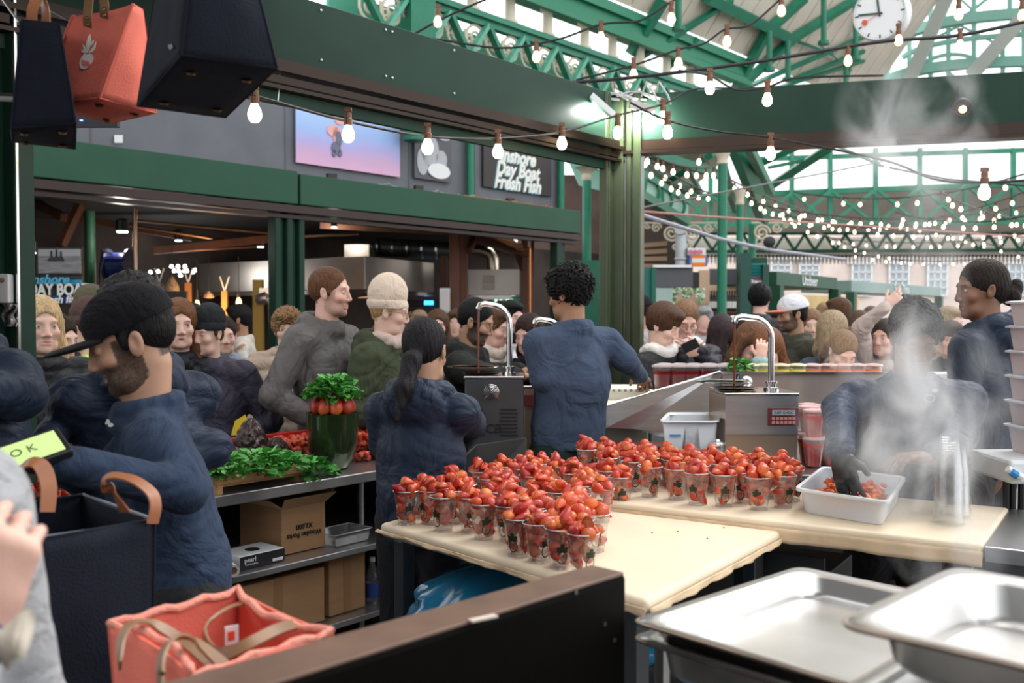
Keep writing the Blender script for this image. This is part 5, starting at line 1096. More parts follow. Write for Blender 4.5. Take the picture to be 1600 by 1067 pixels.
def pan(label, K, L0, z, depth, w2, rimw=.02, zoff=0, name='steel_pan'):
    """K back corner, L0 left corner; w2 length of the other side"""
    u = (L0-K); lu = u.length; u.normalize(); v = Vector((-u.y, u.x, 0)); v = v if v.x > 0 else -v
    C4 = [K, L0, L0+v*w2, K+v*w2]; ct = sum(C4, Vector())/4; t = thing(name, label, 'pan', (ct.x, ct.y, z-depth))
    def ring(dd, zz, r): 
        hu, hv = lu/2-dd, w2/2-dd; P4 = [ct+(-u*hu)-v*hv, ct+u*hu-v*hv, ct+u*hu+v*hv, ct-u*hu+v*hv]; return rring(P4, 1, zz, 8, r)
    b = MB(); rs = [ring(.0,z-.006,.035), ring(-.002,z-.002,.035), ring(.003,z,.035), ring(rimw,z-.002,.055), ring(rimw+.006,z-.008,.055), ring(rimw+.014,z-depth+.012,.055), ring(rimw+.026,z-depth,.05)]
    b2 = MB(); loft(b, rs[2:], cap1=False); b.build('pan_body', M_pan, t, smooth=True, solid=.0015)
    loft(b2, rs[:3]); b2.build('rolled_rim', M_panb, t, smooth=True, solid=.001)
    b = MB(); r0 = rs[-1]; b.add(r0, [tuple(range(len(r0)))]); b.build('pan_bottom', M_pan, t)
    return t, u, v
zA = 1.07; K = atz(1247,884,zA); L0 = atz(984,968,zA)
pan('large shallow steel pan on the left of the foreground pans', K, L0, zA, .045, .62, .022)
pan('second steel pan nested under the large shallow pan', K-Vector((0,0,.02)), L0-Vector((0,0,.02)), zA-.03, .07, .62, .022)
zB = 1.235; K = atz(1490,884,zB)+Vector((0,0,0)); L0 = atz(1305,972,zB)
pan('upper deep steel pan at the bottom right corner, brightest one', K, L0, zB, .06, .53, .024)
pan('lower steel pan with a scorched rim under the bright upper pan', K-Vector((0,0,.08))+Vector((-.012,-.01,0)), L0-Vector((0,0,.08))+Vector((-.012,-.01,0)), zB-.085, .1, .53, .024)
t = thing('steel_trolley', 'steel trolley carrying the foreground pans', 'trolley', (.7,1.65,0)); b = MB(); b.box((.93,1.5,.95), (.95,1.05,.03), rz=.75); b.build('trolley_top', M_steel, t, bevel=.004)
b = MB(); b.box((.95,1.45,1.01), (.5,.6,.09), rz=.75); b.build('raised_block', M_panb, t, bevel=.01)
b = MB(); b.box((.5,1.66,.985), (.26,.3,.035), rz=.75); b.build('cardboard_liner', M_kraft, t)
for dx, dy in ((-.1,.9),(.0,2.2),(.75,1.0),(1.4,1.6)): b = MB(); b.tube([(.3+dx*.8,dy*.6+.65,0),(.3+dx*.8,dy*.6+.65,.94)], .016, 8); b.build('leg', M_steel, t)

# right edge: stacked white tubs on a rack
t = thing('black_rack', 'black rack with a white plastic crate on it at the right edge', 'rack', at(1585,800,3.5)); xr = at(1600,700,3.5).x
for px in (1572,1583,1596): b = MB(); p = at(px,760,3.5); b.tube([(p.x,3.5,0),(p.x,3.5,zat(752,3.5))], .012, 8); b.build('rail', M_black, t)
b = MB(); p = at(1563,752,3.42); q = at(1640,715,3.42); b.box(((p.x+q.x)/2, 3.5, (p.z+q.z)/2), (q.x-p.x,.3,q.z-p.z)); b.build('white_crate', mat('white crate plastic', (.75,.75,.74), .4), t, bevel=.012)
b = MB(); p = at(1574,732,3.34); b.tube([p, p+Vector((.05,0,-.03))], .012, 8); b.build('paper_tube', M_white, t); b = MB(); p = at(1580,737,3.33); b.tube([p, p+Vector((.02,0,-.012))], .013, 8); b.build('blue_band', mat('blue band', (.03,.25,.6), .4), t)
for k in range(6):
    z = zat(713,3.5)+.002+k*.0885; t = thing('plastic_tub', 'white plastic tub, %s from the bottom of the stack at the right edge' % ORD[k], 'tub', (at(1640,700,3.5).x,3.5,z)); c = Vector((at(1640,700,3.5).x,3.5,0)); hw = c.x-at(1596,700,3.5).x
    P4 = [c+Vector((-hw,-.12,0)), c+Vector((hw,-.12,0)), c+Vector((hw,.12,0)), c+Vector((-hw,.12,0))]
    b = MB(); loft(b, [rring(P4,.85,z,5,.02), rring(P4,.97,z+.105,5,.02)], cap0=True); b.build('tub_body', mat('pinkish tub plastic', (.72,.6,.6), .35), t, smooth=True); b = MB(); loft(b, [rring(P4,.97,z+.094), rring(P4,1.1,z+.096), rring(P4,1.11,z+.102), rring(P4,.97,z+.105)]); b.build('rim', MATS['tub rim'], t, smooth=True)
# white device and tape on the left post
t = thing('control_box', 'white wall box with a small knob taped to the left green post', 'switch box', at(8,475,3.3)); b = MB(); p, q = at(-20,428,3.3), at(18,474,3.3); b.box(((p.x+q.x)/2,3.3,(p.z+q.z)/2), (q.x-p.x,.04,p.z-q.z)); b.build('housing', mat('off white plastic', (.6,.57,.55), .4), t, bevel=.006)
b = MB(); p = at(3,438,3.28); b.lathe([(.008,0),(.006,.012)], p, 10, M=Matrix.Rotation(math.pi/2,3,'X')); b.build('knob', MATS['chocolate steel'] if 'chocolate steel' in MATS else M_brass, t)
b = MB(); b.grid(lambda u, v: at(4+20*u+3*math.sin(v*9), 475+35*v, 3.28+.02*math.sin(u*9+v*7)), 10, 10); b.build('silver_tape', mat('silver tape', (.4,.38,.36), .3, metal=.6), t, solid=.003)
# ================================================================ people: distance fields meshed with surface nets
class SDF:
    def __init__(s): s.p = []
    def cap(s, a, b, ra, rb=None, k=.02, op='u', ax=None, fl=1): s.p.append(('c', np.array(a, float), np.array(b, float), ra, ra if rb is None else rb, k, op, None if ax is None else np.array(ax, float), fl)); return s
    def ell(s, c, r, M=None, k=.02, op='u'): s.p.append(('e', np.array(c, float), np.array(r, float), np.eye(3) if M is None else np.array(M, float), 0, k, op, None, 1)); return s
    def plane(s, c, n): s.p.append(('p', np.array(c, float), np.array(n, float), 0, 0, 0, 'cut', None, 1)); return s    # removes the side n points to
    def bounds(s):
        lo, hi = [], []
        for p in s.p:
            if p[6] != 'u': continue
            if p[0] == 'c': r = max(p[3], p[4])*max(1, 1/p[8]); lo.append(np.minimum(p[1], p[2])-r); hi.append(np.maximum(p[1], p[2])+r)
            elif p[0] == 'e': r = p[2].max(); lo.append(p[1]-r); hi.append(p[1]+r)
        return np.min(lo, 0), np.max(hi, 0)
    @staticmethod
    def dist(p, X, Y, Z):
        if p[0] == 'p': c, n = p[1], p[2]; return (X-c[0])*n[0]+(Y-c[1])*n[1]+(Z-c[2])*n[2]
        if p[0] == 'c':
            a, b = p[1], p[2]; ba = b-a; bb = max(ba@ba, 1e-9); x, y, z = X-a[0], Y-a[1], Z-a[2]
            h = np.clip((x*ba[0]+y*ba[1]+z*ba[2])/bb, 0, 1); x = x-ba[0]*h; y = y-ba[1]*h; z = z-ba[2]*h; d2 = x*x+y*y+z*z
            if p[7] is not None: q = x*p[7][0]+y*p[7][1]+z*p[7][2]; d2 = d2+q*q*(p[8]**2-1)
            return np.sqrt(d2)-(p[3]+(p[4]-p[3])*h)
        c, r, M = p[1], p[2], p[3]; x, y, z = X-c[0], Y-c[1], Z-c[2]
        q = [(x*M[0][i]+y*M[1][i]+z*M[2][i]) for i in range(3)]
        k0 = np.sqrt(sum((q[i]/r[i])**2 for i in range(3))); k1 = np.sqrt(sum((q[i]/r[i]**2)**2 for i in range(3)))+1e-9
        return k0*(k0-1)/k1
    def mesh(s, vox, fine=(), disp=None, maxd=.03):
        """vox coarse spacing; fine: list of (lo, hi, vox) boxes where the grid lines are closer"""
        lo, hi = s.bounds(); lo = lo-vox*1.6-.012; hi = hi+vox*1.6+.012; ax = []
        for i in range(3):
            pts = [lo[i]]
            while pts[-1] < hi[i]:
                x = pts[-1]; v = vox
                for a, b, fv in fine:
                    if a[i]-.001 <= x <= b[i]: v = min(v, fv)
                    elif x < a[i] < x+v: v = min(v, max(fv, a[i]-x))
                pts.append(x+v)
            ax.append(np.array(pts, np.float32))
        X, Y, Z = ax; D = np.full((len(X), len(Y), len(Z)), .3, np.float32); mg = vox*2.2
        for p in s.p:
            if p[0] == 'p': sl = (slice(None),)*3
            else:
                if p[0] == 'c': r = max(p[3], p[4])*max(1, 1/p[8]); a, b = np.minimum(p[1], p[2])-r, np.maximum(p[1], p[2])+r
                else: r = p[2].max(); a, b = p[1]-r, p[1]+r
                m = mg+p[5]+maxd*.6; sl = tuple(slice(np.searchsorted(ax[i], a[i]-m), np.searchsorted(ax[i], b[i]+m)) for i in range(3))
            xs, ys, zs = X[sl[0]][:, None, None], Y[sl[1]][None, :, None], Z[sl[2]][None, None, :]
            if 0 in (xs.size, ys.size, zs.size): continue
            d = s.dist(p, xs, ys, zs).astype(np.float32); A_ = D[sl]; k = p[5]
            if p[6] == 'u':
                if k > 0: h = np.maximum(k-np.abs(A_-d), 0)/k; D[sl] = np.minimum(A_, d)-h*h*k*.25
                else: D[sl] = np.minimum(A_, d)
            elif p[6] == 's':
                d = -d
                if k > 0: h = np.maximum(k-np.abs(A_-d), 0)/k; D[sl] = np.maximum(A_, d)+h*h*k*.25
                else: D[sl] = np.maximum(A_, d)
            else: D[sl] = np.maximum(A_, d)
        if disp is not None:
            near = np.abs(D) < maxd; ix = np.nonzero(near); D[ix] += disp(X[ix[0]], Y[ix[1]], Z[ix[2]]).astype(np.float32)
        D[0] = D[-1] = .3; D[:, 0] = D[:, -1] = .3; D[:, :, 0] = D[:, :, -1] = .3
        sg = D < 0; c = sg[:-1,:-1,:-1].astype(np.int8); 
        for dx in (0,1):
            for dy in (0,1):
                for dz in (0,1):
                    if dx+dy+dz: c = c+sg[dx:D.shape[0]-1+dx, dy:D.shape[1]-1+dy, dz:D.shape[2]-1+dz]
        I = np.array(np.nonzero((c > 0) & (c < 8))); n = I.shape[1]
        if n == 0: return [], [], None
        idm = np.full(c.shape, -1, np.int32); idm[tuple(I)] = np.arange(n)
        acc = np.zeros((n, 3), np.float32); cnt = np.zeros(n, np.float32)
        for a in range(3):
            o1, o2 = [j for j in range(3) if j != a]
            for u in (0,1):
                for v in (0,1):
                    q0 = [I[0].copy(), I[1].copy(), I[2].copy()]; q0[o1] += u; q0[o2] += v; q1 = [x.copy() for x in q0]; q1[a] += 1
                    d0, d1 = D[tuple(q0)], D[tuple(q1)]; m = (d0 < 0) != (d1 < 0); t = np.where(m, d0/(d0-d1+1e-12), 0)
                    P = np.stack(q0, 1).astype(np.float32); P[:, a] += t; acc += P*m[:, None]; cnt += m
        V = acc/cnt[:, None]; W = np.stack([np.interp(V[:, i], np.arange(len(ax[i])), ax[i]) for i in range(3)], 1)
        F_ = []
        for a in range(3):
            o1, o2 = [(1,2),(2,0),(0,1)][a]
            s0 = [slice(None)]*3; s1 = [slice(None)]*3; s0[a] = slice(0,-1); s1[a] = slice(1,None)
            E = np.array(np.nonzero(sg[tuple(s0)] != sg[tuple(s1)])); ok = (E[o1] > 0) & (E[o2] > 0) & (E[o1] < D.shape[o1]-1) & (E[o2] < D.shape[o2]-1); E = E[:, ok]
            def g(u, v): q = [E[0].copy(), E[1].copy(), E[2].copy()]; q[o1] -= u; q[o2] -= v; return idm[tuple(q)]
            f = np.stack([g(0,0), g(1,0), g(1,1), g(0,1)], 1); inside = sg[tuple(E)]; f[~inside] = f[~inside][:, ::-1]; F_.append(f)
        F_ = np.concatenate(F_); F_ = F_[(F_ >= 0).all(1)]
        return W, F_, D
def sdfobj(S, name, m, parent, vox, fine=(), disp=None, colf=None, maxd=.03):
    W, F_, _ = S.mesh(vox, fine, disp, maxd)
    if len(W) == 0: return None
    me = bpy.data.meshes.new(name); nf = len(F_); me.vertices.add(len(W)); me.vertices.foreach_set('co', W.astype(np.float32).ravel()); me.loops.add(nf*4); me.loops.foreach_set('vertex_index', F_.astype(np.int32).ravel())
    me.polygons.add(nf); me.polygons.foreach_set('loop_start', np.arange(0, nf*4, 4, dtype=np.int32)); me.update(calc_edges=True)
    if colf is not None:
        ca_ = me.color_attributes.new('Col', 'FLOAT_COLOR', 'POINT'); arr = np.ones((len(W), 4), np.float32); arr[:, :3] = colf(W); ca_.data.foreach_set('color', arr.ravel())
    me.materials.append(m); me.shade_smooth(); me.validate()
    return link(name, me, None, parent, off=False)
def wrinkle(amp, sc=1., seed=0):
    r_ = np.random.RandomState(seed); ws = r_.normal(size=(5,3)); ws /= np.linalg.norm(ws, axis=1)[:, None]; ws[:, 2] *= 1.6
    def f(x, y, z):
        s = 0; wx = x+.05*np.sin(z*14*sc+seed)+.03*np.sin(y*23*sc); wz = z+.05*np.sin(x*11*sc+1.3*seed)+.03*np.sin(y*17*sc+2)
        for i, w in enumerate(ws): fr = (13+10*i)*sc; q = np.sin((wx*w[0]+y*w[1]+wz*w[2])*fr+i*1.7); s = s+((1-np.abs(q))**3*1.3 if i % 2 else q*.35)*(1/(1+.35*i))
        return amp*(s-.35)
    return f
M_skin = mat('skin', (1,1,1), .5, vcol=True, sub=.12, bump=.06, bscale=160)
def cloth(name, col, rough=.8,  bump=.12, bscale=220, var=.05, sheen=.03): return mat(name, col, rough, var=var, vscale=12, bump=bump, bscale=bscale, sheen=sheen, spec=.25, fold=.8)
def hairm(name, col): return mat('hair '+name, col, .45, var=.45, vscale=26, bump=.9, bscale=40, stretch=(6,6,.7), spec=.18)
SK = {'pale': (.72,.46,.36), 'rosy': (.75,.45,.36), 'tan': (.5,.28,.18), 'olive': (.44,.25,.155), 'brown': (.2,.09,.05), 'dark': (.1,.042,.026), 'ltbrown': (.36,.18,.1)}
def rotmat(yaw=0, pitch=0, roll=0):    # pitch>0 nods down (faces -y), yaw>0 turns towards +x
    return np.array(Matrix.Rotation(R(yaw),3,'Z')@Matrix.Rotation(R(pitch),3,'X')@Matrix.Rotation(R(roll),3,'Y'))
def hand(S, W, d, nrm, side, curl=.5, s=1., spread=.12, point=False, thick=0):
    d = Vector(d).normalized(); nrm = Vector(nrm); nrm = (nrm-d*nrm.dot(d)).normalized(); sd = d.cross(nrm)*side; W = Vector(W)
    S.cap(W-d*.03*s, W+d*.03*s, (.026+thick)*s, (.032+thick)*s, .015, ax=nrm, fl=1.5)
    S.cap(W+d*.03*s-sd*.014*s, W+d*.085*s-sd*.026*s, (.02+thick)*s, (.017+thick)*s, .015, ax=nrm, fl=1.3); S.cap(W+d*.03*s+sd*.014*s, W+d*.08*s+sd*.026*s, (.02+thick)*s, (.016+thick)*s, .015, ax=nrm, fl=1.3)
    S.cap(W+d*.02*s, W+d*.085*s, (.021+thick)*s, (.019+thick)*s, .02, ax=nrm, fl=1.2)
    for i, (o, L_, r) in enumerate(((-.031,.074,.0088),(-.0105,.083,.0092),(.0105,.077,.0088),(.030,.06,.0078))):
        p = W+d*(.088-.003*abs(i-1.3))*s+sd*o*s; dd = (d+sd*spread*(i-1.5)*.6).normalized(); c = (.08 if (point and i == 0) else curl)*(1+.08*i)
        for seg_, l in enumerate((.45,.31,.24)):
            ang = c*(.6,1.1,.7)[seg_]; dd = (dd*math.cos(ang)+nrm*math.sin(ang)).normalized() if seg_ or True else dd
            q = p+dd*L_*l*s; S.cap(p, q, (r+thick)*s*(1-.05*seg_), (r+thick)*s*(.95-.07*seg_), .004); nrm_ = nrm; p = q
    p = W+d*.025*s-sd*.03*s; t1_ = (d*.75-sd*.75+nrm*.35).normalized(); q = p+t1_*.04*s; t2_ = (d*.9-sd*.3+nrm*.5).normalized(); u = q+t2_*.033*s
    S.cap(W+d*.012*s-sd*.012*s, p, (.015+thick)*s, (.014+thick)*s, .012); S.cap(p, q, (.0125+thick)*s, (.0105+thick)*s, .008); S.cap(q, u, (.0105+thick)*s, (.0088+thick)*s, .004)
LASTP = [None]
def decal(obj, shapes, m, name, parent, push=.002):
    """small printed shapes laid on the surface of obj; shapes are lists of pixel outlines"""
    bpy.context.view_layer.update(); Mi = obj.matrix_world.inverted(); o_ = Mi@Vector((0,0,CAMZ)); b = MB()
    for pts in shapes:
        vs = []
        for p in pts:
            d = (Mi.to_3x3()@ray(*p)).normalized(); ok, loc, nr, _ = obj.ray_cast(o_, d)
            if ok: vs.append(loc+nr*push)
        if len(vs) >= 3: b.add(vs, [tuple(range(len(vs)))])
    if b.v: b.build(name, m, parent, off=False, solid=.001)
def person(label, head, Y, skin='pale', yaw=0, hyaw=0, pitch=5, roll=0, hs=1.0, hair=('short','dark brown',(.035,.018,.01)), top=('jacket','navy cloth',(.012,.02,.045)), legs=(.02,.02,.025), lean=0, side_lean=0,
           arms='down', detail=1, beard=0, brow=1, glasses=None, hat=None, wid=1., hood=False, collar=True, hem=.72, bx=0, hands=None, logo=None, mouth=0, smile=0, cat='person', scarf=None, apron=None, thick=0., wr=None, stubble=0, gloves=None, seedv=0, hoodcol=None, eyes=1):
    """head: pixel of the head centre at depth Y; the body stands below it, offset by lean (m, forwards) and side_lean"""
    HC = at(head[0], head[1], Y); f = Vector((math.sin(R(yaw)), -math.cos(R(yaw)), 0)); sx = Vector((math.cos(R(yaw)), math.sin(R(yaw)), 0))
    base = Vector((HC.x, HC.y, 0))-f*lean-sx*side_lean; t = thing('person', label, cat, base, R(yaw)); Minv = Matrix.Rotation(-R(yaw), 3, 'Z')
    tl = lambda P: Minv@(Vector(P)-base)
    C = np.array(tl(HC)); K = max(.55, (C[2]+.115*hs+abs(lean)*.25)/1.76); Hm = rotmat(hyaw, pitch, roll)
    hp = lambda x, y, z: C+Hm@(np.array((x, -y, z))*hs)
    vh = {3: .0032, 2: .0045, 1: .0065, 0: .009}[detail]; vb = {3: .012, 2: .016, 1: .02, 0: .028}[detail]; vj = {3: .0075, 2: .009, 1: .012, 0: .018}[detail]
    nb = np.array((C[0]*.9, C[1]+.025*hs+.01, C[2]-.185*hs)); shz = nb[2]-.055*K; shw = .172*K*wid
    pel = np.array((0, .0, .92*K)); ch = np.array((nb[0]*.75, nb[1]*.75+.01, shz-.16*K))
    SH = {1: np.array((nb[0]+shw, nb[1]+.015, shz)), -1: np.array((nb[0]-shw, nb[1]+.015, shz))}
    def armpts(sd):
        a = arms if isinstance(arms, str) else arms[0 if sd == 1 else 1]
        s_ = SH[sd]
        if a == 'down': return s_+(sd*.07*K, .02, -.28*K), s_+(sd*.06*K, -.05, -.52*K)
        if a == 'bent': return s_+(sd*.08*K, .04, -.27*K), s_+(-sd*.03*K, -.22*K, -.3*K)
        if a == 'pocket': return s_+(sd*.13*K, .05, -.26*K), s_+(-sd*.02*K, -.12*K, -.4*K)
        if a == 'phone': return s_+(sd*.08*K, -.02, -.27*K), s_+(-sd*.13*K, -.23*K, -.2*K)
        if a == 'face': return s_+(sd*.06*K, -.08, -.25*K), s_+(-sd*.11*K, -.2*K, -.02*K)
        return np.array(tl(a[0])), np.array(tl(a[1]))
    AR = {sd: armpts(sd) for sd in (1, -1)}
    # ---- body
    S = SDF()
    S.ell(hp(0,-.016,.032), np.array((.074,.094,.086))*hs, Hm, .03); S.ell(hp(0,.018,-.035), np.array((.058,.07,.074))*hs, Hm, .03)
    S.cap(hp(-.03,.045,-.088), hp(.03,.045,-.088), .026*hs, k=.03); S.ell(hp(0,.068,-.102), np.array((.02,.018,.016))*hs, Hm, .02)
    if detail >= 1:
        S.cap(hp(-.034,.073,.02), hp(.034,.073,.02), .011*hs, k=.018); S.cap(hp(0,.084,.008), hp(0,.099,-.034), .0075*hs, .011*hs, .01)
        for e in (-1,1):
            S.ell(hp(e*.0115,.091,-.04), np.array((.0085,.011,.0075))*hs, Hm, .006); S.ell(hp(e*.04,.06,-.03), np.array((.022,.02,.02))*hs, Hm, .02)
            S.ell(hp(e*.0315,.095,-.0), np.array((.0165,.013,.0115))*hs, Hm, .01, 's'); S.ell(hp(e*.0315,.0725,-.001), np.array((.0125,.0125,.0125))*hs, Hm, .002)
        S.cap(hp(-.018,.0795,-.0655), hp(.018,.0795,-.0655), .0062*hs, k=.006); S.cap(hp(-.015,.0795,-.0765), hp(.015,.0795,-.0765), .0068*hs, k=.006)
        S.ell(hp(0,.0895,-.0712-.003*mouth), np.array((.021,.01,.0016+.006*mouth))*hs, Hm, .003, 's')
    for e in (-1,1):
        S.ell(hp(e*.077,-.008,-.012), np.array((.0075,.017,.031))*hs, Hm@rotmat(0,-12,e*8), .008)
        if detail >= 2: S.ell(hp(e*.085,-.004,-.008), np.array((.006,.009,.017))*hs, Hm, .004, 's')
    S.cap(hp(0,-.02,-.07), nb-(0,0,.02), .051*hs*(.9+.1*wid), .06*K, .03)
    S.cap(pel, ch, .115*K*wid, .12*K*wid, .05, ax=(0,1,0), fl=1.3); S.cap(SH[1], SH[-1], .05*K, k=.06)
    for sd in (1,-1):
        E, Hh = AR[sd]; S.cap(SH[sd], E, .043*K, .036*K, .03); S.cap(E, Hh, .035*K, .026*K, .02)
        hip = pel+(sd*.085*K, 0, -.02); kn = np.array((sd*.1*K, -.02, .48*K)); an = np.array((sd*.1*K, .02, .08))
        S.cap(hip, kn, .08*K, .055*K, .04); S.cap(kn, an, .052*K, .035*K, .03); S.cap(an+(0,.02,-.03), an+(0,-.13,-.035), .042, .034, .02, ax=(0,0,1), fl=1.1)
    fine = [(C-.135*hs-(0,0,.03), C+.135*hs, vh)]
    HSP = {}
    for sd in (1,-1):
        E, Hh = AR[sd]; hd = (hands or {}).get(sd); 
        d = Vector(Hh-E).normalized(); nrm = Vector((0,0,-1)); curl = .55; pt = False
        if hd: d = Minv@Vector(hd[0]); nrm = Minv@Vector(hd[1]); curl = hd[2]; pt = len(hd) > 3
        if detail >= 1 and arms != 'pocket': hand(S, Hh+np.array(d)*.01, d, nrm, sd, curl, K if K > .8 else .85, point=pt)
        elif arms != 'pocket': hand(S, Hh, d, nrm, sd, .5, K)
        if hd and detail >= 1: c_ = Hh+np.array(d)*.08; fine.append((c_-.11, c_+.11, .0045 if detail > 1 else .006)); 
        HSP[sd] = (Hh, d, nrm, curl, pt)
    base_c = np.array(SK[skin]); Hi = Hm.T; hcol = np.array(hair[2]) if hair else base_c
    def skincol(W):
        q = (W-C)@Hm/hs; q[:, 1] *= -1; c = np.tile(base_c, (len(W), 1)); r_ = np.random.RandomState(3)
        def blob(ce, ra, col, st=1, soft=.35):
            for e in ((-1,1) if ce[0] else (1,)):
                d_ = np.sqrt((((q-np.array((ce[0]*e, ce[1], ce[2])))/np.array(ra))**2).sum(1)); w = np.clip((1-d_)/soft, 0, 1)[:, None]*st; c[:] = c*(1-w)+np.array(col)*w
        red = base_c*np.array((1.08,.72,.7)); blob((.045,.06,-.035), (.03,.04,.025), red, .45, .8); blob((0,.1,-.035), (.018,.03,.02), red, .35, .8)
        if stubble or beard:
            jaw = (q[:, 2] > -.118+.5*np.clip(.035-q[:, 1],0,.08))*np.clip(((-q[:, 2]-.036)-np.clip(.05-q[:, 1], 0, .1)*-.25)/.012, 0, 1)*(q[:, 2] > -.135)*np.clip((q[:, 1]+.015)/.012, 0, 1)
            side_ = ((np.abs(q[:, 0]) > .05) & (np.abs(q[:, 0]) < .0715) & (q[:, 2] < .01) & (q[:, 1] > -.012) & (q[:, 1] < .045) & (q[:, 2] > -.085))
            jaw = jaw*(np.abs(q[:, 0]) < .0715); mo = np.sqrt((q[:, 0]/.024)**2+((q[:, 2]+.071)/.0095)**2) < 1; jaw = np.maximum(jaw, side_*1.)*(~mo); no = (np.abs(q[:, 0]) < .02) & (q[:, 2] > -.05); jaw = jaw*(~no)
            w = (jaw*(beard if beard else stubble))[:, None]*(.8+.2*r_.rand(len(W), 1)); c[:] = c*(1-w)+(hcol*.8)*w
        lip = base_c*np.array((1.0,.55,.55)); blob((0,.09,-.0665), (.022,.02,.0055), lip, .8, .4); blob((0,.09,-.0765), (.019,.02,.0065), lip, .8, .4)
        if mouth: blob((0,.09,-.0725), (.016,.03,.0045), (.05,.012,.012), .9, .4)
        if smile: blob((0,.09,-.0715), (.016,.03,.0035), (.7,.65,.6), .9, .4)
        if eyes and detail >= 1:
            blob((.0315,.086,-.001), (.0145,.02,.0062), (.62,.58,.55), 1, .3); blob((.0315,.09,-.0012), (.0058,.02,.0058), (.03,.018,.012), 1, .3); blob((.0315,.09,.0052), (.0165,.02,.0026), (.02,.012,.01), .85, .5)
        elif detail >= 1: blob((.0315,.09,-.002), (.0165,.02,.0022), (.03,.018,.012), .8, .5)
        if brow: blob((.0325,.085,.0195), (.0185,.03,.0042), hcol*.9, .85, .5)
        # scalp colour under the hair
        w = np.clip((q[:, 2]-.06)/.02, 0, 1)*(q[:, 1] < .07)+np.clip((-.045-q[:, 1])/.01, 0, 1)*(q[:, 2] > -.06)
        if hair and hair[0] not in ('bald',): w = np.clip(w, 0, 1)[:, None]*.85; c[:] = c*(1-w)+hcol*w
        c[W[:, 2] < .11] = (.02,.02,.02)
        if gloves:
            for sd in gloves: d_ = np.linalg.norm(W-(HSP[sd][0]+np.array(HSP[sd][1])*.09), axis=1); c[d_ < .115] = (.012,.012,.014)
        return c
    sdfobj(S, 'body', M_skin, t, vb, fine, colf=skincol)
    # ---- hair
    if hair and hair[0] != 'bald':
        st, nm, hc = hair; S = SDF(); g = {'crop': .004, 'short': .010, 'curly': .022, 'afro': .026, 'fade': .013, 'long': .012, 'pony': .008, 'bun': .007, 'bob': .016, 'bowl': .017, 'under': .007}.get(st, .01)
        if hat and st not in ('long','wavy','bob'): g = .002
        S.ell(hp(0,-.02,.036), (np.array((.076,.093,.086))+g)*hs, Hm, .01)
        if st in ('long','bob','wavy'):
            ln = {'long': .3, 'wavy': .27, 'bob': .14}[st]; 
            for e in (-1,1):
                S.cap(hp(e*.072,-.02,.01), hp(e*.088,-.015,-.12), .026*hs, .03*hs, .03); S.cap(hp(e*.088,-.015,-.12), hp(e*.085,.01,-.12-ln*.6), .03*hs, .022*hs, .03)
            S.cap(hp(0,-.075,.0), hp(0,-.085,-.1-ln*.5), .06*hs, .05*hs, .04, ax=Hm@np.array((0,1,0)), fl=1.3)
        elif st in ('pony','bun'):
            S.ell(hp(0,-.06,-.01), np.array((.062,.055,.06))*hs, Hm, .03)
            if st == 'bun':
                S.ell(hp(0,-.125,-.035), np.array((.045,.04,.045))*hs, Hm, .01); S.ell(hp(.0,-.15,.0), np.array((.03,.028,.035))*hs, Hm, .01)
            else: S.cap(hp(0,-.1,-.03), hp(0,-.15,-.07), .024*hs, .034*hs, .015); S.cap(hp(0,-.15,-.07), hp(.012,-.19,-.18), .036*hs, .034*hs, .02); S.cap(hp(.012,-.19,-.18), hp(.03,-.215,-.3), .034*hs, .008*hs, .02)
        else:
            S.ell(hp(0,-.055,-.02 if st != 'crop' else .0), np.array((.064,.05,.05))*hs, Hm, .02)
            for e in (-1,1): S.ell(hp(e*.072,.012,.0), np.array((.008,.014,.03))*hs, Hm, .01)
        if st in ('short','bowl','curly','afro','under','quiff','fade'):
            S.ell(hp(0,.02,.085), (np.array((.06,.07,.028))+g*.6)*hs, Hm, .02)
        # face opening
        fz = {'bowl': .03, 'curly': .048, 'afro': .066, 'pony': .076, 'bun': .076, 'crop': .076, 'short': .066}.get(st, .07)
        S.ell(hp(0,.118,fz-.125), np.array((.07,.092,.125))*hs, Hm, .008, 's')
        if hat: S.plane(hp(0,0,.034), Hm@np.array((0,-.1,1.)))
        if st in ('crop','short','afro','curly','quiff','bowl','fade'):
            for e in (-1,1): S.ell(hp(e*.09,.01,-.055), np.array((.03,.06,.045))*hs, Hm, .01, 's')
            S.ell(hp(0,-.08,-.12), np.array((.12,.1,.055))*hs, Hm, .01, 's')
        amp = {'curly': .009, 'afro': .006, 'fade': .004, 'crop': .001, 'wavy': .006, 'long': .003}.get(st, .0025); fr = {'curly': 3.2, 'afro': 5, 'wavy': 1.6}.get(st, 1.6)
        wf = wrinkle(amp, fr, seedv+3)
        if st in ('long','pony','bun','bob','short','bowl','wavy'):
            def wf(x, y, z, a=amp): 
                q = (np.stack([x, y, z], 1)-C)@Hm/hs; th = np.arctan2(q[:, 0], -q[:, 1]+.001); return a*(np.abs(np.sin(th*17+3*q[:, 2]*12))+.7*np.abs(np.sin(th*31+q[:, 2]*20))-.9)
        if st in ('afro','curly','fade'): wf = lambda x, y, z: amp*(np.sin(x*210+3*np.sin(z*70))*np.sin(y*190+2*np.sin(x*60))*np.sin(z*200+3*np.sin(y*65)))*1.6
        sdfobj(S, 'hair', hairm(nm, hc), t, vh*1.25, (), disp=wf)
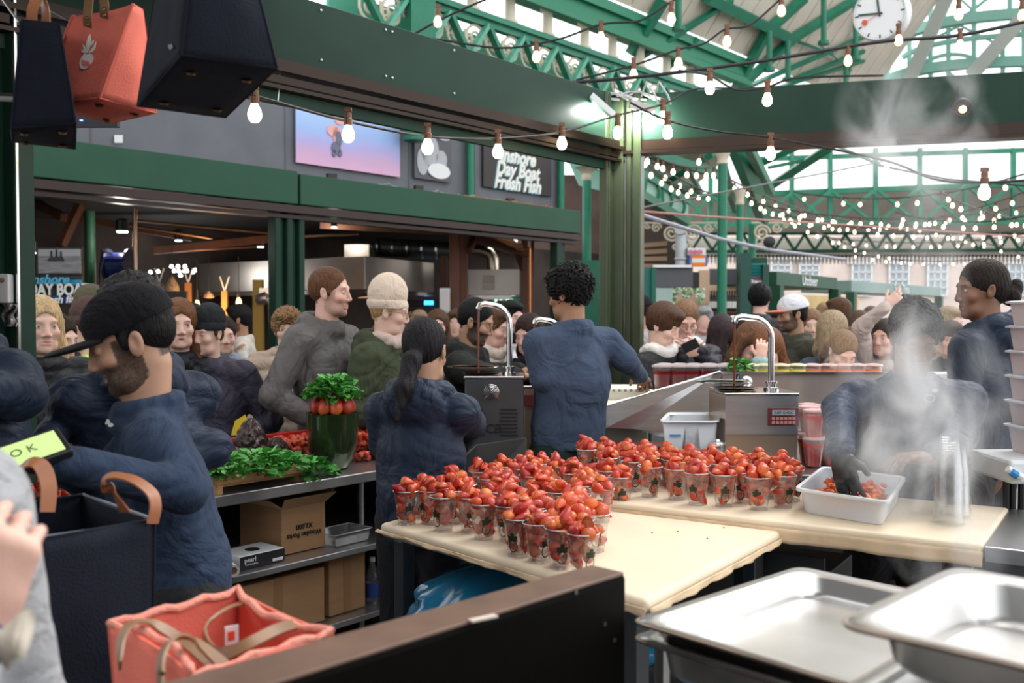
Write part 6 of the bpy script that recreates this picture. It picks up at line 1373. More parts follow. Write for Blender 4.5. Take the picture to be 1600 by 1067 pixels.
    # ---- headwear
    if hat:
        kind, hn, hcx = hat[:3]; S = SDF(); mh = cloth('hat '+hn, hcx, .95, .35, 150)
        if kind == 'cap':
            S.ell(hp(0,-.014,.045), np.array((.089,.108,.088))*hs, Hm, .01); S.plane(hp(0,0,.028), Hm@np.array((0,.12,-1.)))
            sdfobj(S, 'cap_crown', mh, t, vh*1.2, (), disp=wrinkle(.001,1.2,2)); S = SDF()
            S.ell(hp(0,.105,.022), np.array((.076,.084,.0095))*hs, Hm@rotmat(0,-3), .0); S.plane(hp(0,.055,.0), Hm@np.array((0,1.,0)))
            o_ = sdfobj(S, 'cap_peak', mat('peak '+hn, hat[3] if len(hat) > 3 else hcx, .9), t, .0035 if detail > 1 else .005, ())
            b = MB(); b.lathe([(.001,.004),(.007,.002),(.008,0)], hp(0,-.012,.045)+Hm@np.array((0,0,.083*hs)), 10); b.build('button', mh, t, off=False)
        else:
            tall = .03 if kind == 'beanie_tall' else .012
            S.ell(hp(0,-.03,.06+tall), np.array((.09,.105,.083+tall))*hs, Hm, .02); S.plane(hp(0,0,.022), Hm@np.array((0,-.1,-1.))); S2_ = SDF()
            rib = lambda x, y, z: .0016*np.sin(np.arctan2(*(((np.stack([x, y, z], 1)-C)@Hm).T[:2]))*55)
            sdfobj(S, 'beanie_crown', mh, t, vh*1.2, (), disp=rib)
            S = SDF(); S.ell(hp(0,-.022,.038), np.array((.093,.11,.07))*hs, Hm, .01); S.plane(hp(0,0,.012), Hm@np.array((0,-.15,-1.))); S.plane(hp(0,0,.062), Hm@np.array((0,.15,1.)))
            sdfobj(S, 'beanie_brim', mh, t, vh*1.2, (), disp=rib)
    if glasses:
        b = MB()
        for e in (-1,1):
            c_ = hp(e*.033,.101,-.002); U, V = Hm@np.array((1,0,0)), Hm@np.array((0,0,1)); b.tube([Vector(c_+U*.023*hs*math.cos(a)+V*.019*hs*math.sin(a)) for a in [k*math.pi/8 for k in range(16)]], .0016*hs, 6, closed=True)
            b.tube([Vector(hp(e*.056,.1,.004)), Vector(hp(e*.079,.05,.006)), Vector(hp(e*.083,-.005,.004))], .0014*hs, 5)
        b.tube([Vector(hp(-.011,.102,.002)), Vector(hp(0,.106,.005)), Vector(hp(.011,.102,.002))], .0014*hs, 5); b.build('glasses', mat('glasses metal', glasses, .3, metal=.5), t, off=False, smooth=True)
    # ---- clothes
    kind, cn, cc_ = top; th = {'jacket': .024, 'puffer': .036, 'sweater': .014, 'tee': .01, 'coat': .028}[kind]+thick; S = SDF(); fl = 1.32
    hz = (hem if hem else .72)*K
    S.cap((0,0,hz+.1*K), pel+(0,0,.06), (.128*K)*wid+th, (.125*K)*wid+th, .05, ax=(0,1,0), fl=fl); S.cap(pel+(0,0,.06), ch, .12*K*wid+th, .135*K*wid+th, .06, ax=(0,1,0), fl=fl)
    S.cap(ch, (SH[1]+SH[-1])/2-(0,0,.03), .128*K*wid+th, .095*K*wid+th*.5, .06, ax=(0,1,0), fl=fl); S.cap(SH[1]+(-.02,0,.0), SH[-1]+(.02,0,.0), .046*K+th*.7, k=.06)
    for sd in (1,-1):
        S.cap((SH[sd]*1.5+nb*.5)/2, nb+(0,.01,-.02), .043*K+th*.4, .05*K+th*.3, .05)
        E, Hh = AR[sd]; q = .97; W_ = E+(Hh-E)*(q if kind != 'tee' else 0)
        S.cap(SH[sd], E if kind != 'tee' else SH[sd]*.4+E*.6, .045*K+th*.75, .041*K+th*.6, .03)
        if kind != 'tee': S.cap(E, W_, .04*K+th*.6, .03*K+th*.45, .02)
    if collar: 
        for k_ in range(14):
            a = 2*math.pi*k_/14; a2 = 2*math.pi*(k_+1)/14; r_ = (.062+th*.4)*K
            pnt = lambda a: nb+np.array((r_*math.sin(a), -r_*math.cos(a)*1.05+.004, .03+.012*math.cos(a+math.pi)))
            S.cap(pnt(a), pnt(a2), .0145+th*.22, k=.012); S.cap(pnt(a)-(0,0,.03), pnt(a2)-(0,0,.03), .02+th*.2, k=.02)
    if hood:
        for k_ in range(-5,6):
            a, a2 = math.pi+k_*.27, math.pi+(k_+1)*.27; pnt = lambda a: nb+np.array((.1*math.sin(a), -.085*math.cos(a)+.01, .03+.02*math.cos(a-math.pi)))
            S.cap(pnt(a), pnt(a2), .027+th*.25, k=.02)
        S.ell(nb+(0,.1,-.02), (.12,.06,.1), rotmat(0,-20), .03); S.ell(nb+(0,.075,.035), (.062,.03,.03), None, .015, 's')
    S.plane((0,0,hz), (0,0,-1.)); 
    wf = wrinkle(wr if wr is not None else {'jacket': .007, 'puffer': .002, 'sweater': .005, 'tee': .004, 'coat': .008}[kind], 1.0 if kind != 'sweater' else .8, seedv)
    if kind == 'puffer': w0 = wf; wf = lambda x, y, z: w0(x, y, z)-.015*np.abs(np.sin(z*math.pi/.075+1.2*np.sin(x*9+seedv)*.3))**.6+.008
    mc = cloth('cloth '+cn, cc_, *((.55,.1,90) if kind in ('jacket','puffer') else (.9,.2,220)))
    sdfobj(S, {'jacket':'jacket','puffer':'puffer_jacket','sweater':'sweatshirt','tee':'t_shirt','coat':'coat'}[kind], mc, t, vj, (), disp=wf, maxd=.045)
    if detail >= 0:
        S = SDF(); tz = .012
        S.cap(pel+(.03,0,.06), pel+(-.03,0,.06), .1*K*wid+tz, k=.04, ax=(0,1,0), fl=1.15)
        for sd in (1,-1):
            hip = pel+(sd*.085*K, 0, -.02); kn = np.array((sd*.1*K, -.02, .48*K)); an = np.array((sd*.1*K, .02, .1)); S.cap(hip, kn, .088*K*wid+tz, .063*K+tz, .04); S.cap(kn, an, .06*K+tz, .048*K+tz, .03)
        S.plane((0,0,.09), (0,0,-1.)); sdfobj(S, 'trousers', cloth('trousers %d%d%d' % tuple(int(x*99) for x in legs), legs, .85), t, max(vj*1.3, .016), (), disp=wrinkle(.005,.8,seedv+1))
    if scarf:
        S = SDF()
        for k_ in range(16):
            a, a2 = 2*math.pi*k_/16, 2*math.pi*(k_+1)/16; pnt = lambda a: nb+np.array((.08*math.sin(a), -.08*math.cos(a), .035+.015*math.sin(a*3)))
            S.cap(pnt(a), pnt(a2), .032, k=.02)
        sdfobj(S, 'scarf', cloth('scarf '+scarf[0], scarf[1], .95), t, vj, (), disp=wrinkle(.006,2,5))
    if gloves:
        for sd in gloves:
            Hh, d, nrm, curl, pt = HSP[sd]; S = SDF(); hand(S, Hh+np.array(d)*.01, d, nrm, sd, curl, K, point=pt, thick=.0016); sdfobj(S, 'glove', mat('black nitrile glove', (.014,.014,.016), .3), t, .005, (), disp=wrinkle(.0012,4,1))
    LASTP[0] = dict(t=t, C=C, Hm=Hm, hs=hs, nb=nb, K=K, SH=SH, AR=AR, hp=hp, HSP=HSP, base=base, Minv=Minv, ch=ch, pel=pel)
    return t
NAVY = ('jacket','navy softshell',(.016,.025,.048)); NAVYS = ('sweater','navy fleece',(.025,.042,.085))
BLK = (.008,.007,.007); DBR = (.03,.016,.01); BRN = (.1,.05,.025); BLD = (.38,.25,.13)
# ---- staff
person('man in a black cap and navy sweatshirt looking down at a card reader, left foreground', (203,530), 2.5, 'tan', yaw=-68, pitch=20, hs=1.06, hair=('crop','black',BLK), top=('sweater','navy fleece',(.026,.041,.075)), legs=(.02,.02,.02),
       lean=.12, arms=((at(288,765,2.28), at(92,722,2.1)), (at(150,760,2.75), at(80,726,2.3))), detail=3, beard=.93, hat=('cap','black wool',(.007,.007,.008)), wid=1.1, hem=.84, thick=.006, wr=.005, seedv=1, eyes=0,
       hands={1: ((-1,0,.05),(0,.3,-1),.5), -1: ((-1,-.2,0),(0,0,-1),.6)}, gloves=(1,))
capman = dict(LASTP[0])
person('person in a navy hooded jacket, grey black hair, behind the black capped man', (205,500), 3.05, 'tan', yaw=-140, pitch=15, hair=('afro','greying black',(.05,.045,.045)), top=NAVY, hood=True, lean=.1, arms=((at(330,700,3.1), at(200,760,2.9)), (at(120,640,3.1), at(70,690,2.8))), detail=2, wid=1.15, hem=.8, thick=.008, wr=.006, seedv=5)
person('worker in a navy jacket cut off by the left edge, bent elbow towards the post', (-80,450), 2.6, 'tan', yaw=-30, hair=('short','black',BLK), top=NAVY, arms=((at(32,618,2.5), at(-90,600,2.3)), 'down'), detail=1, wid=1.12, thick=.008, wr=.006, seedv=8)
person('woman seen from behind with a long black ponytail and navy jacket, left of the table', (665,548), 3.85, 'olive', yaw=165, pitch=14, roll=4, hair=('pony','shiny black',(.012,.01,.012)), top=NAVY, hood=True, lean=.08, arms=((at(600,690,3.9), at(650,720,4.15)), (at(736,662,3.9), at(712,700,4.1))), detail=3, wid=1.08, hem=.8, thick=.01, wr=.006, seedv=2, legs=(.012,.015,.022))
person('tall server in faded navy sweatshirt and dark green trousers, back to us', (888,458), 4.75, 'ltbrown', yaw=-150, hyaw=28, pitch=8, hs=1.0, hair=('curly','black curly',BLK), top=('sweater','faded navy fleece',(.055,.077,.125)), legs=(.012,.026,.02), arms=((at(848,590,4.6), at(870,560,4.95)), (at(975,560,4.8), at(1000,588,5.15))), detail=3, wid=1.15, hem=.93, thick=.014, wr=.004, seedv=3)
b = None
person('man leaning over the tub of strawberries in the steam, black glove on one hand', (1430,525), 3.62, 'brown', yaw=-6, pitch=30, hs=1.02, hair=('fade','short black curls',BLK), top=('jacket','steam navy',(.03,.042,.075)), lean=.28, arms=((at(1502,680,3.6), at(1455,716,3.3)), (at(1312,640,3.65), at(1312,704,3.25))), detail=3, wid=1.22, hem=.86, thick=.008, wr=.006, seedv=4, eyes=0,
       hands={-1: ((.12,-.35,-1),(.5,.6,-.1),.35), 1: ((-1,-.2,.05),(-.1,0,-1),.5)}, gloves=(-1,))
steamman = dict(LASTP[0])
person('woman with dark hair in a bun and navy hooded jacket at the right edge', (1532,452), 4.15, 'brown', yaw=-142, hyaw=52, pitch=4, hs=1.0, hair=('bun','dark tied back',(.02,.013,.01)), top=NAVY, hood=True, legs=(.05,.045,.045), arms=('down','bent'), detail=3, wid=1.12, hem=.9, thick=.008, wr=.006, seedv=6)
# ---- shoppers on the left
person('man with short brown hair in a grey hooded jacket, facing right', (517,456), 5.2, 'rosy', yaw=62, hyaw=18, pitch=2, hs=1.06, hair=('crop','short brown',(.13,.055,.025)), top=('jacket','grey softshell',(.12,.11,.105)), hood=True, arms='pocket', detail=3, stubble=.35, wid=1.12, hem=.7, thick=.015, wr=.006, seedv=7)
person('woman in a cream beanie and olive green parka looking right', (610,487), 5.1, 'pale', yaw=75, hyaw=10, pitch=10, hs=.98, hair=('crop','blonde',(.45,.28,.12)), hat=('beanie_tall','cream wool',(.75,.6,.48)), top=('coat','olive parka',(.05,.06,.032)), hood=True, arms='bent', detail=2, glasses=(.2,.1,.05), wid=1.15, thick=.015, scarf=('pale pink',(.55,.42,.36)), seedv=9)
person('person in a cream cap half hidden behind the cream beanie', (600,469), 5.8, 'tan', yaw=-35, hs=1, hair=('short','dark',DBR), hat=('cap','cream cap',(.6,.5,.4),(.3,.15,.1)), top=('coat','brown wool',(.1,.07,.06)), detail=1, seedv=10)
person('boy with curly fair brown hair in a beige puffer jacket, facing us', (449,514), 5.75, 'pale', yaw=12, pitch=3, hs=.92, hair=('curly','fair curls',(.3,.17,.08)), top=('puffer','beige puffer',(.56,.42,.33)), arms='pocket', detail=2, wid=1.12, thick=.01, hem=.62, seedv=11)
person('boy in a black ribbed beanie and dark purple jacket with a bag strap, eyes lowered', (323,520), 5.1, 'pale', yaw=-8, hyaw=-12, pitch=8, hs=.92, hair=('short','hidden brown',BRN), hat=('beanie','black ribbed',(.02,.022,.025)), top=('jacket','dark purple shell',(.04,.035,.055)), arms='pocket', detail=2, eyes=0, wid=1.15, thick=.02, seedv=12)
person('woman with brown hair and open mouth behind the navy jackets', (280,506), 5.0, 'pale', yaw=25, pitch=4, hs=1.0, hair=('long','chestnut',(.17,.075,.035)), top=('jacket','black shell',(.015,.015,.018)), detail=2, mouth=1, seedv=13)
person('pale girl with pulled back dark hair peeping behind the black beanie', (350,524), 5.7, 'pale', yaw=25, hs=.86, hair=('pony','dark brown',DBR), top=('jacket','pale blue coat',(.25,.3,.4)), detail=2, seedv=14)
person('cook in a white t-shirt and black apron inside the fish stall, facing left', (372,499), 8.3, 'ltbrown', yaw=-80, hair=('short','black',BLK), top=('tee','off white cotton',(.6,.55,.48)), arms='bent', detail=1, beard=.8, wid=1.2, seedv=15)
person('blonde girl in a black puffer jacket at the far left, looking right', (64,508), 4.3, 'pale', yaw=40, pitch=3, hs=1.0, hair=('long','pale blonde',(.6,.42,.22)), top=('puffer','black puffer',(.014,.014,.016)), arms='bent', detail=2, wid=1.1, thick=.02, seedv=16)
person('dark haired woman in a brown leather jacket next to the blonde girl, facing right', (92,530), 4.8, 'pale', yaw=70, pitch=8, hs=.95, hair=('long','dark',(.03,.022,.025)), top=('jacket','brown leather',(.07,.05,.05)), arms='bent', detail=2, seedv=17)
person('person in an olive beanie far back between the fish sign and the cap', (136,484), 6.4, 'tan', yaw=-60, hair=('crop','dark',DBR), hat=('beanie','olive wool',(.09,.08,.05)), top=('coat','dark coat',(.03,.028,.028)), detail=1, seedv=18)
person('person in a brown beanie and high visibility vest behind the black cap peak', (134,512), 5.3, 'rosy', yaw=-75, hair=('crop','dark',DBR), hat=('beanie','brown wool',(.08,.045,.04)), top=('jacket','lime vest',(.35,.9,.08)), detail=1, hs=1.02, seedv=19)
person('bearded man with glasses in a black hoodie, looking down to the right', (744,502), 5.6, 'olive', yaw=78, pitch=20, hs=1.05, hair=('crop','black fade',BLK), top=('sweater','black hoodie',(.022,.024,.022)), hood=True, arms=((at(730,585,5.9), at(812,580,5.75)), (at(760,590,5.2), at(806,588,5.35))), detail=3, beard=.95, glasses=(.5,.35,.2), wid=1.15, thick=.035, seedv=20)
person('person with a reddish face and cream scarf behind the bearded man', (773,512), 6.1, 'rosy', yaw=60, pitch=10, hair=('short','brown',BRN), top=('coat','cream coat',(.6,.52,.45)), scarf=('cream',(.6,.5,.42)), detail=1, seedv=21)
person('woman with glasses and brown hair far back between the hoods', (684,508), 8.2, 'rosy', yaw=5, hair=('bob','brown',BRN), top=('coat','grey coat',(.15,.14,.15)), glasses=(.2,.1,.1), detail=1, smile=1, seedv=22)
person('smiling man in a white jacket and black neck warmer', (800,496), 7.4, 'rosy', yaw=40, hs=1.0, hair=('short','black',BLK), top=('jacket','white shell',(.75,.75,.78)), scarf=('black',(.01,.01,.012)), detail=1, smile=1, stubble=.5, seedv=23)
person('dark skinned man far back beside the smiling man', (786,492), 8.6, 'brown', yaw=60, hair=('crop','black',BLK), top=('jacket','dark blue jacket',(.03,.04,.08)), detail=1, seedv=24)
person('young woman with long dark hair looking down beside the server', (826,522), 6.0, 'rosy', yaw=-35, pitch=16, hs=.95, hair=('long','long dark brown',(.035,.018,.015)), top=('coat','black coat',(.015,.013,.015)), detail=2, eyes=0, seedv=25)
person('person with fair hair far back behind the green double post', (655,505), 9.4, 'rosy', yaw=0, hair=('short','fair',(.3,.2,.12)), top=('coat','black wool',(.02,.02,.02)), detail=0, seedv=26)
# ---- shoppers on the right
person('boy with brown bowl cut hair and black jacket looking down to the right', (1038,508), 5.95, 'pale', yaw=55, pitch=24, hs=1.02, hair=('bowl','brown bowl cut',(.075,.035,.02)), top=('jacket','black patterned jacket',(.018,.018,.02)), arms='phone', detail=2, eyes=0, seedv=30, scarf=('white hood',(.7,.66,.62)), wid=1.05, thick=.02)
person('woman in glasses and black quilted jacket tapping a phone with both hands', (1071,500), 6.35, 'rosy', yaw=6, pitch=26, hs=1.0, hair=('pony','fair brown',(.2,.11,.06)), top=('puffer','black quilted',(.028,.028,.036)), arms=((at(1112,580,6.2), at(1092,548,5.97)), (at(1040,582,6.2), at(1066,552,5.97))), detail=3, eyes=0, glasses=(.4,.35,.3), wid=1.12, scarf=('white fleece',(.75,.7,.68)), seedv=31,
       hands={1: ((-.8,-.2,.2),(-.2,1,.2),.8), -1: ((.8,-.2,.2),(.2,1,.2),.8)})
P = at(1079,540,5.86); ph = thing('phone', 'black phone held by the woman in the quilted jacket', 'phone', P); b = MB(); b.box(P, (.06,.01,.11), M=Matrix.Rotation(R(60),3,'Y')@Matrix.Rotation(R(40),3,'X')); b.build('case', M_black, ph, bevel=.003)
person('woman with long straight dark hair seen from behind, black leather jacket', (1129,520), 6.7, 'pale', yaw=150, hs=1.0, hair=('long','straight dark',(.05,.033,.035)), top=('jacket','black leather',(.02,.02,.022)), detail=1, seedv=32)
person('person in a white cap looking down behind the dark haired woman', (1147,520), 8.0, 'tan', yaw=30, pitch=30, hair=('short','black',BLK), hat=('cap','white cap',(.8,.78,.75)), top=('jacket','grey jacket',(.25,.24,.25)), detail=1, seedv=33)
person('dark haired person seen from behind right of the white cap', (1162,524), 7.6, 'pale', yaw=170, hair=('bob','dark',DBR), top=('coat','dark coat',(.03,.028,.028)), detail=1, seedv=34)
person('girl with big curly brown hair bending over the cups', (1176,534), 6.35, 'rosy', yaw=40, pitch=30, hs=1.0, hair=('wavy','curly brown',(.17,.08,.045)), top=('coat','black fleece',(.02,.018,.02)), detail=2, eyes=0, lean=.1, seedv=35)
person('girl in glasses and pale teal puffer jacket looking down, hand at her mouth', (1200,545), 6.0, 'rosy', yaw=-32, pitch=24, hs=.98, hair=('long','auburn',(.2,.075,.035)), top=('puffer','pale teal',(.28,.42,.42)), hood=True, arms=('down',(at(1178,590,5.88), at(1188,563,5.75))), glasses=(.5,.4,.35), detail=2, eyes=0, seedv=36, wid=1.05,
       hands={-1: ((.1,0,1),(.3,1,0),.9)})
person('man in a white cap and olive fleece jacket facing left', (1237,490), 7.0, 'olive', yaw=-80, hs=1.05, hair=('short','black',BLK), hat=('cap','white and coral cap',(.75,.75,.78),(.8,.25,.15)), top=('sweater','olive fleece',(.07,.07,.05)), detail=2, stubble=.8, wid=1.2, thick=.02, seedv=37)
person('girl with long light brown hair facing us behind the olive fleece', (1268,508), 7.9, 'pale', yaw=-10, hair=('long','light brown',(.25,.13,.07)), top=('coat','cream wool',(.55,.48,.42)), detail=1, seedv=38)
person('man with curly black hair far back under the stall sign', (1188,468), 8.8, 'rosy', yaw=150, hair=('afro','curly black',BLK), top=('jacket','dark grey jacket',(.05,.05,.055)), detail=1, seedv=39)
person('woman with shoulder length blonde hair seen from behind', (1302,518), 6.6, 'pale', yaw=140, hs=1.06, hair=('bob','ash blonde',(.4,.29,.18)), top=('jacket','slate blue jacket',(.07,.08,.13)), detail=2, seedv=40)
person('child with tied fair brown hair looking down at the ledge', (1317,548), 5.9, 'rosy', yaw=10, pitch=38, hs=.95, hair=('pony','child fair brown',(.27,.17,.1)), top=('puffer','dark puffer',(.04,.038,.045)), detail=2, eyes=0, seedv=41)
person('person in a pale pink coat pointing up to the right with an outstretched arm', (1383,528), 6.6, 'rosy', yaw=-50, pitch=0, hair=('long','dark brown hair',DBR), top=('coat','pale pink coat',(.62,.5,.45)), arms=('down',(at(1345,512,6.5), at(1384,478,6.3))), detail=2, seedv=42,
       hands={-1: ((.65,-.1,.6),(0,1,0),.6,1)})
person('person with short brown hair far back above the blonde woman', (1309,488), 8.6, 'tan', yaw=-120, hair=('short','brown',BRN), top=('coat','brown coat',(.12,.08,.06)), detail=1, seedv=43)
person('fair haired person between the steaming man and the woman with a bun', (1484,505), 7.4, 'rosy', yaw=20, hair=('short','light blond',(.4,.28,.16)), top=('coat','tan coat',(.3,.2,.14)), detail=1, seedv=44)
person('dark haired child in front of the fair haired person, by the bun woman', (1486,530), 6.6, 'rosy', yaw=-20, hs=.92, hair=('bowl','dark short',DBR), top=('coat','black jacket',(.02,.02,.025)), detail=1, seedv=45)
person('person in a black cap by the teal panel at the corner post', (997,487), 7.6, 'tan', yaw=-100, hair=('crop','dark',DBR), hat=('cap','black cap',(.015,.015,.018)), top=('coat','pale grey coat',(.4,.38,.36)), detail=1, seedv=46)
for i, (x, y, Yd, sk, yw, hr, tp, lb) in enumerate(((1216,505,9.5,'rosy',-20,('short','b1',DBR),(.1,.1,.12),'far shopper in grey between the curly girl and the olive fleece'),(1345,505,9.8,'pale',30,('long','b2',BRN),(.3,.25,.22),'far shopper in beige, left under the pointing arm'),(1410,500,10,'rosy',-30,('short','b3',DBR),(.05,.05,.07),'far shopper in dark blue behind the steaming man'),
        (1290,492,10,'pale',10,('short','b4',BLD),(.45,.2,.1),'far shopper in rust red left of the pale stall post'),(1100,500,9,'rosy',-10,('short','b5',(.3,.3,.3)),(.5,.5,.55),'grey haired far shopper behind the phone woman'),(1362,497,11,'rosy',0,('bob','b6',BRN),(.07,.06,.06),'far shopper in black under the soup stall fascia'),
        (240,498,7.5,'tan',60,('short','b7',BLK),(.02,.02,.03),'far person in black seen between black cap and brown haired woman'),(1590,505,8,'tan',-30,('short','b8',DBR),(.05,.05,.07),'shopper in dark clothes behind the bun woman at the right edge'),(714,505,8.6,'rosy',-15,('short','b9',BRN),(.3,.3,.33),'far shopper in grey just left of the timber post'),(300,503,6.6,'olive',30,('short','b10',BLK),(.015,.015,.02),'person in black behind the brown haired woman'))):
    person(lb, (x,y), Yd, sk, yaw=yw, hair=hr, top=('coat','far %d' % i, tp), detail=0, seedv=50+i)

# printed emblems on the staff clothes
def jk(p, n='sweatshirt'): return [c for c in p['t'].children if c.name.startswith(n)][0]
def ell_(x, y, rx, ry, a0=0, a1=2*math.pi, n=12): return [(x+rx*math.cos(a0+(a1-a0)*k/n), y+ry*math.sin(a0+(a1-a0)*k/n)) for k in range(n)]
decal(jk(capman), [ell_(168,659,5,4), ell_(174,664,4,3), ell_(163,664,3,5)]+[[(160+9*math.cos(a),680+10*math.sin(a)),(160+9*math.cos(a+.5),680+10*math.sin(a+.5)),(160+7*math.cos(a+.5),680+8*math.sin(a+.5)),(160+7*math.cos(a),680+8*math.sin(a))] for a in [k*.5 for k in range(12)]], M_white, 'printed_emblem', capman['t'])
def stroke(pts, w): return [[(x0,y0-w),(x1,y1-w),(x1,y1+w),(x0,y0+w)] for (x0,y0),(x1,y1) in zip(pts, pts[1:])]
M_orp = mat('orange embroidery', (.8,.25,.12), .6)
decal(jk(steamman, 'jacket'), stroke([(1360,560),(1368,556),(1378,556),(1386,560),(1392,567)], 1)+stroke([(1360,560),(1368,564),(1380,563),(1390,560)], 1), M_orp, 'embroidered_logo', steamman['t'])
decal(jk(steamman, 'jacket'), [[(1452+9*math.cos(a),622+6*math.sin(a)),(1452+9*math.cos(a+.5),622+6*math.sin(a+.5)),(1452+7*math.cos(a+.5),622+4.5*math.sin(a+.5)),(1452+7*math.cos(a),622+4.5*math.sin(a))] for a in [k*.5 for k in range(12)]]+[ell_(1460,610,5,3)], mat('grey print', (.4,.4,.42), .6), 'printed_emblem', steamman['t'])
# ================================================================ tote bags
M_coral = mat('coral canvas', (.85,.19,.13), .85, var=.06, vscale=12, bump=.3, bscale=260); M_corali = mat('coral lining', (.8,.07,.02), .8); M_navyc = mat('navy canvas', (.004,.006,.016), .9, var=.15, vscale=20, bump=.35, bscale=240)
M_navyi = mat('grey lining', (.16,.17,.18), .85); M_leather = mat('tan leather', (.33,.12,.05), .45, var=.12, vscale=10); M_leatherd = mat('olive leather', (.26,.14,.07), .4, var=.1, vscale=10); M_stud = mat('brass stud', (.3,.2,.1), .3, metal=1)
def tote(name, label, bot, top, m, mi, sag=.012, studs=True, seed=0, n=14, base=None):
    """bot, top: four corners in the same order"""
    t = thing(name, label, 'bag', base or sum(bot, Vector())/4); bot = [Vector(p) for p in bot]; top = [Vector(p) for p in top]; c = sum(bot+top, Vector())/8
    b = MB(); up = (sum(top, Vector())-sum(bot, Vector())).normalized()
    for i in range(4):
        j = (i+1)%4; cen = (bot[i]+bot[j]+top[i]+top[j])/4; nrm = (bot[j]-bot[i]).cross(top[i]-bot[i]).normalized(); nrm = nrm if nrm.dot(cen-c) > 0 else -nrm; w = (bot[i]-bot[j]).length
        def fn(u, v, i=i, j=j, nrm=nrm, w=w):
            p = bot[i].lerp(bot[j], u).lerp(top[i].lerp(top[j], u), v); e = math.sin(math.pi*u)*math.sin(math.pi*min(1, v*.9+.05)); k = mnoise.noise(p*9+Vector((seed,0,0)))
            return p+nrm*((-sag*w*4*(math.sin(math.pi*u)*v) if i%2 else .0)+w*.05*e+.01*k*e)
        b.grid(fn, n, n)
    b.grid(lambda u, v: bot[0].lerp(bot[1], u).lerp(bot[3].lerp(bot[2], u), v)-up*.006*math.sin(math.pi*u)*math.sin(math.pi*v), 6, 6)
    o = b.build('canvas', [m, mi], t, smooth=True); q = o.modifiers.new('solid', 'SOLIDIFY'); q.thickness = .004; q.offset = 0; q.material_offset = 0
    b = MB()
    for i in range(4): b.tube([bot[i].lerp(top[i], k/8)+(bot[i]-c)*.012 for k in range(9)], .0028, 6); 
    for i in range(4): b.tube([bot[i], bot[(i+1)%4]], .003, 6); b.tube([top[i], top[(i+1)%4]], .0035, 6) if i%2 == 0 else None
    b.build('seam', m, t, smooth=True)
    if studs:
        for u, v in ((.2,.2),(.8,.2),(.8,.8),(.2,.8)): P = bot[0].lerp(bot[1], u).lerp(bot[3].lerp(bot[2], u), v)-up*.008; b = MB(); b.lathe([(.001,-.006),(.008,-.005),(.011,0),(.008,.003)], P, 12, M=up.to_track_quat('Z','Y').to_matrix()); b.build('stud', M_stud, t, smooth=True)
    return t
def strap(t, pts, w, m, nrm, nm='handle', rivets=()):
    P = [Vector(p) for p in pts]; out = []
    for i in range(len(P)-1):
        p0, p1, p2, p3 = P[max(i-1,0)], P[i], P[i+1], P[min(i+2,len(P)-1)]
        for k in range(6): s = k/6; out.append(.5*((2*p1)+(p2-p0)*s+(2*p0-5*p1+4*p2-p3)*s*s+(3*p1-p0-3*p2+p3)*s**3))
    out.append(P[-1]); nn = nrm
    if isinstance(nrm, list):
        nn = []
        for i in range(len(out)): f = i/(len(out)-1)*(len(nrm)-1); k = int(min(f, len(nrm)-2)); nn.append(Vector(nrm[k]).lerp(Vector(nrm[k+1]), f-k))
    b = MB(); b.ribbon(out, w, nn, .004); b.build(nm, m, t, smooth=True)
    for p in rivets: b = MB(); b.lathe([(.001,.004),(.004,.003),(.005,0)], p, 10, M=Vector((0,-1,.2)).to_track_quat('Z','Y').to_matrix()); b.build('rivet', M_stud, t)
Q = lambda *l: [at(*p) for p in l]
# hanging: order near, right, far, left
t = tote('tote_bag', 'small coral canvas tote with a white printed radish, hanging between the two navy totes', Q((156,153,2.53),(243,176,2.72),(172,192,2.86),(60,160,2.6)), Q((207,7,2.5),(222,16,2.66),(150,34,2.8),(114,25,2.57)), M_coral, M_corali, seed=1, sag=.02)
cv = [c for c in t.children if c.name.startswith('canvas')][0]
def rad_(x, y, s=1): return (133+(x)*s, 78+(y)*s)
sh = [[(134,84),(138,86),(142,84),(147,87),(148,92),(145,99),(139,106),(133,109),(127,107),(126,99),(129,91)]]
for l in ([(138,84),(133,78),(131,70),(135,74)], [(138,84),(136,72),(140,58),(143,54),(144,64),(142,76)], [(139,84),(146,76),(152,66),(151,75),(147,82)], [(137,84),(130,83),(129,78),(134,79)], [(141,74),(147,70),(149,63),(145,66)]): sh.append(l)
decal(cv, sh, M_letter, 'printed_radish', t, .004)
decal(cv, [[(130+i*2.2,95+i*.5),(131+i*2.2,94+i*.5),(133+i*2.2,103+i*.3),(132+i*2.2,104+i*.3)] for i in range(6)], M_coral, 'print_line', t, .006)
for px, py, px2, py2 in ((137,42,141,-5),(163,28,158,-5)): strap(t, Q((px,py,2.53),(px-.5,py-10,2.52),(px,py-22,2.52),(px2,-12,2.55),(150,-40,2.6)), .022, M_leatherd, (0,-1,.1), rivets=Q((px,py-4,2.515),(px,py-14,2.515)))
t = tote('tote_bag', 'navy canvas tote hanging at the far left beside the coral one', Q((18,200,2.4),(118,192,2.42),(117,232,2.66),(20,221,2.66)), Q((34,32,2.4),(92,38,2.42),(94,52,2.6),(38,50,2.6)), M_navyc, M_navyc, seed=4, sag=.05)
strap(t, Q((52,58,2.42),(50,20,2.42),(58,-5,2.45),(62,-40,2.5)), .024, M_leather, [(0,-1,0),(.5,-1,0),(1,-.3,0)]); strap(t, Q((68,60,2.44),(72,25,2.44),(68,0,2.46),(62,-40,2.5)), .024, M_leather, [(0,-1,0),(-.5,-1,0),(-1,-.3,0)])
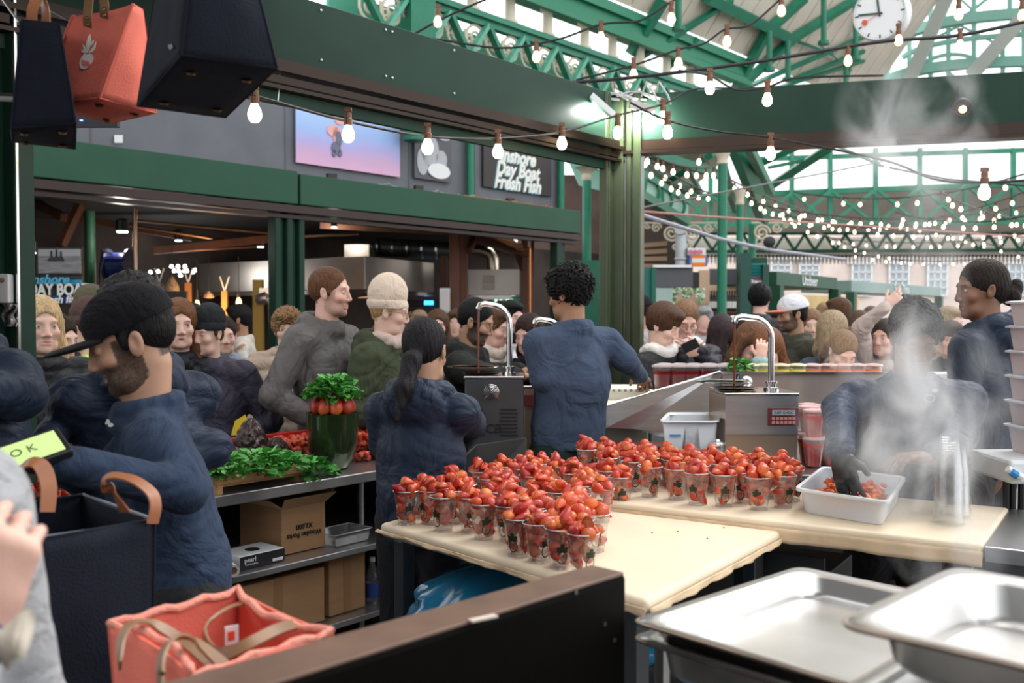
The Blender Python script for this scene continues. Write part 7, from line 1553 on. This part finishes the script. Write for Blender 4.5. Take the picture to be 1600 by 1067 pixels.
t = tote('tote_bag', 'large dark navy canvas tote hanging right of the coral one, four studs below', Q((284,85,1.98),(432,106,2.08),(352,183,2.42),(216,165,2.3)), Q((300,-60,1.95),(398,-30,2.05),(350,-20,2.3),(246,-20,2.2)), M_navyc, M_navyc, seed=7, sag=.01)
cv = [c for c in t.children if c.name.startswith('canvas')][0]; decal(cv, [[(266,72),(268,70),(271,76),(269,79)],[(269,70),(271,69),(273,74),(272,77)]], mat('faded print', (.3,.3,.33), .7), 'printed_mark', t, .004)
# hanging rail and coat hooks at the very top left
b = MB(); b.tube([at(-40,150,2.75), at(40,153,2.75)], .012, 8); b.tube([at(-10,-20,2.5), at(30,35,2.5)], .003, 6); b.tube([at(45,-2,2.6), at(118,38,2.6)], .002, 5); b.tube([at(60,-20,2.5), at(480,-60,2.3)], .012, 8)
tag(b.build('hanging_rail', M_steel), 'thin metal rail and wires holding the hanging totes', 'rail')
t = thing('small_screen', 'small dark screen with a blue light behind the hanging totes', 'screen', at(150,190,4.2)); b = MB(); b.box(at(148,182,4.2), (.2,.03,.09)); b.build('case', M_black, t); b = MB(); b.box(at(127,188,4.17), (.012,.006,.006)); b.build('blue_light', mat('blue led', (.1,.1,1), .3, emit=(.1,.15,1), es=3), t)
b = MB(); b.box(wa(185,218)+AN*.04, (.07,.02,.07)); tag(b.build('sticker_plate', M_white), 'tiny square white plate on the grey wall under the totes', 'plate')
# foreground coral tote, order: front, right, back, left at the rim
zc = 1.12; rl, rb, rr_ = atz(172,974,zc), atz(372,922,zc), atz(517,988,zc); rf = rl+rr_-rb; cc2 = (rl+rb+rr_+rf)/4
bt = [cc2+(p-cc2)*.86-Vector((0,0,.3)) for p in (rf, rr_, rb, rl)]
t = tote('tote_bag', 'open coral canvas tote with tan leather handles in the foreground at the bottom', bt, [rf, rr_, rb, rl], M_coral, M_corali, sag=.012, studs=False, seed=3, n=18)
b = MB(); r_ = random.Random(9)
ringp = []
for i, (p, q) in enumerate(((rf,rr_),(rr_,rb),(rb,rl),(rl,rf))):
    for k in range(10): s_ = k/10; w_ = (q-p); nn_ = (cc2-(p+q)/2).normalized(); ringp.append(p.lerp(q, s_)+nn_*math.sin(math.pi*s_)*(.03 if i%2 else .004)+Vector((0,0,.004*math.sin(k*1.9+i))))
b.tube(ringp, .0065, 8, closed=True); b.build('rolled_edge', mat('coral canvas edge', (.85,.32,.24), .9, bump=.6, bscale=200), t, smooth=True)
b = MB(); b.add([p-Vector((0,0,.002)) for p in bt], [(0,1,2,3)]); b.build('bag_base', M_corali, t, solid=.004)
strap(t, Q((188,1040,1.36),(190,1000,1.4),(205,975,1.45),(240,975,1.5),(290,1005,1.5),(330,1040,1.42)), .018, M_leatherd, [(-1,-.5,0),(-.4,-.8,.6),(0,-.5,1),(.3,-.5,1),(.3,-.4,1)]); strap(t, Q((252,1078,1.27),(252,1030,1.3),(268,1000,1.34),(300,1000,1.4),(345,1035,1.42),(360,1060,1.4)), .02, M_leatherd, [(-1,-.7,0),(-.5,-.8,.4),(0,-.4,1),(.3,-.4,1)], rivets=Q((253,1050,1.26)))
strap(t, Q((395,940,1.68),(355,950,1.62),(322,980,1.55),(325,1012,1.5),(350,1022,1.46),(390,1005,1.46),(430,985,1.5),(460,975,1.52)), .02, M_leatherd, [(0,-.2,1),(-.6,-.3,.8),(-1,-.5,.1),(-.2,-1,.4),(0,-.8,1),(.3,-.6,1),(.2,-.5,1)])
b = MB(); p = at(362,992,1.6); b.box(p, (.022,.003,.03), rz=.6); b.build('care_label', M_white, t); b = MB(); b.box(p+Vector((0,-.003,0)), (.011,.003,.014), rz=.6); b.build('label_print', M_corali, t)
# navy tote behind it
zn = 1.2; nr, nbk, nl = atz(240,812,zn), atz(130,773,zn), atz(60,842,zn); nlb = nbk+nl-nr; cn_ = (nr+nbk+nl+nlb)/4; bt = [cn_+(p-cn_)*.95-Vector((0,0,.42)) for p in (nl, nr, nbk, nlb)]
t = tote('tote_bag', 'large open dark navy tote with grey lining and tan handles, behind the coral one', bt, [nl, nr, nbk, nlb], M_navyc, M_navyi, sag=.01, studs=False, seed=5)
b = MB(); b.prism([((p-cn_)*.93+cn_).xy[:] for p in (nl, nr, nbk, nlb)], zn-.3, zn-.29); b.build('inner_floor', M_navyi, t)
b = MB(); b.tube([nl+Vector((0,0,.002)), nr, nbk, nlb], .004, 6, closed=True); b.build('hem', mat('hem grey', (.25,.27,.3), .8), t)
strap(t, Q((196,800,1.98),(180,772,1.96),(162,756,1.95),(172,744,1.95),(205,748,1.93),(235,768,1.92),(243,790,1.91),(238,818,1.905)), .028, M_leather, [(-.4,-1,0),(-.7,-.5,.5),(-.6,-.5,.8),(0,-.2,1),(.4,-.3,1),(1,-.4,.3),(1,-.5,0)])
strap(t, Q((28,760,1.85),(32,735,1.85),(48,722,1.85),(66,730,1.85),(76,760,1.84),(74,800,1.83)), .03, M_leather, [(-1,-.4,0),(-.4,-.5,1),(0,-.5,1),(.6,-.5,.6),(1,-.5,0)])
b = MB(); b.box((-.93,1.93,.39), (.6,.5,.77), rz=.5); tag(b.build('display_plinth', M_black, bevel=.01), 'black plinth under the dark navy tote in the left foreground', 'plinth')
b = MB(); b.box((-.47,1.5,.405), (.34,.34,.81), rz=.75); tag(b.build('display_plinth', M_black, bevel=.01), 'black plinth under the open coral tote in the foreground', 'plinth')
# card reader in the cap man's hands
P = at(38,712,2.05); t = thing('card_reader', 'card reader with a pale green screen held by the man in the black cap', 'card reader', P); X_ = (at(78,722,2.1)-at(0,700,2.0)).normalized(); M3 = Matrix.Rotation(R(-12),3,'Y')@Matrix.Rotation(R(-50),3,'X')@Matrix.Identity(3)
Zv = Vector((.15,-.55,.8)).normalized(); Xv = (X_-Zv*X_.dot(Zv)).normalized(); Yv = Zv.cross(Xv); M3 = Matrix((Xv, Yv, Zv)).transposed()
b = MB(); b.box(P, (.17,.085,.02), M=M3); b.build('case', M_black, t, bevel=.004); b = MB(); b.box(P+Zv*.011+Xv*.01, (.125,.066,.002), M=M3); b.build('display', mat('reader screen', (.35,.45,.15), .4, emit=(.45,.62,.25), es=.5), t)
text('O K', .03, P+Zv*.0135+Xv*.0, Xv, Yv, mat('screen ink', (.1,.13,.05), .5), t, depth=.0004)
# ================================================================ people cut off in the left foreground
person('person in a grey fleece cut off at the bottom left corner of the view', (-300,470), .98, 'rosy', yaw=60, hair=('short','brown',BRN), top=('sweater','grey fleece',(.36,.36,.37)), detail=1, wid=1.05, thick=.03, wr=.003, seedv=61)
person('person in a bright blue sleeve, hand with a paper bag at the left edge', (-560,470), .86, 'rosy', yaw=75, hair=('short','brown',BRN), top=('jacket','bright blue shell',(.012,.035,.16)), detail=2, seedv=62, arms=('down', (at(-300,1150,.95), at(-32,990,1.02))),
       hands={-1: ((.2,.1,1),(-.35,1,-.1),1.3)})
P = at(22,1000,.95); t = thing('paper_bag', 'crumpled paper bag in the hand at the left edge', 'paper bag', P)
b = MB(); b.grid(lambda u, v: P+Vector((-.035+.05*u, .01*math.sin(u*5+v*3), -.02+.04*v+.008*math.sin(u*9))), 10, 10); b.build('paper', mat('pale paper bag', (.6,.52,.42), .8, bump=.5, bscale=30), t, solid=.006)

# ================================================================ string lights
def festoon(label, cable, bulbs, near=True, s=.88, sagn=6, name='string_lights', lit=None, r=.006):
    P = [at(*c) for c in cable]; t = thing(name, label, 'string lights', P[0]); pts = []
    for i in range(len(P)-1):
        p0, p1, p2, p3 = P[max(i-1,0)], P[i], P[i+1], P[min(i+2,len(P)-1)]
        for k in range(sagn): u = k/sagn; pts.append(.5*((2*p1)+(p2-p0)*u+(2*p0-5*p1+4*p2-p3)*u*u+(3*p1-p0-3*p2+p3)*u**3))
    pts.append(P[-1]); b = MB(); b.tube(pts, r, 6); b.build('cable', M_cable, t)
    for x, y, Y in bulbs:
        p = at(x, y, Y)                       # centre of the bulb glass
        top = p+Vector((0,0,.075*s)); b = MB(); bulb_mb(b, top, s); bo = b.build('bulb', lit or M_bulbn, t, smooth=True)
        b = MB(); b.lathe([(.02*s,-.03*s),(.021*s,0),(.017*s,.006*s),(.017*s,.03*s),(.01*s,.036*s)], top, 12); b.box(top+Vector((0,0,.045*s)), (.035*s,.02*s,.02*s)); sk = b.build('socket', M_brass, bo, off=False); sk.data.transform(Matrix.Translation(-root_loc(t)))
    return t
festoon('nearest string of glowing bulbs running under the left beam to the corner post', [(225,100,3.5),(400,150,3.8),(545,190,4.2),(668,213,4.6),(778,216,5.0),(878,206,5.4),(965,180,5.7),(1036,163,5.8),(1082,140,5.9),(1150,138,5.9)],
        [(398,179,3.8),(544,211,4.2),(668,231,4.6),(778,238,5.0),(878,225,5.4),(965,209,5.7),(1036,185,5.8)])
festoon('string of glowing bulbs along the top edge of the right beam', [(1060,110,5.6),(1108,118,5.6),(1150,140,5.55),(1199,136,5.5),(1245,122,5.4),(1380,118,5.0)], [(1109,139,5.6),(1199,157,5.5)])
festoon('string with two bulbs hanging lower, beneath the right beam', [(985,160,5.2),(1043,188,5.3),(1120,205,5.4),(1204,215,5.3),(1380,250,4.9),(1460,280,4.6),(1538,285,4.5),(1660,278,4.4)], [(1043,208,5.3),(1204,241,5.3),(1538,302,4.5)])
festoon('unlit string lights crossing high up above the left beam', [(600,80,8),(690,30,8),(780,-10,8)], [(684,35,8)], s=1.1, lit=mat('dim bulb', (1,.85,.65), .3, emit=(1,.6,.3), es=1.2), r=.009)
D = MATS['dim bulb']
festoon('string lights with small bulbs crossing the girder above the beam', [(560,105,8),(640,60,8),(780,75,8),(870,62,8),(940,38,8),(1000,32,8),(1045,5,8),(1070,-10,8)], [(838,90,8),(939,60,8),(1049,30,8)], s=1.1, lit=D, r=.009)
festoon('string lights swaying across the roof boards above the right beam', [(900,125,8),(990,102,8),(1058,78,8),(1100,68,8),(1133,46,8),(1170,40,8),(1205,12,8),(1222,-5,8)], [(990,118,8),(1060,100,8),(1136,66,8),(1221,18,8)], s=1.1, lit=D, r=.009)
festoon('thick brown cable rising to the right in front of the clock and arched window', [(880,130,7.5),(1000,120,7.5),(1180,97,7.5),(1370,66,7.5),(1500,55,7.5),(1640,25,7.5)], [(1325,96,7.5),(1404,64,7.5),(1498,24,7.5),(1500,72,7.5),(1597,25,7.5)], s=1.0, lit=D, r=.014)
r_ = random.Random(12)
def swag(label, x0, y0, x1, y1, sag, Y0, Y1, n, s=.85, seed=1):
    rr_ = random.Random(seed); cb = []; bl = []
    n = round(n*.8)
    for k in range(9): u = k/8; cb.append((x0+(x1-x0)*u, y0+(y1-y0)*u+sag*4*u*(1-u), Y0+(Y1-Y0)*u))
    for k in range(n): u = (k+.5+rr_.uniform(-.25,.25))/n; Yq = Y0+(Y1-Y0)*u; bl.append((x0+(x1-x0)*u, y0+(y1-y0)*u+sag*4*u*(1-u)+1556*.12*s/Yq, Yq))
    festoon(label, cb, bl, s=s, lit=M_bulb, sagn=2, r=.012)
SW = [(1000,240,1260,330,25,12,22,14),(1000,232,1110,262,10,11,13,9),(1085,232,1300,345,30,11,22,14),(1140,280,1420,350,20,14,26,16),(1180,318,1600,322,22,16,18,20),(1220,335,1600,360,14,18,20,18),(1290,350,1600,300,18,22,14,15),(1240,300,1600,272,22,18,12,10),(1300,372,1600,366,10,24,20,16),(1215,330,1400,400,10,18,28,13),(1350,340,1600,398,-6,20,26,12),(1010,255,1100,300,10,12,16,8),(1400,332,1600,338,12,17,15,9),(1330,395,1540,404,8,28,30,12),(1470,300,1620,345,10,13,18,7)]
PL = ['nearest the corner post','short one at top left','crossing behind the green columns','passing the second column','spanning level across the whole glass front','spanning level, just below it','rising to the right','highest on the right','low over the lattice beam','running down into the steam','slanting down at the right','beside the gallery beam','short one in the upper right','lowest, in front of the pale building','steep one at the right edge']
for i, q in enumerate(SW): swag('far string of warm bulbs, right opening, '+PL[i], *q[:7], q[7], seed=i+1)
for i, l in enumerate((((1000,330,9),(1100,338,10),(1300,350,12),(1600,370,14)), ((1000,335,9),(1120,372,10),(1200,390,11),(1320,405,13)), ((1000,325,9),(1130,300,10),(1300,268,12),(1390,250,13)), ((1390,262,6),(1480,280,6),(1600,290,6)))):
    b = MB(); b.tube([at(*p) for p in l], (.012,.02,.01,.006)[i], 6); tag(b.build('cable', mat('cable %d' % i, ((.45,.2,.16),(.35,.35,.4),(.12,.12,.12),(.05,.05,.05))[i], .5)), ('long reddish cable slung across the right opening','grey steel cable sloping down past the green columns','thin dark cable rising past the columns','thin black cable at the top right of the opening')[i], 'cable')
p = at(1202,378,11); t = thing('pulley', 'small black pulley on the grey cable right of the columns', 'pulley', p); b = MB(); b.lathe([(.02,-.04),(.06,-.03),(.05,0),(.06,.03),(.02,.04)], p, 12, M=Matrix.Rotation(math.pi/2,3,'X')); b.build('wheel', M_black, t)
b = MB(); b.tube([p, p-Vector((0,0,.14))], .006, 6); b.build('hook', M_black, t)
# LED floodlights at the corner
M_led = mat('white led', (1,1,1), .3, emit=(1,1,.97), es=14)
def bar_light(px0, py0, px1, py1, off, N, label, tgt):
    q0 = at(px0, py0, 5.95); q1 = at(px1, py1, 5.98); d = (q1-q0).normalized(); t = thing('led_bar', label, 'light', q0); b = MB(); b.bar(q0, q1, .05, .03, up=N); b.build('housing', mat('led housing', (.45,.45,.45), .4, metal=.3), t, bevel=.003)
    b = MB(); b.bar(q0.lerp(q1,.05)+tgt*.018, q0.lerp(q1,.95)+tgt*.018, .035, .006, up=tgt); b.build('led_strip', M_led, t)
    b = MB(); b.tube([q0, q0-N*.2+Vector((0,0,.06))], .005, 6); b.build('bracket', M_steel, t)
    l = bpy.data.lights.new('led light', 'AREA'); l.shape = 'RECTANGLE'; l.size = (q1-q0).length; l.size_y = .04; l.energy = 9; l.color = (.97,1,.93); o = bpy.data.objects.new('led light', l); COL.objects.link(o); o.parent = t; m_ = (q0+q1)/2+tgt*.03; o.location = m_-root_loc(t); o.rotation_euler = (-tgt).to_track_quat('Z','Y').to_euler()
nL = Vector((A0.y, -A0.x, 0))
bar_light(922,150,958,181, 0, nL, 'slim white LED floodlight lighting the left beam beside the corner post', (-nL*.75+Vector((-.2,0,-.6))).normalized())
bar_light(984,162,1022,173, 0, BN, 'slim white LED floodlight lighting the right beam beside the corner post', (-BN*.75+Vector((0,0,-.65))).normalized())
# black round lamp on the right beam
r0 = ray(1497,170); tt = (p1-Vector((0,0,CAMZ))).dot(BN)/r0.dot(BN); P = Vector((0,0,CAMZ))+r0*tt+BN*.04; t = thing('round_lamp', 'black round spotlight fixed to the right green beam in the steam', 'light', P)
Ml = (BN+Vector((.15,0,-.35))).normalized().to_track_quat('Z','Y').to_matrix(); b = MB(); b.lathe([(.001,-.04),(.04,-.035),(.052,-.01),(.054,.03),(.046,.05),(.042,.035),(.001,.03)], P+BN*.03, 20, M=Ml); b.build('housing', M_black, t, smooth=True)
b = MB(); b.lathe([(.001,.045),(.02,.043),(.022,.032)], P+BN*.03+Vector((.004,0,-.012)), 14, M=Ml); b.build('lens', mat('warm lens', (.8,.7,.4), .2, emit=(1,.75,.3), es=1.2), t); b = MB(); b.tube([P-BN*.01, P+BN*.02], .02, 10); b.tube([P+Vector((0,0,.05)), P+Vector((0,0,.13))-BN*.02], .008, 6); b.build('bracket', M_black, t)
b = MB()
for k in range(8):
    x = 880+k*14; b.tube([at(x,138+k*2,6.1), at(x+20,150-k,6.15), at(x+40,146+(k%3)*4,6.1), at(x+60,156,6.1)], .008, 5)
for x in (1010,1030): b.tube([at(x-8,150,6.1), at(x,128,6.0), at(x+14,150,5.9), at(x+18,163,5.85)], .006, 5)
tag(b.build('cable_tangle', mat('pale cables', (.4,.4,.4), .6)), 'tangle of pale cables on top of the corner where both beams meet', 'cables', kind='stuff')
b = MB(); b.tube([at(437,-10,4.2), at(438,60,4.2), at(437,130,4.2), at(434,160,4.1)], .0025, 5); tag(b.build('thin_wire', M_white), 'thin white wire hanging down in front of the left beam', 'wire')
# ================================================================ steam
sm = bpy.data.materials.new('steam'); sm.use_nodes = True; nt = sm.node_tree; nt.nodes.clear(); N, L = nt.nodes.new, nt.links.new
def mth(op, a, b_=None, clamp=False, c=None):
    n = N('ShaderNodeMath'); n.operation = op; n.use_clamp = clamp
    for i, v in enumerate((a, b_, c)):
        if v is None: continue
        if isinstance(v, (int, float)): n.inputs[i].default_value = v
        else: L(v, n.inputs[i])
    return n.outputs[0]
tc = N('ShaderNodeTexCoord'); sep = N('ShaderNodeSeparateXYZ'); L(tc.outputs['Object'], sep.inputs[0]); X0, Y0_, Z0_ = sep.outputs
mp = N('ShaderNodeMapping'); mp.inputs['Scale'].default_value = (1,1,.62); L(tc.outputs['Object'], mp.inputs[0])
n1_ = N('ShaderNodeTexNoise'); n1_.inputs['Scale'].default_value = 6.5; n1_.inputs['Detail'].default_value = 5; n1_.inputs['Roughness'].default_value = .55; n1_.inputs['Distortion'].default_value = .8; L(mp.outputs[0], n1_.inputs[0])
def fcurve(pts):
    n = N('ShaderNodeFloatCurve'); cv_ = n.mapping.curves[0]; zs = [(z-.8)/1.6 for z, _ in pts]
    while len(cv_.points) < len(pts): cv_.points.new(.5,.5)
    for i, (z, v) in enumerate(pts): cv_.points[i].location = (zs[i], v)
    n.mapping.update(); q = mth('DIVIDE', mth('SUBTRACT', Z0_, .8), 1.6, True); L(q, n.inputs['Value']); return n.outputs[0]
wz = fcurve([(.8,.1),(.95,.2),(1.1,.22),(1.25,.32),(1.4,.33),(1.6,.22),(1.9,.2),(2.15,.24),(2.4,.1)])
dz_ = fcurve([(.8,.15),(.95,.42),(1.08,.3),(1.2,.8),(1.36,.85),(1.5,.5),(1.62,.22),(1.9,.2),(2.08,.5),(2.2,.5),(2.3,.0)])
cx_ = fcurve([(.8,.58),(.95,.58),(1.1,.52),(1.3,.46),(1.6,.48),(2.2,.47),(2.4,.47)])
dx_ = mth('DIVIDE', mth('SUBTRACT', X0, mth('ADD', mth('MULTIPLY', cx_, 1.0), .67)), wz); dy_ = mth('DIVIDE', mth('SUBTRACT', Y0_, 2.85), .16)
r2_ = mth('ADD', mth('MULTIPLY', dx_, dx_), mth('MULTIPLY', dy_, dy_)); fo = mth('SUBTRACT', 1.0, r2_, True)
dn = mth('MULTIPLY', mth('MULTIPLY', fo, dz_), mth('MULTIPLY', mth('SUBTRACT', n1_.outputs[0], .455, True), 62.0))
vs_ = N('ShaderNodeVolumeScatter'); vs_.inputs['Color'].default_value = (1,1,1,1); vs_.inputs['Anisotropy'].default_value = .1; L(dn, vs_.inputs['Density']); out = N('ShaderNodeOutputMaterial'); L(vs_.outputs[0], out.inputs['Volume'])
b = MB(); b.box((1.15, 2.85, 1.56), (.8,.36,1.5)); o = b.build('steam', sm); tag(o, 'white steam rising in front of the man working at the tub', 'steam', kind='stuff')
